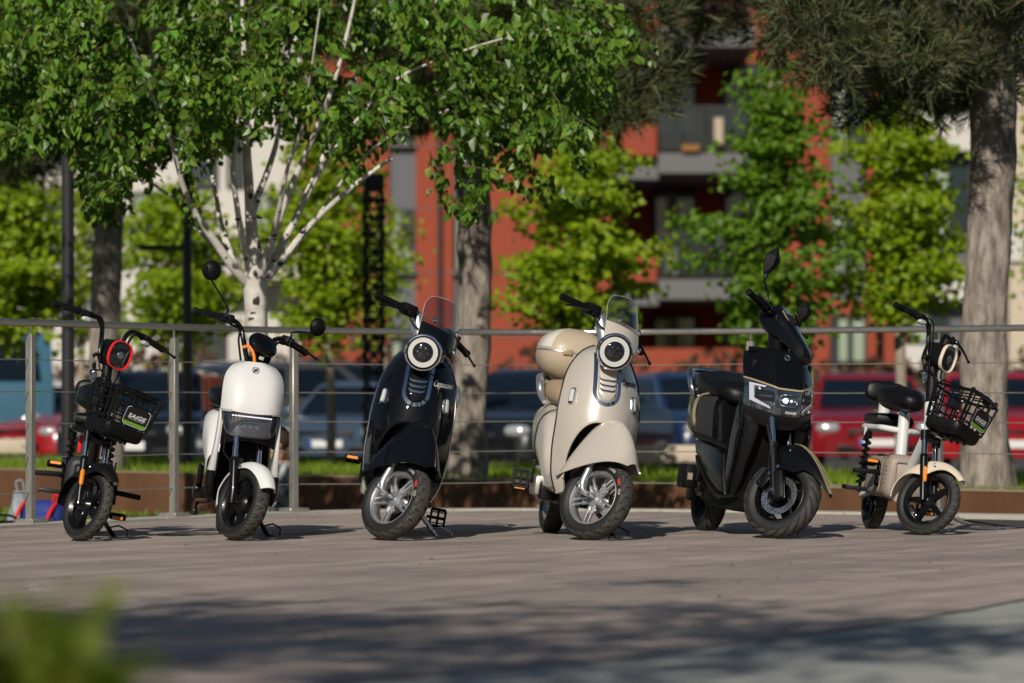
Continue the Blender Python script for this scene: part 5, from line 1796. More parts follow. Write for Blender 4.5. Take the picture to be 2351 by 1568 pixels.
    def ff(u, v):
        x = -.222 + .364 * v
        h = crv([(a, b) for a, b, c, d in ft], x); w = crv([(a, c) for a, b, c, d in ft], x); b_ = crv([(a, d) for a, b, c, d in ft], x)
        a = abs(u)
        k = 1 - a ** 1.75
        yy = math.copysign(w * (.50 * (1 - (1 - a) ** 2.2) + .50 * a ** 2.4), u)
        return Vector((x, yy, b_ + (h - b_) * k))
    fm.grid(ff, 40, 34)
    fo = fm.build('fender', paint, root, sharp=60, solid=.006)
    rb = MB(S)
    rb.tube([ff(1, v / 30) for v in range(31)], .0035, 6)
    rb.tube([ff(-1, v / 30) for v in range(31)], .0035, 6)
    rb.build('fender_edge', paint, fo)

    # fork
    fk = MB(S)
    for sd in (-1, 1):
        top = Vector((axx(.40) + .02, sd * .066, .40)); low = Vector((-.055, sd * .082, .262))
        fk.cyl(top, low, .018, .017, 16)
        fk.tube([low + Vector((0, 0, .03)), low + Vector((.002, 0, -.012)), Vector((-.03, sd * .082, .215)), Vector((.0, sd * .078, RW))], [.018, .019, .016, .013], 12, 5)
        fk.cyl(Vector((-.05, sd * .070, .225)), Vector((-.05, sd * .108, .225)), .015, n=14)
    fko = fk.build('fork', 'silver', root)
    bt = MB(S)
    for sd in (-1, 1):
        bt.cyl((-.05, sd * .106, .225), (-.05, sd * .116, .225), .010, n=6)
    bt.build('bolt', 'chrome', fko)
    cal = MB(S)
    cal.rbox((.045, .055, .275), (.05, .03, .04), .008)
    cal.build('brake_caliper', 'taupe_dark', root)

    # handlebar covers, grips
    nk = MB(S)
    for sd in (-1, 1):
        pts = [Vector((axx(.90) + .03, sd * .060, .885)), Vector((axx(.97) + .03, sd * .072, .97)), Vector((axx(1.03) + .01, sd * .088, 1.045)), Vector((axx(1.06) - .0, sd * .105, 1.080)), Vector((axx(1.06) - .01, sd * .128, 1.082))]
        nk.tube(pts, [.036, .034, .031, .029, .019], 16, 6)
    nk.tube([Vector((axx(1.0), -.085, 1.03)), Vector((axx(1.0) - .02, 0, 1.03)), Vector((axx(1.0), .085, 1.03))], .036, 14, 6)
    nk.build('handlebar_cover', 'silver', root)
    st = MB(S)
    st.cyl((axx(.55), 0, .55), (axx(1.0), 0, 1.0), .03, n=18)
    st.build('steering_column', 'black_satin', root)
    for sd in (-1, 1):
        i_ = Vector((axx(1.06) - .012, sd * .195, 1.080)); o_ = Vector((axx(1.06) - .055, sd * .345, 1.066))
        b = MB(S); b.cyl((axx(1.06) - .01, sd * .12, 1.082), i_, .012, n=12); b.build('handlebar', 'black_satin', root)
        grip(root, S, i_, o_, switch=(.085, .072, .062), lever_len=1.16 if sd > 0 else .95, lever_drop=.035, lfwd=.06)
        cb = MB(S)
        cb.tube([i_ + Vector((.03, -sd * .03, -.02)), i_ + Vector((.06, -sd * .05, -.05)), Vector((axx(.98) + .09, sd * .06, .99)), Vector((axx(.92) + .05, sd * .03, .92))], .004, 7, 5)
        cb.build('cable', 'black_matte', root)

    # wind screen
    def wsf(u, v, off=0):
        k = max(0.0, (v - .62) / .38)
        w = .142 * (1 - .10 * v) * (1 - .42 * (1 - math.sqrt(max(0.0, 1 - k * k))))
        z = .962 + .262 * v - .012 * abs(u) ** 3 * (1 - v) - .014 * k * abs(u) ** 2
        y = u * w
        x = axx(.96) + .155 - .135 * v ** 1.2 - .075 * (y / .142) ** 2 + off
        return Vector((x, y, z))
    w1 = MB(S); w1.grid(lambda u, v: wsf(u, .40 + .60 * v), 26, 20)
    ws = w1.build('windscreen', 'screen', root, sharp=80, fixn=True)
    w2 = MB(S); w2.grid(lambda u, v: wsf(u, .40 * v), 26, 10)
    w2.build('windscreen_base', paint if topbox is False else 'cream_paint', ws, sharp=80, solid=.004)
    rm = MB(S)
    ed = [wsf(-1, i / 24) for i in range(25)] + [wsf(-1 + 2 * i / 30, 1) for i in range(1, 31)] + [wsf(1, 1 - i / 24) for i in range(1, 25)]
    rm.tube(ed, .0015, 6)
    rm.build('screen_rim', 'clear', ws)
    for u, v in ((-.62, .50), (.62, .50), (-.60, .16), (.60, .16)):
        b = MB(S)
        p = wsf(u, v, .004); n = Vector((.9, u * .5, .25)).normalized()
        b.lathe([(.0005, .012), (.010, .010), (.0135, .003), (.015, 0), (.015, -.004)], p, n, 18)
        b.build('screw', 'chrome', ws)
    dots = MB(S)
    for r_ in range(3):
        for k in range(40):
            u = -.96 + 1.92 * (k + .5 * (r_ % 2)) / 40
            p = wsf(u, .415 + .022 * r_, .0012)
            dots.box(p, (.001, .0028, .0028))
    dots.build('dot_row', paint, ws)

    # rear body
    secs = [(-.34, .22, .34, .15), (-.45, .20, .32, .165), (-.58, .20, .33, .175), (-.68, .22, .44, .182), (-.76, .25, .60, .187), (-.90, .30, .67, .190), (-1.08, .35, .68, .186), (-1.25, .40, .67, .165), (-1.38, .47, .655, .12), (-1.47, .53, .63, .05)]
    bd = MB()
    bd.loft([sring((x, 0, (a + b) / 2), Y, Z, w, (b - a) / 2, 3.0, 40) for x, a, b, w in secs])
    bo = bd.build('rear_body', paint, root, sharp=60)
    for sd in (-1, 1):
        se = MB()
        pts = []
        for i in range(30):
            t = i / 29
            x = -.80 - .12 * math.sin(t * math.pi) ** .8 - .06 * t
            z = .64 - .30 * t
            k = min(secs, key=lambda q: abs(q[0] - x))
            ww = crv([(a, d) for a, b, c, d in secs], x); zc = crv([(a, (b + c) / 2) for a, b, c, d in secs], x); hh = crv([(a, (c - b) / 2) for a, b, c, d in secs], x)
            q = max(0.0, 1 - abs((z - zc) / hh) ** 3.0) ** (1 / 3.0)
            pts.append(Vector((x, sd * (ww * q + .0015), z)))
        se.tube(pts, .003, 6)
        se.build('panel_seam', 'black_plastic', bo)
        fl = MB()
        fl.rbox((-.80, sd * .150, .325), (.22, .05, .02), .008)
        fl.build('panel_flange', paint, bo)
    seat = MB()
    seat.loft([sring((x, 0, z), Y, Z, w, h, 2.8, 32) for x, z, w, h in ((-.66, .69, .05, .02), (-.69, .695, .11, .045), (-.80, .70, .150, .062), (-.98, .715, .165, .070), (-1.18, .735, .150, .062), (-1.30, .74, .10, .035), (-1.33, .74, .05, .015))])
    seat.build('seat', accents['seat'], root, sharp=60)
    gr = MB()
    gr.tube([(-.98, -.168, .66), (-1.04, -.180, .70), (-1.10, -.185, .765), (-1.32, -.14, .80), (-1.42, 0, .805), (-1.32, .14, .80), (-1.10, .185, .765), (-1.04, .180, .70), (-.98, .168, .66)], [.012, .020, .022, .020, .022, .020, .022, .020, .012], 12, 6)
    gr.build('grab_rail', 'silver', root)
    if topbox:
        c = (-1.34, 0, .925); r_ = (.175, .188, .145)
        b1 = MB(); sell(b1, c, r_, 2.2, 2.7, 44, 14, -1, .10)
        bx = b1.build('top_box', 'box_tan', root, sharp=60)
        b2 = MB(); sell(b2, c, (r_[0] * 1.004, r_[1] * 1.004, r_[2] * 1.0), 2.2, 2.7, 44, 14, .10, 1)
        b2.build('lid', 'box_tan', bx, sharp=60)
        b3 = MB(); sell(b3, c, (r_[0] * 1.012, r_[1] * 1.012, r_[2]), 2.2, 2.7, 44, 2, .07, .125)
        b3.build('trim_strip', 'silver', bx, sharp=60)
        # lighter pearl panel wrapping the side of the lid
        b4 = MB()
        def lp(u, v):
            h = .20 + .78 * v
            a = math.asin(max(-1, min(1, sgnpow(h, 1.1)))); k = max(.01, sgnpow(math.cos(a), 2 / 2.2))
            th = R(-170 + 128 * u)
            return Vector(c) + Vector((r_[0] * 1.008 * k * sgnpow(math.cos(th), 2 / 2.7), r_[1] * 1.010 * k * sgnpow(math.sin(th), 2 / 2.7), r_[2] * 1.006 * sgnpow(math.sin(a), 2 / 2.2)))
        b4.grid(lp, 24, 10, 0, 1)
        b4.build('lid_panel', 'pearl', bx, sharp=60, solid=.002)
        b5 = MB(); b5.rbox((-1.166, -.055, .938), (.022, .05, .03), .005); b5.build('latch', 'gold', bx)
        b6 = MB(); b6.box((-1.36, 0, .785), (.2, .16, .03)); b6.build('rack_plate', 'black_plastic', bx)

    # running gear
    sa = MB()
    sa.rbox((-.95, -.085, .21), (.55, .045, .05), .01); sa.rbox((-.95, .085, .21), (.55, .045, .05), .01)
    sa.rbox((-.62, 0, .20), (.22, .20, .09), .02)
    sa.rbox((-.70, -.13, .215), (.16, .10, .11), .025)
    sa.build('swing_arm', 'black_satin', root)
    mo = MB(); mo.rbox((-.74, -.170, .235), (.17, .07, .105), .02); mo.build('motor_cover', 'steel', root)
    cs = MB()
    cs.tube([(-.70, -.17, .25), (-.70, -.238, .25)], .008, 8)
    cs.rbox((-.69, -.218, .30), (.02, .012, .12), .004)
    cs.build('crank', 'black_satin', root)
    for c, sd, tl, m_, of in pedal_spec:
        pedal(root, c, sd, tl, m_, of)
    kickstand(root, (-.56, .10, .16), (-.58, .235, .022), 'chrome_soft' if not topbox else 'black_satin')
    return place(root, px, py, heading, lean, [fw])

# ================================================================== white city scooter
def white_scooter(heading, lean, steer, px, py):
    root = empty('city_scooter')
    tag(root, 'white moped style scooter with plain front panel and two round black mirrors', 'scooter', 'electric two-wheelers parked in a row')
    RW, rake = .183, 22
    S = steer_matrix(RW, rake, steer)
    axx = lambda z: -math.tan(R(rake)) * (z - RW)
    fw = make_wheel(root, S @ Matrix.Translation((0, 0, RW)), RW, .084, .128, 'plate', 'chevron')
    make_wheel(root, Matrix.Translation((-1.12, 0, RW)), RW, .084, .128, 'plate', 'chevron', fine=False)
    wt = [(.20, .140), (.45, .148), (.62, .151), (.70, .151), (.76, .149), (.80, .142), (.835, .124), (.86, .095), (.874, .055)]
    xt = [(.20, -.20), (.40, -.11), (.52, -.075), (.62, -.07), (.75, -.10), (.83, -.15), (.875, -.20)]
    dt = [(.2, .10), (.6, .085), (.88, .075)]
    W = lambda z: crv(wt, z)
    def sp(y, z, off=0.0):
        def f(y_, z_):
            u_ = max(-1.0, min(1.0, y_ / W(z_)))
            return Vector((crv(xt, z_) - crv(dt, z_) * abs(u_) ** 4.0, y_, z_))
        p = f(y, z)
        if off:
            e = .004
            n = (f(y + e, z) - f(y - e, z)).cross(f(y, z + e) - f(y, z - e)).normalized()
            if n.x < 0: n = -n
            p = p + n * off
        return p
    mb = MB()
    def fp(u, v):
        zb = .618 + .012 * u * u
        z = zb + (.874 - zb) * v
        return sp(u * W(z), z)
    mb.grid(fp, 44, 26)
    pn = mb.build('front_panel', 'white_paint', root, sharp=50, solid=.008)
    # emblem: broken ring with three wavy bars
    em = MB()
    c = (0.0, .832)
    for a0, a1 in ((100, 265), (-80, 85)):
        for i in range(24):
            q = []
            for rr, k in ((.0165, i), (.0165, i + 1), (.0138, i + 1), (.0138, i)):
                a = R(a0 + (a1 - a0) * k / 24)
                q.append(sp(c[0] + rr * 1.05 * math.cos(a), c[1] + rr * math.sin(a), .0022))
            em.add(q, [(0, 1, 2, 3)])
    for k, (x0, x1) in enumerate(((-.008, .012), (-.0115, .0115), (-.012, .008))):
        zz = c[1] + .0062 - .0062 * k
        for i in range(10):
            q = []
            for dz, j in ((.0019, i), (.0019, i + 1), (-.0019, i + 1), (-.0019, i)):
                t = j / 10
                q.append(sp(x0 + (x1 - x0) * t, zz + dz + .0016 * math.sin((t - .5) * 3), .0022))
            em.add(q, [(0, 1, 2, 3)])
    em.build('emblem', 'print_dark', pn)
    # head lamp
    def lampw(z):
        t = max(0.0, min(1.0, (z - .505) / .115))
        return .095 + .047 * t ** .45
    ch = MB()
    def cf(u, v):
        zlo = .455 + .030 * (1 - abs(u)) ** .6
        z = zlo + (.622 - zlo) * v
        return sp(u * .143, z, -.010)
    ch.grid(cf, 36, 20)
    cho = ch.build('grille_panel', 'black_matte', root, sharp=60, solid=.012)
    rim_ = MB()
    pts = [sp(u * lampw(z), z, -.002) for u, z in [(-1, .618), (-1, .59), (-1, .565), (-1, .54), (-.98, .522), (-.92, .510), (-.8, .505), (0, .503), (.8, .505), (.92, .510), (.98, .522), (1, .54), (1, .565), (1, .59), (1, .618)]]
    rim_.tube(pts, .0065, 8, 3)
    rim_.build('lamp_rim', 'grey_plastic', cho)
    ln = MB()
    ln.grid(lambda u, v: sp(u * lampw(.508 + .105 * v) * .97, .508 + .105 * v, .001 + .004 * (1 - u * u)), 30, 14)
    lo = ln.build('headlight', 'lens_smoke', root)
    inn = MB()
    for y0 in (-.034, -.004, .026):
        inn.lathe([(.0005, .003), (.0105, .002), (.0120, .0)], sp(y0 + .006, .556, .0055), X, 18)
    inn.build('projector', 'lens_inner', lo)
    fr = MB()
    ptsf = [sp(.004 + .060 * math.cos(a), .556 + .020 * sgnpow(math.sin(a), .7), .0065) for a in [2 * math.pi * i / 40 for i in range(41)]]
    fr.tube(ptsf, .0014, 5)
    fr.build('projector_frame', 'lens_inner', lo)
    st = MB()
    for k in range(15):
        y0 = -.088 + .0128 * k
        st.rbox(sp(y0, .6035, .006), (.003, .0118, .0064), .001, 1)
    st.build('led_strip', 'led_blue', lo)
    dk = MB()
    dk.grid(lambda u, v: sp(u * .146, .609 + .010 * v + .012 * u * u, .002), 30, 3)
    dk.build('light_bar', 'lens_dark', lo)
    for sd in (-1, 1):
        tsg = MB()
        tsg.grid(lambda u, v: sp(sd * (.119 + .022 * u), .610 + .014 * v + .012 * .8, .004), 6, 3)
        tsg.build('turn_signal', 'clear', lo)
    # white rails on both sides
    for sd in (-1, 1):
        rl = MB()
        rings = []
        for x, y, z, a, b in ((-.200, .1445, .632, .048, .0070), (-.198, .1445, .61, .052, .0075), (-.196, .1455, .55, .056, .0085), (-.205, .148, .46, .060, .0110), (-.236, .151, .38, .064, .0155), (-.264, .154, .325, .064, .0195)):
            rings.append(sring((x, sd * y, z), X, Y, a, b, 5.5, 28))
        rl.loft(rings)
        rl.build('side_rail', 'white_paint', root, sharp=60)
    for sd in (-1, 1):
        dl = MB()
        rings = []
        for x, y, z, a, b in ((-.262, .157, .324, .062, .021), (-.275, .155, .26, .070, .024), (-.28, .150, .205, .06, .024), (-.285, .145, .18, .04, .018)):
            rings.append(sring((x, sd * y, z), X, Y, a, b, 3.5, 22))
        dl.loft(rings)
        dl.build('lower_rail', 'black_plastic', root, sharp=60)
    bk = MB()
    bk.grid(lambda u, v: Vector((-.34 + .03 * u * u, u * (.135 - .03 * v), .18 + .60 * v)), 12, 12)
    bk.build('inner_shield', 'black_matte', root, solid=.02)
    hs = MB(); hs.rbox((-.27, 0, .36), (.10, .10, .26), .02); hs.build('wheel_arch', 'black_matte', root)

    # fender
    fm = MB(S)
    def ff(u, v):
        th = R(-104 + 168 * v)          # 0 is straight up, positive forward
        rr = .206 + .034 * max(0, v - .55) ** 1.5 * 3.0
        w = .058 * (1 - .25 * max(0, v - .8) / .2) * (1 - .3 * max(0, .15 - v) / .15)
        k = 1 - .020 / rr * 0
        return Vector((rr * math.sin(th), u * w, RW + rr * math.cos(th) - .040 * abs(u) ** 2.6)) if False else \
            Vector(((rr - .042 * abs(u) ** 2.6) * math.sin(th), u * w, RW + (rr - .042 * abs(u) ** 2.6) * math.cos(th)))
    fm.grid(ff, 22, 44)
    fo = fm.build('fender', 'white_paint', root, sharp=60, solid=.005)
    b = MB(S)
    for sd in (-1,):
        b.lathe([(.0005, .004), (.006, .003), (.008, 0)], (-.03, sd * .062, RW + .172), Y * sd, 12)
    b.build('screw', 'chrome_soft', fo)
    fk = MB(S)
    for sd in (-1, 1):
        fk.cyl((axx(.36) + .0, sd * .070, .36), (axx(.485), sd * .070, .485), .0145, n=16)
    fko = fk.build('fork', 'chrome', root)
    fl = MB(S)
    for sd in (-1, 1):
        fl.tube([(.005, sd * .066, .165), (axx(.2), sd * .068, .22), (axx(.37), sd * .070, .37)], [.016, .021, .0235], 16)
        fl.cyl((axx(.365), sd * .070, .365), (axx(.385), sd * .070, .385), .026, .022, 16)
    fl.build('fork_slider', 'black_satin', fko)
    cbl = MB(S)
    cbl.tube([(-.17, -.10, .47), (-.14, -.105, .40), (-.08, -.09, .36), (-.03, -.075, .30)], .004, 7, 6)
    cbl.build('cable', 'black_matte', root)

    # handlebar
    hb = MB(S)
    for sd in (-1, 1):
        ax1 = axx(1.0)
        hb.tube([(axx(.84), sd * .030, .84), (axx(.88), sd * .055, .885), (axx(.95), sd * .082, .96), (ax1 - .005, sd * .100, 1.010), (ax1 - .01, sd * .140, 1.035), (ax1 - .018, sd * .200, 1.035)], .0125, 12, 6)
    hb.build('handlebar', 'black_satin', root)
    for sd in (-1, 1):
        i_ = Vector((axx(1.0) - .020, sd * .205, 1.035)); o_ = Vector((axx(1.0) - .07, sd * .345, 1.020))
        grip(root, S, i_, o_, switch=(.06, .055, .05), lever_len=1.14 if sd > 0 else .80, lever_drop=.012, lfwd=.06)
    cb = MB(S)
    for sd in (-1, 1):
        cb.tube([(axx(1.0) + .015, sd * .19, 1.02), (axx(1.0) + .03, sd * .12, 1.02), (axx(1.0) + .035, sd * .085, .95), (axx(.9) + .03, sd * .06, .87)], .0042, 7, 6)
        cb.tube([(axx(1.0) - .01, sd * .17, 1.015), (axx(1.0) + .005, sd * .115, 1.005), (axx(1.0) + .015, sd * .105, .95), (axx(.9), sd * .075, .86)], .0055, 7, 6)
    cb.build('cable', 'black_matte', root)
    oc = MB(S)
    oc.tube([(axx(.95) + .02, -.085, .925), (axx(.95) + .05, -.070, .935), (axx(.93) + .065, -.048, .905), (axx(.88) + .06, -.030, .85)], .0085, 10, 6)
    oc.build('orange_cable', 'orange', root)
    ds = MB(S)
    rot = Matrix.Rotation(R(-38), 3, 'Y')
    sell(ds, (axx(.97) + .055, .004, .965), (.036, .080, .062), 2.4, 2.3, 36, 16, rot=rot)
    ds.build('display', 'black_gloss', root, sharp=80)
    dm = MB(S); dm.cyl((axx(.90), 0, .86), (axx(.97) + .03, 0, .95), .018, n=12); dm.rbox((axx(.90) + .01, 0, .88), (.05, .09, .03), .008); dm.build('stem', 'black_satin', root)
    mirror_round(root, S, (axx(1.03) - .012, -.195, 1.055), (axx(1.1), -.270, 1.150), (axx(1.2) + .02, -.325, 1.235), .049, (1, -.25, .0))
    mirror_round(root, S, (axx(1.03) - .012, .205, 1.055), (axx(1.05), .255, 1.105), (axx(1.1) + .01, .345, 1.158), .047, (1, .1, .0))

    # rear
    secs = [(-.34, .17, .27, .14), (-.60, .16, .27, .15), (-.68, .20, .42, .155), (-.76, .28, .62, .165), (-.95, .36, .64, .175), (-1.15, .44, .64, .165), (-1.32, .50, .62, .11), (-1.40, .54, .60, .04)]
    bd = MB(); bd.loft([sring((x, 0, (a + b) / 2), Y, Z, w, (b - a) / 2, 3.2, 36) for x, a, b, w in secs[2:]])
    bd.build('rear_body', 'white_paint', root, sharp=60)
    fb = MB(); fb.loft([sring((x, 0, (a + b) / 2), Y, Z, w, (b - a) / 2, 4.5, 36) for x, a, b, w in secs[:3]])
    fb.build('foot_board', 'black_plastic', root, sharp=60)
    se = MB(); se.loft([sring((x, 0, z), Y, Z, w, h, 3, 30) for x, z, w, h in ((-.66, .66, .06, .02), (-.72, .67, .13, .045), (-.92, .69, .165, .055), (-1.15, .71, .16, .05), (-1.30, .72, .08, .02))])
    se.build('seat', 'seat_vinyl', root, sharp=60)
    pp = MB()
    pp.rbox((-.62, -.185, .285), (.05, .03, .13), .008, 2, Matrix.Rotation(R(20), 3, 'Y'))
    pp.rbox((-.64, -.175, .205), (.10, .07, .06), .012)
    pp.tube([(-.62, -.10, .17), (-.62, -.175, .155), (-.60, -.19, .145), (-.56, -.192, .12)], .008, 8)
    pp.rbox((-.555, -.192, .105), (.022, .026, .03), .006)
    pp.build('foot_peg', 'black_satin', root)
    sw = MB(); sw.rbox((-.88, -.08, .19), (.50, .04, .05), .01); sw.rbox((-.88, .08, .19), (.50, .04, .05), .01); sw.build('swing_arm', 'black_satin', root)
    kickstand(root, (-.52, .09, .15), (-.56, .185, .022))
    return place(root, px, py, heading, lean, [fw])


# ================================================================== angular black scooter
def angular_scooter(heading, lean, steer, px, py):
    root = empty('sport_scooter')
    tag(root, 'glossy black angular scooter with lit headlight, gold stripes and drilled brake disc', 'scooter', 'electric two-wheelers parked in a row')
    RW, rake = .207, 25
    S = steer_matrix(RW, rake, steer)
    axx = lambda z: -math.tan(R(rake)) * (z - RW)
    fw = make_wheel(root, S @ Matrix.Translation((0, 0, RW)), RW, .094, .134, 'disc', 'block', (.098, .066))
    make_wheel(root, Matrix.Translation((-1.22, 0, RW)), RW, .104, .130, 'disc', 'block', fine=False)

    # faceted nose: half width and front position against height
    wt = [(.55, .150), (.60, .172), (.66, .180), (.78, .183), (.86, .180), (.93, .168)]
    xt = [(.55, -.150), (.60, -.105), (.64, -.085), (.75, -.09), (.82, -.13), (.93, -.205)]
    fy = [(.55, .06), (.93, .075)]
    W = lambda z: crv(wt, z)
    def sp(y, z, off=0.0):
        w = W(z); f = crv(fy, z); x0 = crv(xt, z)
        a = abs(y)
        x = x0 - .15 * max(0, a - f) ** 1.2 / max(1e-3, w - f) ** 1.2 - .02 * max(0, a / w - .9) / .1
        p = Vector((x, y, z))
        if off:
            n = Vector((1, 0 if a < f else math.copysign(.75, y), .22)).normalized()
            p = p + n * off
        return p
    zst = lambda y: .742 + .045 * max(0, abs(y) - .055) / .125       # lower edge of the top panel
    zlb = lambda y: .612 + .040 * max(0, abs(y) - .055) / .125       # lower edge of the lamps
    zch = lambda y: .545 + .030 * max(0, abs(y) - .05) / .13
    us = [-1, -.92, -.8, -.62, -.45, -.38, -.3, -.15, 0, .15, .3, .38, .45, .62, .8, .92, 1]
    def strip(name, lo, hi, m, par, off0=0.0, n=10, solid=.008, u0=-1, u1=1):
        mb = MB(); vs = []; fs = []
        uu = [u for u in us if u0 - 1e-6 <= u <= u1 + 1e-6]
        for i, u in enumerate(uu):
            for j in range(n + 1):
                y = u * .18
                z = lo(y) + (hi(y) - lo(y)) * j / n
                y = u * W(z)
                vs.append(sp(y, z, off0))
        for i in range(len(uu) - 1):
            for j in range(n):
                a = i * (n + 1) + j
                fs.append((a, a + n + 1, a + n + 2, a + 1))
        mb.add(vs, fs)
        return mb.build(name, m, par, sharp=22, solid=solid)
    top = strip('nose_panel', lambda y: zst(y) + .006, lambda y: .935 - .012 * (abs(y) / .18) ** 2, 'black_gloss', root, .004, 12, .012)
    strip('gold_stripe', lambda y: zst(y) - .003, lambda y: zst(y) + .006, 'gold', top, .006, 1, .006)
    bezel = strip('headlight', zlb, lambda y: zst(y) - .004, 'lens_smoke', root, -.004, 6, .02)
    strip('chin_panel', zch, lambda y: zlb(y) - .003, 'grey_plastic', root, .004, 5, .012)
    # C-shaped running lights, fins and the lit projector
    for sd in (-1, 1):
        d = MB()
        q = lambda y, z: sp(sd * y, z, .003)
        def quad(a, b, c_, e):
            d.add([q(*a), q(*b), q(*c_), q(*e)], [(0, 1, 2, 3)])
        quad((.168, .765), (.152, .752), (.148, .690), (.163, .678))
        quad((.168, .765), (.105, .752), (.112, .745), (.152, .752))
        quad((.163, .678), (.148, .690), (.085, .652), (.080, .640))
        d.build('running_light', 'drl', bezel, solid=.003)
        f = MB()
        for k in range(2):
            z0 = .733 - .032 * k
            f.add([q(.146, z0), q(.080, z0 - .006), q(.078, z0 - .024), q(.143, z0 - .024)], [(0, 1, 2, 3)])
        f.build('lamp_fin', 'grey_plastic', bezel, solid=.003)
        dv = MB(); dv.tube([sp(sd * .064, zlb(.0) + .004, .001), sp(sd * .066, .738, .001)], .0025, 6); dv.build('lamp_divider', 'lens_inner', bezel)
    pj = MB()
    cz = .688
    ring = [sp(.047 * sgnpow(math.cos(a), .6), cz + .030 * sgnpow(math.sin(a), .6), .003) for a in [2 * math.pi * i / 40 for i in range(41)]]
    pj.tube(ring, .0026, 6)
    pj.build('projector_frame', 'lens_inner', bezel)
    for y0, m_, rr in ((-.014, 'bulb', .0105), (.016, 'led_blue', .0075), (-.031, 'led_blue', .0035), (.034, 'led_blue', .0035)):
        b = MB(); b.lathe([(.0005, .004), (rr * .7, .003), (rr, 0)], sp(y0, cz, .002), X, 18); b.build('bulb', m_, bezel)
    vs, fs = text_shape('SAIGE', .017, shear=.15, align='CENTER', space=1.05, bold=.03)
    t = MB(); t.add([sp(p.x * 1.25 + .018, .624 + p.y, .0035) for p in vs], fs); t.build('lamp_lettering', 'print_white', bezel)
    em = MB()
    em.lathe([(.012, 0), (.014, .003), (.0165, .003), (.018, 0)], sp(0, .905, .005), Vector((.8, 0, .55)), 28)
    for k in (-1, 0, 1): em.rbox(sp(0, .905 + k * .007, .008), (.003, .022, .0028), .001, 1)
    em.build('emblem', 'chrome_soft', top)

    # leg shield sides
    for sd in (-1, 1):
        mb = MB()
        rings = []
        for z, xa, xb, yi, yo in ((.70, -.285, -.350, .12, .166), (.64, -.235, -.350, .11, .178), (.585, -.205, -.355, .10, .182), (.53, -.215, -.370, .098, .184), (.45, -.245, -.390, .102, .184), (.36, -.285, -.405, .112, .181), (.27, -.325, -.418, .122, .177), (.195, -.370, -.425, .135, .170)):
            rings.append([Vector((xa, sd * yi, z)), Vector((xa - .012, sd * (yo - .004), z)), Vector((xa - .030, sd * yo, z)), Vector((xb, sd * yo, z)), Vector((xb, sd * yi, z))])
        mb.loft(rings)
        mb.build('leg_shield', 'black_gloss', root, sharp=70)
        e = MB(); e.tube([Vector((xa - .008, sd * (yo - .002), z)) for z, xa, yo in ((.585, -.205, .182), (.53, -.215, .184), (.45, -.245, .184), (.36, -.285, .181), (.27, -.325, .177), (.195, -.370, .170))], .003, 6, 3)
        e.build('edge_trim', 'black_plastic', root)
    bk = MB()
    bk.prism([Vector((x, 0, z)) for x, z in [(-.24, .88), (-.30, .90), (-.34, .60), (-.42, .22), (-.38, .20), (-.32, .40), (-.25, .62)]], (0, -.155, 0), (0, .155, 0))
    bk.build('inner_shield', 'black_matte', root, sharp=30, bevel=.008)
    tp = MB()
    tp.grid(lambda u, v: Vector((-.215 - .09 * v - .09 * u * u * (1 - v), u * (.165 + .004 * v), .930 + .010 * v - .012 * u * u * (1 - v))), 10, 4)
    tp.build('top_cover', 'black_satin', root, solid=.008)

    # handlebar head
    hd = MB(S)
    ax = axx(1.05)
    prof = [(-.105, 1.075), (-.100, 1.112), (-.060, 1.152), (-.005, 1.160), (.10, 1.085), (.225, .972), (.244, .930), (.224, .908), (.10, .968), (.03, .990), (-.05, 1.022)]
    rings = []
    for y, k in ((-.082, .62), (-.078, .78), (-.062, .94), (-.040, 1.0), (.040, 1.0), (.062, .94), (.078, .78), (.082, .62)):
        cx, cz_ = .04, 1.02
        rings.append([Vector((ax + cx + (x - cx) * k, y * (1 - .22 * max(0, (x - .05)) / .15), cz_ + (z - cz_) * k)) for x, z in prof])
    hd.loft(rings)
    ho = hd.build('handlebar_head', 'black_gloss', root, sharp=28)
    dp = MB(S)
    dp.prism([Vector((ax + x, 0, z)) for x, z in ((.005, 1.164), (.095, 1.088), (.185, .990), (.180, .982), (.088, 1.082), (.0, 1.158))], (0, -.048, 0), (0, .048, 0))
    dp.build('dash_screen', 'lens_dark', ho)
    stp = MB(S)
    for sd in (-1, 1):
        stp.tube([(ax + .03, sd * .062, 1.134), (ax + .10, sd * .054, 1.073), (ax + .215, sd * .040, .965)], .003, 6)
    stp.build('gold_stripe', 'gold', ho)
    ck = MB(S); ck.loft([sring((axx(z) + dx, 0, z), X, Y, a, b, 3, 24) for z, a, b, dx in ((.86, .070, .075, .0), (.93, .050, .052, .0), (1.03, .045, .05, .0))]); ck.build('steering_neck', 'black_satin', root)
    for sd in (-1, 1):
        i_ = Vector((ax - .035, sd * .130, 1.115)); o_ = Vector((ax - .050, sd * .285, 1.125))
        b = MB(S); b.cyl((ax - .02, sd * .08, 1.115), i_, .013, n=12); b.build('handlebar', 'black_satin', root)
        grip(root, S, i_, o_, switch=(.055, .06, .05), lever_len=.85, lever_drop=.0, lfwd=.05)
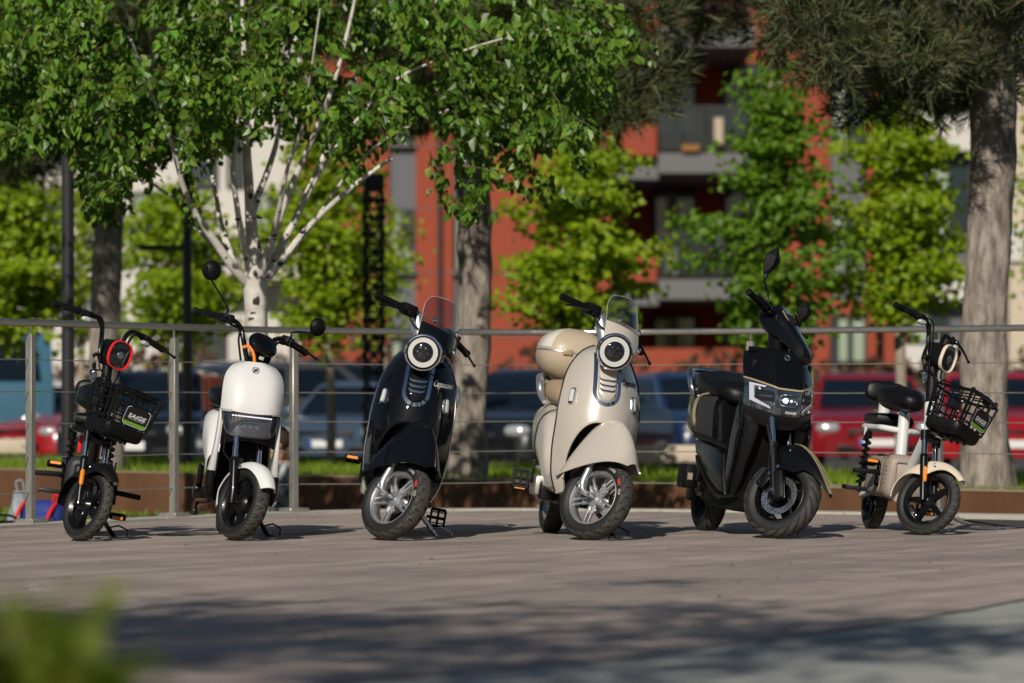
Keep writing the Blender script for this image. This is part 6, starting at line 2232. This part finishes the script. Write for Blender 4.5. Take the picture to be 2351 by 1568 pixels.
    # diamond mirrors
    for sd, base, c, hh, ww, tl in ((-1, (ax - .045, -.125, 1.135), (ax - .075, -.160, 1.350), .078, .040, -.04), (1, (ax + .02, .075, 1.12), (ax + .02, .135, 1.215), .052, .040, .18)):
        mb = MB(S)
        base, c = Vector(base), Vector(c)
        low = c - Vector((0, 0, hh))
        mb.tube([base, base + Vector((0, 0, .045)), low - Vector((0, 0, .03)), low], [.006, .006, .007, .011], 10, 5)
        o = mb.build('mirror', 'black_satin', root)
        sh = MB(S)
        pts = [(-.012, -hh), (.012, -hh), (ww * .9, -hh * .15), (ww, hh * .25), (.004, hh), (-.004, hh), (-ww, hh * .25), (-ww * .9, -hh * .15)]
        ro = Matrix.Rotation(R(-36), 3, 'Z') @ Matrix.Rotation(tl, 3, 'X')
        fr = [c + ro @ Vector((.0, y, z)) for y, z in pts]
        bkk = [c + ro @ Vector((-.012, y, z)) for y, z in pts]
        pk = [c + ro @ Vector((.028, .004, -hh * .35)), c + ro @ Vector((.030, .0, hh * .30))]
        sh.add(fr + pk, [(0, 1, 8), (1, 2, 8), (2, 3, 9, 8), (3, 4, 9), (4, 5, 9), (5, 6, 9), (6, 7, 8, 9), (7, 0, 8)])
        k = len(sh.v); sh.add(fr + bkk, [(i, (i + 1) % 8, 8 + (i + 1) % 8, 8 + i) for i in range(8)])
        sh.build('mirror_shell', 'black_matte', o, sharp=20)
        gl = MB(S); gl.add(bkk, [list(range(8))]); gl.build('mirror_glass', 'chrome', o)

    # fork, brake, fender
    fk = MB(S)
    for sd in (-1, 1):
        fk.cyl((axx(.42), sd * .088, .42), (axx(.62), sd * .088, .62), .0145, n=16)
    fko = fk.build('fork', 'chrome', root)
    fl = MB(S)
    for sd in (-1, 1):
        fl.cyl((.01, sd * .088, .185), (axx(.43), sd * .088, .43), .024, .021, 16)
        fl.rbox((.012, sd * .094, .245), (.058, .030, .15), .008, 2, Matrix.Rotation(R(-25), 3, 'Y'))
        fl.cyl((axx(.425), sd * .088, .425), (axx(.445), sd * .088, .445), .025, n=16)
    fl.build('fork_slider', 'black_plastic', fko)
    cal = MB(S)
    cal.rbox((-.085, -.062, .265), (.06, .055, .10), .012, 2, Matrix.Rotation(R(20), 3, 'Y'))
    cal.rbox((-.055, -.075, .31), (.05, .03, .06), .008, 2)
    cal.build('brake_caliper', 'black_satin', root)
    bl = MB(S)
    for p in ((-.03, -.085, .335), (-.055, -.095, .29), (.0, -.11, .207), (.005, -.1, .15)):
        bl.cyl(p, Vector(p) + Vector((0, -.012, 0)), .010, n=6)
    bl.build('bolt', 'chrome', root)
    ho_ = MB(S)
    ho_.tube([(-.085, -.085, .325), (-.09, -.10, .375), (-.10, -.115, .43), (-.135, -.115, .48), (-.18, -.09, .53)], .007, 9, 6)
    ho_.build('brake_hose', 'grey_plastic', root)
    ff = MB(S)
    stn = [(-.15, .43, .335, .058), (-.08, .472, .335, .064), (.0, .488, .335, .068), (.05, .474, .33, .068), (.10, .445, .355, .066), (.15, .405, .345, .060), (.20, .355, .315, .048), (.245, .300, .283, .026), (.262, .276, .270, .008)]
    rings = []
    for x, h, b, w in stn:
        rings.append([Vector((x, -w, b)), Vector((x, -w * .98, b + (h - b) * .55)), Vector((x, -w * .55, h - .008)), Vector((x, -w * .2, h)), Vector((x, w * .2, h)), Vector((x, w * .55, h - .008)), Vector((x, w * .98, b + (h - b) * .55)), Vector((x, w, b))])
    ff.loft(rings, False, False, close=False)
    fo = ff.build('fender', 'black_gloss', root, sharp=20, solid=.006)
    gs = MB(S)
    for sd in (-1, 1):
        for k in (.30, .55):
            vs = []
            for i in range(25):
                x = -.02 + .275 * i / 24
                h = crv([(a, b) for a, b, c, d in stn], x); w = crv([(a, d) for a, b, c, d in stn], x)
                for kk in (k - .07, k + .07):
                    dz = 0 if kk < .2 else (-.008 * (kk - .2) / .35 if kk < .55 else -.008 - .02 * (kk - .55))
                    vs.append(Vector((x, sd * w * kk * 1.02, h + dz + .0032)))
            gs.add(vs, [(2*i, 2*i+1, 2*i+3, 2*i+2) for i in range(24)])
    gs.build('gold_stripe', 'gold', fo, solid=.0015)
    sc_ = MB(S)
    for x, z in ((-.02, .40), (-.02, .36), (.03, .36)):
        sc_.cyl((x, -.069, z), (x, -.075, z), .008, n=10)
    sc_.build('screw', 'black_satin', fo)

    # floor, side fairings
    fb = MB()
    fb.loft([sring((x, 0, z), Y, Z, w, h, 5, 32) for x, z, w, h in ((-.38, .24, .150, .05), (-.50, .235, .165, .06), (-.70, .25, .17, .07), (-.78, .28, .16, .08))])
    fb.build('foot_board', 'black_plastic', root, sharp=50)
    for sd in (-1, 1):
        mb = MB()
        poly = [(-.37, .195), (-.50, .215), (-.68, .27), (-.95, .40), (-.99, .46), (-.80, .455), (-.60, .43), (-.47, .40), (-.43, .30)]
        mb.prism([Vector((x, sd * .172, z)) for x, z in poly], (0, -sd * .02, 0), (0, sd * .014, 0))
        mb.build('side_fairing', 'black_satin', root, sharp=30, bevel=.008)
        mb = MB()
        mb.prism([Vector((x, sd * .186, z)) for x, z in ((-.37, .190), (-.50, .205), (-.68, .26), (-.93, .39), (-.90, .35), (-.66, .235), (-.48, .175))], (0, -sd * .02, 0), (0, sd * .008, 0))
        mb.build('lower_fairing', 'black_plastic', root, sharp=30, bevel=.005)
        rl = MB(); rl.tube([(-.42, sd * .178, .435), (-.60, sd * .182, .455), (-.80, sd * .185, .475), (-1.0, sd * .18, .49)], .014, 10, 5); rl.build('side_trim', 'black_plastic', root)
    secs = [(-.72, .30, .52, .140), (-.76, .32, .70, .160), (-.90, .40, .735, .172), (-1.10, .45, .755, .172), (-1.30, .50, .765, .150), (-1.45, .56, .76, .10), (-1.53, .62, .74, .05)]
    bd = MB(); bd.loft([sring((x, 0, (a + b) / 2), Y, Z, w, (b - a) / 2, 3.6, 40) for x, a, b, w in secs])
    bo = bd.build('rear_body', 'black_gloss', root, sharp=50)
    def sidep(x, z, sd, off):
        ww = crv([(a, d) for a, b, c, d in secs], x); zc = crv([(a, (b + c) / 2) for a, b, c, d in secs], x); hh = crv([(a, (c - b) / 2) for a, b, c, d in secs], x)
        q = max(0.0, 1 - abs((z - zc) / hh) ** 3.6) ** (1 / 3.6)
        return Vector((x, sd * (ww * q + off), z))
    for sd in (-1, 1):
        gp = MB()
        gp.grid(lambda u, v: sidep(-.765 - .28 * (u * .5 + .5) * (1.0 - .12 * v) - .03 * v, .46 + .235 * v - .05 * (1 - (u * .5 + .5)) * (1 - v), sd, .004), 12, 10)
        gp.build('side_panel', 'side_grey', bo, sharp=60, solid=.006)
        for off in (0, .022):
            g = MB()
            pts = [sidep(-.93 - off, .715, sd, .004), sidep(-1.045 - off, .690, sd, .005), sidep(-1.075 - off, .60, sd, .005), sidep(-1.06 - off, .47, sd, .005)]
            g.tube(pts, .0052, 6, 5)
            g.build('gold_stripe', 'gold', bo)
    se = MB(); se.loft([sring((x, 0, z), Y, Z, w, h, 2.8, 32) for x, z, w, h in ((-.70, .70, .06, .03), (-.73, .715, .13, .055), (-.86, .735, .155, .060), (-1.02, .755, .165, .060), (-1.12, .772, .160, .070), (-1.27, .785, .135, .055), (-1.36, .785, .06, .02))])
    se.build('seat', 'seat_vinyl', root, sharp=60)
    gr = MB()
    gr.tube([(-1.16, -.165, .70), (-1.18, -.178, .745), (-1.22, -.180, .81), (-1.33, -.14, .84), (-1.38, 0, .845), (-1.33, .14, .84), (-1.22, .180, .81), (-1.18, .178, .745), (-1.16, .165, .70)], [.010, .018, .016, .014, .016, .014, .016, .018, .010], 10, 6)
    gr.build('grab_rail', 'chrome', root)
    bxx = MB(); bxx.rbox((-.99, -.205, .275), (.16, .06, .12), .015); bxx.build('controller_box', 'black_matte', root)
    lb = MB(); lb.box((-.907, -.212, .275), (.004, .026, .035)); lb.build('sticker', 'taupe', root)
    pg = MB(); pg.rbox((-.98, -.19, .24), (.09, .07, .035), .01); pg.cyl((-.98, -.14, .235), (-.98, -.235, .225), .010, n=10); pg.rbox((-.90, -.16, .225), (.05, .03, .05), .008); pg.build('foot_peg', 'black_satin', root)
    un = MB(); un.loft([sring((x, 0, z), Y, Z, w, h, 4, 24) for x, z, w, h in ((-.36, .20, .10, .03), (-.55, .165, .13, .045), (-.95, .20, .13, .06))]); un.build('under_tray', 'black_matte', root)
    sw = MB(); sw.rbox((-1.0, -.085, .205), (.50, .04, .05), .01); sw.rbox((-1.0, .085, .205), (.50, .04, .05), .01); sw.build('swing_arm', 'black_satin', root)
    ms = MB(); ms.rbox((-1.22, -.10, .207), (.13, .04, .10), .03); ms.build('motor_cover', 'grey_plastic', root)
    kickstand(root, (-.50, .09, .15), (-.46, .20, .022))
    return place(root, px, py, heading, lean, [fw])


# ================================================================== small basket bike
def basket_bike(label, paint, accent, ring, fender, boxm, boxm2, heading, lean, steer, px, py):
    root = empty('basket_bike')
    tag(root, label, 'electric bike', 'electric two-wheelers parked in a row')
    RW, rake = .178, 21
    S = steer_matrix(RW, rake, steer)
    axx = lambda z: -math.tan(R(rake)) * (z - RW)
    fw = make_wheel(root, S @ Matrix.Translation((0, 0, RW)), RW, .062, .130, 'five', 'chevron')
    make_wheel(root, Matrix.Translation((-1.0, 0, RW)), RW, .062, .130, 'five', 'chevron', fine=False)
    # fork
    fk = MB(S)
    for sd in (-1, 1): fk.cyl((axx(.36), sd * .060, .36), (axx(.50), sd * .060, .50), .0155, n=16)
    fko = fk.build('fork', 'chrome', root)
    fl = MB(S)
    for sd in (-1, 1):
        fl.tube([(.004, sd * .056, .165), (axx(.22), sd * .058, .22), (axx(.385), sd * .060, .385)], [.015, .018, .0205], 16)
        fl.cyl((axx(.38), sd * .060, .38), (axx(.395), sd * .060, .395), .0225, .019, 16)
    fl.build('fork_slider', 'black_satin', fko)
    cr = MB(S)
    for sd in (-1, 1): cr.cyl((axx(.47), sd * .060, .47), (axx(.515), sd * .060, .515), .0215, n=16)
    cr.rbox((axx(.50), 0, .495), (.05, .13, .040), .012)
    cr.build('fork_crown', 'black_satin', fko)
    for sd in (-1, 1):
        rf = MB(S); sell(rf, (axx(.30) + .018, sd * .070, .295), (.010, .011, .042), 4, 3, 16, 8, rot=Matrix.Rotation(R(-rake), 3, 'Y')); rf.build('reflector', 'reflector', root)
    # stem and headlight
    st = MB(S)
    st.cyl((axx(.52), 0, .52), (axx(.89), 0, .89), .026, n=20)
    st.cyl((axx(.68), 0, .68), (axx(.79), 0, .79), .031, n=20)
    st.build('steering_tube', 'black_plastic', root)
    H = Vector((axx(.88) + .072, 0, .925))
    hh = MB(S)
    hh.loft([sring(H + Vector((x, 0, z)), Y, Z, a, b, 3.0, 36) for x, z, a, b in ((-.135, .005, .030, .05), (-.12, .005, .045, .062), (-.06, .002, .054, .066), (.0, 0, .060, .066))])
    hl = hh.build('headlight', 'black_plastic', root, sharp=60)
    rg = MB(S)
    rg.loft([sring(H + Vector((x, 0, 0)), Y, Z, a, b, 2.7, 44) for x, a, b in ((-.006, .0635, .0685), (.008, .067, .072), (.014, .0655, .0705), (.014, .0605, .0655), (.006, .058, .063))], False, False)
    rg.build('headlight_ring', ring, hl, sharp=60)
    ls = MB(S)
    ls.loft([sring(H + Vector((x, 0, 0)), Y, Z, a, b, 2.6, 40) for x, a, b in ((.006, .0585, .0635), (.010, .045, .050), (.0125, .022, .026), (.013, .004, .004))], False, True)
    ls.build('lens', 'lens_dark', hl, sharp=60)
    pj = MB(S); pj.lathe([(.019, .0135), (.016, .0165), (.012, .0145), (.004, .017), (.0004, .0175)], H, X, 24); pj.build('projector', 'lens_inner', hl)
    # handlebar
    hb = MB(S)
    a_ = axx(.98)
    for sd in (-1, 1):
        hb.tube([(axx(.86) - .0, sd * .020, .865), (axx(.89), sd * .052, .885), (axx(.96) - .0, sd * .062, .97), (a_ - .01, sd * .075, 1.035), (a_ - .02, sd * .110, 1.07), (a_ - .025, sd * .165, 1.07), (a_ - .03, sd * .20, 1.065)], .0115, 12, 6)
    hb.build('handlebar', 'black_satin', root)
    for sd in (-1, 1):
        i_ = Vector((a_ - .032, sd * .205, 1.065)); o_ = Vector((a_ - .068, sd * .340, 1.053))
        grip(root, S, i_, o_, switch=(.045, .045, .035), lever_len=1.32 if sd > 0 else .78, lever_drop=.014, lfwd=.055, lamp=True, r=.0155)
    cb = MB(S)
    for sd in (-1, 1):
        cb.tube([(a_ + .0, sd * .19, 1.065), (a_ + .02, sd * .11, 1.07), (a_ + .035, sd * .075, .99), (axx(.86) + .02, sd * .062, .85), (axx(.8) + .04, sd * .03, .80), (axx(.7) + .03, sd * .01, .72)], .0042, 7, 6)
        cb.tube([(a_ - .01, sd * .17, 1.055), (a_ + .01, sd * .10, 1.05), (a_ + .02, sd * .07, .95), (axx(.86), sd * .055, .86)], .0035, 7, 6)
    cb.tube([(axx(.84), -.03, .83), (axx(.82) - .03, -.075, .81), (axx(.8) - .02, -.06, .78), (axx(.8), -.02, .80)], .004, 7, 6)
    cb.build('cable', 'black_matte', root)
    # wire basket
    bx = axx(.62) + .045
    zb0, zb1 = .535, .755
    def ringp(t, z):
        """corner-rounded rectangle, t in 0..1"""
        k = (z - zb0) / (zb1 - zb0)
        hw = .112 + .028 * k; x0 = bx - .012 * k; x1 = bx + .215 + .030 * k
        c = Vector(((x0 + x1) / 2, 0, z))
        a = 2 * math.pi * t
        return c + Vector(((x1 - x0) / 2 * sgnpow(math.cos(a), .36), hw * sgnpow(math.sin(a), .36), 0))
    def loop(z, n=64): return [ringp(i / n, z) for i in range(n + 1)]
    bk = MB(S)
    for z, r_ in ((.755, .0075), (.700, .0042), (.650, .0042), (.610, .0042)):
        bk.tube(loop(z), r_, 7)
    def side_pts():
        o_ = []
        hwb, hwt = .112, .140
        for y in (-.095, -.048, 0, .048, .095): o_.append(('f', y / .112))
        return o_
    for k in (-.86, -.43, 0, .43, .86):
        for end in (0, 1):
            pts = []
            for z in (.585, .67, .752):
                kk = (z - zb0) / (zb1 - zb0); hw = .112 + .028 * kk; x0 = bx - .012 * kk; x1 = bx + .215 + .030 * kk
                pts.append((x1 - .001 if end else x0 + .001, k * hw, z))
            bk.tube(pts, .0044, 7)
    for k in (.10, .30, .52, .74, .93):
        for sd in (-1, 1):
            pts = []
            for z in (.585, .67, .752):
                kk = (z - zb0) / (zb1 - zb0); hw = .112 + .028 * kk; x0 = bx - .012 * kk; x1 = bx + .215 + .030 * kk
                pts.append((x0 + (x1 - x0) * k, sd * (hw - .001), z))
            bk.tube(pts, .0044, 7)
    for sd in (-1, 1):
        for end in (0, 1):
            pts = []
            for z in (.585, .67, .752):
                kk = (z - zb0) / (zb1 - zb0); hw = .112 + .028 * kk; x0 = bx - .012 * kk; x1 = bx + .215 + .030 * kk
                pts.append(((x1 - .012) if end else (x0 + .012), sd * (hw - .006), z))
            bk.tube(pts, .0050, 7)
    bko = bk.build('basket', 'black_satin', root)
    tr = MB(S)
    n = 64
    rings = [[ringp(i / n, z) * 1 + (ringp(i / n, z) - Vector((bx + .105, 0, z))) * s_ for i in range(n)] for z, s_ in ((.530, -.10), (.534, -.02), (.545, .025), (.588, .03), (.592, .012), (.590, -.02))]
    tr.loft(rings, True, False)
    tr.build('basket_tray', 'black_plastic', bko, sharp=50, solid=.003)
    cd = MB(S)
    for k in range(7):
        t0 = .02 + .135 * k
        pts = []
        for i in range(11):
            t = t0 + .13 * i / 10
            p = ringp(t % 1.0, .757)
            pts.append(p + Vector((0, 0, .006 + .012 * math.sin(i / 10 * math.pi * 2))))
        cd.tube(pts, .0045, 6)
    lid = [(bx + .10, -.10, .768), (bx + .225, -.105, .770), (bx + .238, 0, .772), (bx + .225, .105, .770), (bx + .10, .10, .768)]
    for a, b in zip(lid, lid[1:]): cd.tube([a, b], .0045, 6)
    for yy in (-.06, 0, .06): cd.tube([(bx + .02, yy, .766), (bx + .235, yy, .772)], .0035, 6)
    cd.rbox((bx + .237, .01, .752), (.006, .075, .045), .006, 2)
    cd.build('basket_lid', 'black_plastic', bko)
    # number plate style badge on the basket
    px_ = bx + .245
    tiltx = .136
    def pl(y, z, off=0.0): return Vector((bx + .215 + .030 * (z - zb0) / (zb1 - zb0) + .006 + off, y + .018, z))
    pm = MB(S)
    pts = []
    for i in range(40):
        a = 2 * math.pi * i / 40
        pts.append((.072 * sgnpow(math.cos(a), .30), .648 + .046 * sgnpow(math.sin(a), .30)))
    pm.prism([pl(y, z) for y, z in pts], (-.003, 0, 0), (0, 0, 0))
    po = pm.build('badge_plate', 'plate_black', bko, sharp=30)
    bd = MB(S)
    for i in range(40):
        (y0, z0), (y1, z1) = pts[i], pts[(i + 1) % 40]
        ym, zm = (y0 + y1) / 2, (z0 + z1) / 2
        if zm > .690 and abs(ym) < .050: continue
        q = [pl(y0, z0, .0012), pl(y1, z1, .0012), pl(y1 * .965, .648 + (z1 - .648) * .945, .0012), pl(y0 * .965, .648 + (z0 - .648) * .945, .0012)]
        bd.add(q, [(0, 1, 2, 3)])
    bd.build('plate_border', 'print_white', po)
    vs, fs = text_shape('SAiGE', .032, shear=.16, align='CENTER', space=1.06, bold=.035)
    t = MB(S); t.add([pl(p.x * 1.18, .641 + p.y * .88, .0014) for p in vs], fs)
    t.add([pl(-.046, .634, .0014), pl(.048, .634, .0014), pl(.048, .6355, .0014), pl(-.046, .6355, .0014)], [(0, 1, 2, 3)])
    t.build('lettering', 'print_white', po)
    g = MB(S)
    for k in range(15):
        y0 = -.066 + .0089 * k
        g.add([pl(y0, .6065, .0014), pl(y0 + .0050, .6065, .0014), pl(y0 + .0085, .6215, .0014), pl(y0 + .0035, .6215, .0014)], [(0, 1, 2, 3)])
    g.build('hatch_stripe', 'print_green', po)
    ss = MB(S)
    ss.tube([(bx + .12, -.05, .533), (axx(.52) + .03, -.055, .525), (axx(.5), -.055, .505)], .0045, 7)
    ss.tube([(bx + .17, .06, .533), (axx(.52) + .07, .062, .525), (axx(.50) + .02, .062, .515), (axx(.47) + .02, .062, .475)], .0045, 7)
    ss.rbox((bx + .13, 0, .524), (.12, .09, .014), .004)
    for i in range(6): ss.cyl((bx + .08 + .02 * i, -.03 + .07 * (i % 2), .518), (bx + .08 + .02 * i, -.03 + .07 * (i % 2), .510), .007, n=6)
    ss.build('basket_stay', 'black_satin', bko)

    # frame
    fr = MB()
    fr.tube([(axx(.64), 0, .64), (axx(.55) - .03, 0, .54), (-.36, 0, .36), (-.43, 0, .27)], [.027, .027, .029, .03], 16, 6)
    fr.cyl((-.60, 0, .30), (-.660, 0, .61), .030, n=20)
    fr.tube([(-.64, -.02, .53), (-.70, -.095, .535), (-.80, -.100, .535), (-1.06, -.095, .54), (-1.10, 0, .54), (-1.06, .095, .54), (-.80, .100, .535), (-.70, .095, .535), (-.64, .02, .53)], .0165, 12, 5)
    fr.tube([(-1.06, 0, .54), (-1.07, 0, .70)], .032, 14)
    fr.tube([(-.62, 0, .25), (-.66, -.075, .22), (-1.0, -.075, .178)], .016, 10)
    fr.tube([(-.62, 0, .25), (-.66, .075, .22), (-1.0, .075, .178)], .016, 10)
    fro = fr.build('frame', paint, root)
    hd = MB(); hd.cyl((axx(.515), 0, .515), (axx(.675), 0, .675), .0345, n=22); hd.build('head_tube', paint, fro)
    sp_ = MB(); sp_.cyl((-.660, 0, .605), (-.672, 0, .68), .027, n=20); sp_.build('seat_post', 'grey_plastic' if paint != 'white_paint' else 'chrome_soft', root)
    se = MB()
    se.loft([sring((x, 0, z), Y, Z, w, h, 2.5, 32) for x, z, w, h in ((-.505, .680, .022, .020), (-.53, .682, .055, .044), (-.60, .690, .082, .058), (-.70, .697, .112, .066), (-.80, .703, .118, .068), (-.86, .703, .100, .058), (-.885, .700, .05, .025))])
    se.build('seat', 'seat_vinyl', root, sharp=60)
    pad = MB(); pad.loft([sring((x, 0, .585), Y, Z, w, h, 3.2, 28) for x, w, h in ((-.80, .05, .015), (-.82, .10, .035), (-1.05, .108, .036), (-1.11, .09, .028), (-1.13, .05, .012))])
    pad.build('rear_seat', 'seat_vinyl', root, sharp=60)
    br = MB(); sell(br, (-1.075, 0, .735), (.032, .118, .058), 3.2, 3.0, 32, 12, rot=Matrix.Rotation(R(-10), 3, 'Y')); br.build('backrest', 'seat_vinyl', root, sharp=60)
    for sd in (-1, 1):
        sk = MB(); coil(sk, (-.955, sd * .100, .50), (-.985, sd * .098, .24), .020, 8, .0065)
        sk.cyl((-.95, sd * .100, .53), (-.99, sd * .098, .19), .009, n=10)
        sk.cyl((-.953, sd * .100, .515), (-.957, sd * .100, .48), .022, n=14)
        sk.build('shock_absorber', 'black_satin', root)
        lk = MB(); lk.tube([(-.93, sd * .095, .535), (-.945, sd * .118, .53), (-.955, sd * .112, .49)], .010, 8); lk.build('shock_bracket', paint if paint == 'white_paint' else 'black_satin', root)
    # battery box
    bb = MB(); bb.rbox((-.65, 0, .285), (.46, .215, .21), .035, 3); bo = bb.build('battery_box', boxm2, root, sharp=60)
    bf = MB(); bf.loft([sring((x, 0, .285), Y, Z, w, h, 4.5, 36) for x, w, h in ((-.505, .118, .118), (-.47, .120, .12), (-.43, .114, .114), (-.412, .098, .098))])
    bfo = bf.build('battery_front', 'side_grey' if boxm == 'black_matte' else boxm, bo, sharp=50)
    pnl = MB(); pnl.tube([(-.408, -.072, .215), (-.408, -.078, .34), (-.408, -.06, .362), (-.408, .06, .362), (-.408, .078, .34), (-.408, .072, .215)], .006, 8, 4); pnl.build('panel_rib', 'side_grey' if boxm == 'black_matte' else boxm, bfo)
    for sd in (-1, 1):
        sidep = MB(); sidep.tube([(-.53, sd * .119, .21), (-.505, sd * .121, .37), (-.44, sd * .119, .395)], .004, 6, 4); sidep.build('panel_rib', boxm, bfo)
        tx = MB()
        for r_ in range(5):
            for k in range(4):
                tx.box((-.478 + .014 * k, sd * .1205, .25 + .022 * r_), (.008, .003, .0028))
        tx.build('grip_pattern', boxm2, bfo)
    tp = MB(); tp.rbox((-.64, 0, .388), (.32, .16, .022), .008); tp.build('foot_mat', 'black_matte', bo)
    if boxm == 'taupe':
        vs, fs = text_shape('BATTERY\nPACK', .018, align='CENTER'); t = MB(); t.add([Vector((-.70 + p.x * 1.0, -.1087, .305 + p.y)) for p in vs], fs); t.build('print', 'taupe_dark', bo)
    if accent:
        ab = MB()
        for sd in (-1, 1):
            ab.rbox((-.66, sd * .112, .25), (.20, .014, .12), .005)
            ab.rbox((-.80, sd * .060, .46), (.02, .02, .09), .004)
        ab.build('red_trim', 'red_paint', root)
    # fenders
    fm = MB(S)
    def ff(u, v):
        th = R(-100 + 148 * v)
        rr = .212 + .006 * max(0, v - .6) / .4
        w = (.054 + .016 * math.sin(min(1, v * 1.05) * math.pi)) * (1 - .45 * max(0, v - .86) / .14)
        dip = .075 * math.exp(-((v - .55) / .24) ** 2) + .018
        r2 = rr - dip * abs(u) ** 2.4
        return Vector((r2 * math.sin(th), u * w, RW + r2 * math.cos(th)))
    fm.grid(ff, 22, 44); fo = fm.build('fender', fender, root, sharp=60, solid=.004)
    scw = MB(S); scw.lathe([(.0005, .003), (.005, .002), (.007, 0)], (axx(.33) + .062, -.070, .355), Vector((.1, -1, .3)), 12); scw.build('screw', 'chrome_soft', fo)
    fm2 = MB()
    def f2(u, v):
        th = R(-75 + 125 * v); r2 = .208 - .03 * abs(u) ** 2.4
        return Vector((-1.0 + r2 * math.sin(th), u * .052, RW + r2 * math.cos(th)))
    fm2.grid(f2, 14, 26); fm2.build('rear_fender', fender, root, sharp=60, solid=.004)
    # cranks, pedals, pegs
    ck = MB()
    ck.cyl((-.60, -.125, .235), (-.60, .125, .235), .012, n=12)
    ck.rbox((-.585, -.125, .29), (.018, .012, .12), .004, 1, Matrix.Rotation(R(12), 3, 'Y'))
    ck.rbox((-.615, .125, .18), (.018, .012, .12), .004, 1, Matrix.Rotation(R(12), 3, 'Y'))
    ck.rbox((-.62, .13, .235), (.10, .02, .10), .03)
    ck.build('crank', 'black_satin', root)
    pedal(root, (-.572, -.135, .345), -1, -.15)
    pedal(root, (-.628, .135, .13), 1, .1)
    for sd, z in ((-1, .295), (1, .245)):
        pg = MB(); pg.rbox((-.52, sd * .20, z), (.045, .135, .026), .007, 2, Matrix.Rotation(R(-4 * sd), 3, 'X')); pg.cyl((-.54, sd * .09, z - .004), (-.52, sd * .15, z), .012, n=10)
        pg.build('foot_peg', 'black_matte', root)
    pg = MB(); pg.rbox((-.82, -.165, .205), (.05, .14, .022), .007); pg.build('rear_peg', 'grey_plastic', root)
    kickstand(root, (-.52, .06, .15), (-.55, .175, .022))
    return place(root, px, py, heading, lean, [fw]), S, axx


def keychain(bike, S, axx, label):
    """a bunch of key and fob hanging from the ignition lock"""
    o = empty('key_bunch')
    tag(o, label, 'keys')
    M = bike.rotation_euler.to_matrix().to_4x4()
    M.translation = bike.location
    p = M @ (S @ Vector((axx(.88) + .02, -.075, .895)))
    o.location = p
    mb = MB(); mb.tube([(0, .006, 0), (-.022, 0, .004)], .009, 10); mb.rbox((-.026, 0, -.002), (.014, .012, .022), .004); mb.build('key_head', 'black_plastic', o)
    ch = MB()
    for k in range(6):
        c = Vector((-.028, 0, -.014 - .011 * k))
        rot = Matrix.Rotation(R(90 * (k % 2)), 3, 'Z')
        ch.tube([c + rot @ Vector((.005 * math.cos(a), 0, .0075 * math.sin(a))) for a in [2 * math.pi * i / 14 for i in range(15)]], .0016, 6)
    ch.build('chain', 'chrome', o)
    f = MB(); sell(f, (-.026, .0, -.052), (.011, .009, .020), 3, 3, 18, 8); f.build('key_cap', 'black_gloss', o)
    f = MB(); sell(f, (-.028, 0, -.108), (.016, .010, .034), 3.2, 3, 24, 10, rot=Matrix.Rotation(R(5), 3, 'Y')); f.build('key_fob', 'lens_smoke', o)
    return o

# ------------------------------------------------------------------ the six in the row
b1, S1, ax1 = basket_bike('black basket bike with red headlight ring, nearest the blue backpack', 'black_satin', True, 'red_paint', 'black_matte', 'black_matte', 'black_matte', 8, 8.6, 33, 190, 1242)
keychain(b1, S1, ax1, 'keys and fob hanging beside the red ringed headlight')
white_scooter(8, 6.5, 31, 548, 1241)
retro_scooter('retro_scooter', 'black retro scooter with clear windscreen and round white ringed headlight', 'black_flake', 0, 10.0, 46, 893, 1240,
              {'edge': 'chrome', 'text': 'print_grey', 'seat': 'seat_vinyl'}, False,
              [((-.68, -.232, .350), -1, -.2, 'black_matte', False), ((-.74, .165, .13), 1, 1.35, 'black_matte', True)])
retro_scooter('retro_scooter', 'cream retro scooter with rounded top box behind its seat', 'cream_paint', 9, 9.0, 42, 1355, 1240,
              {'edge': 'black_plastic', 'text': 'print_dark', 'seat': 'tan_vinyl'}, True,
              [((-.70, -.235, .255), -1, 1.35, 'grey_plastic', True)])
angular_scooter(14, 7.0, 44, 1785, 1236)
b6, S6, ax6 = basket_bike('white framed basket bike with beige fender and cream headlight ring', 'white_paint', False, 'beige_paint', 'beige_paint', 'taupe', 'taupe', 10, 8.3, 44, 2120, 1228.5)
keychain(b6, S6, ax6, 'keys and fob hanging beside the cream ringed headlight')
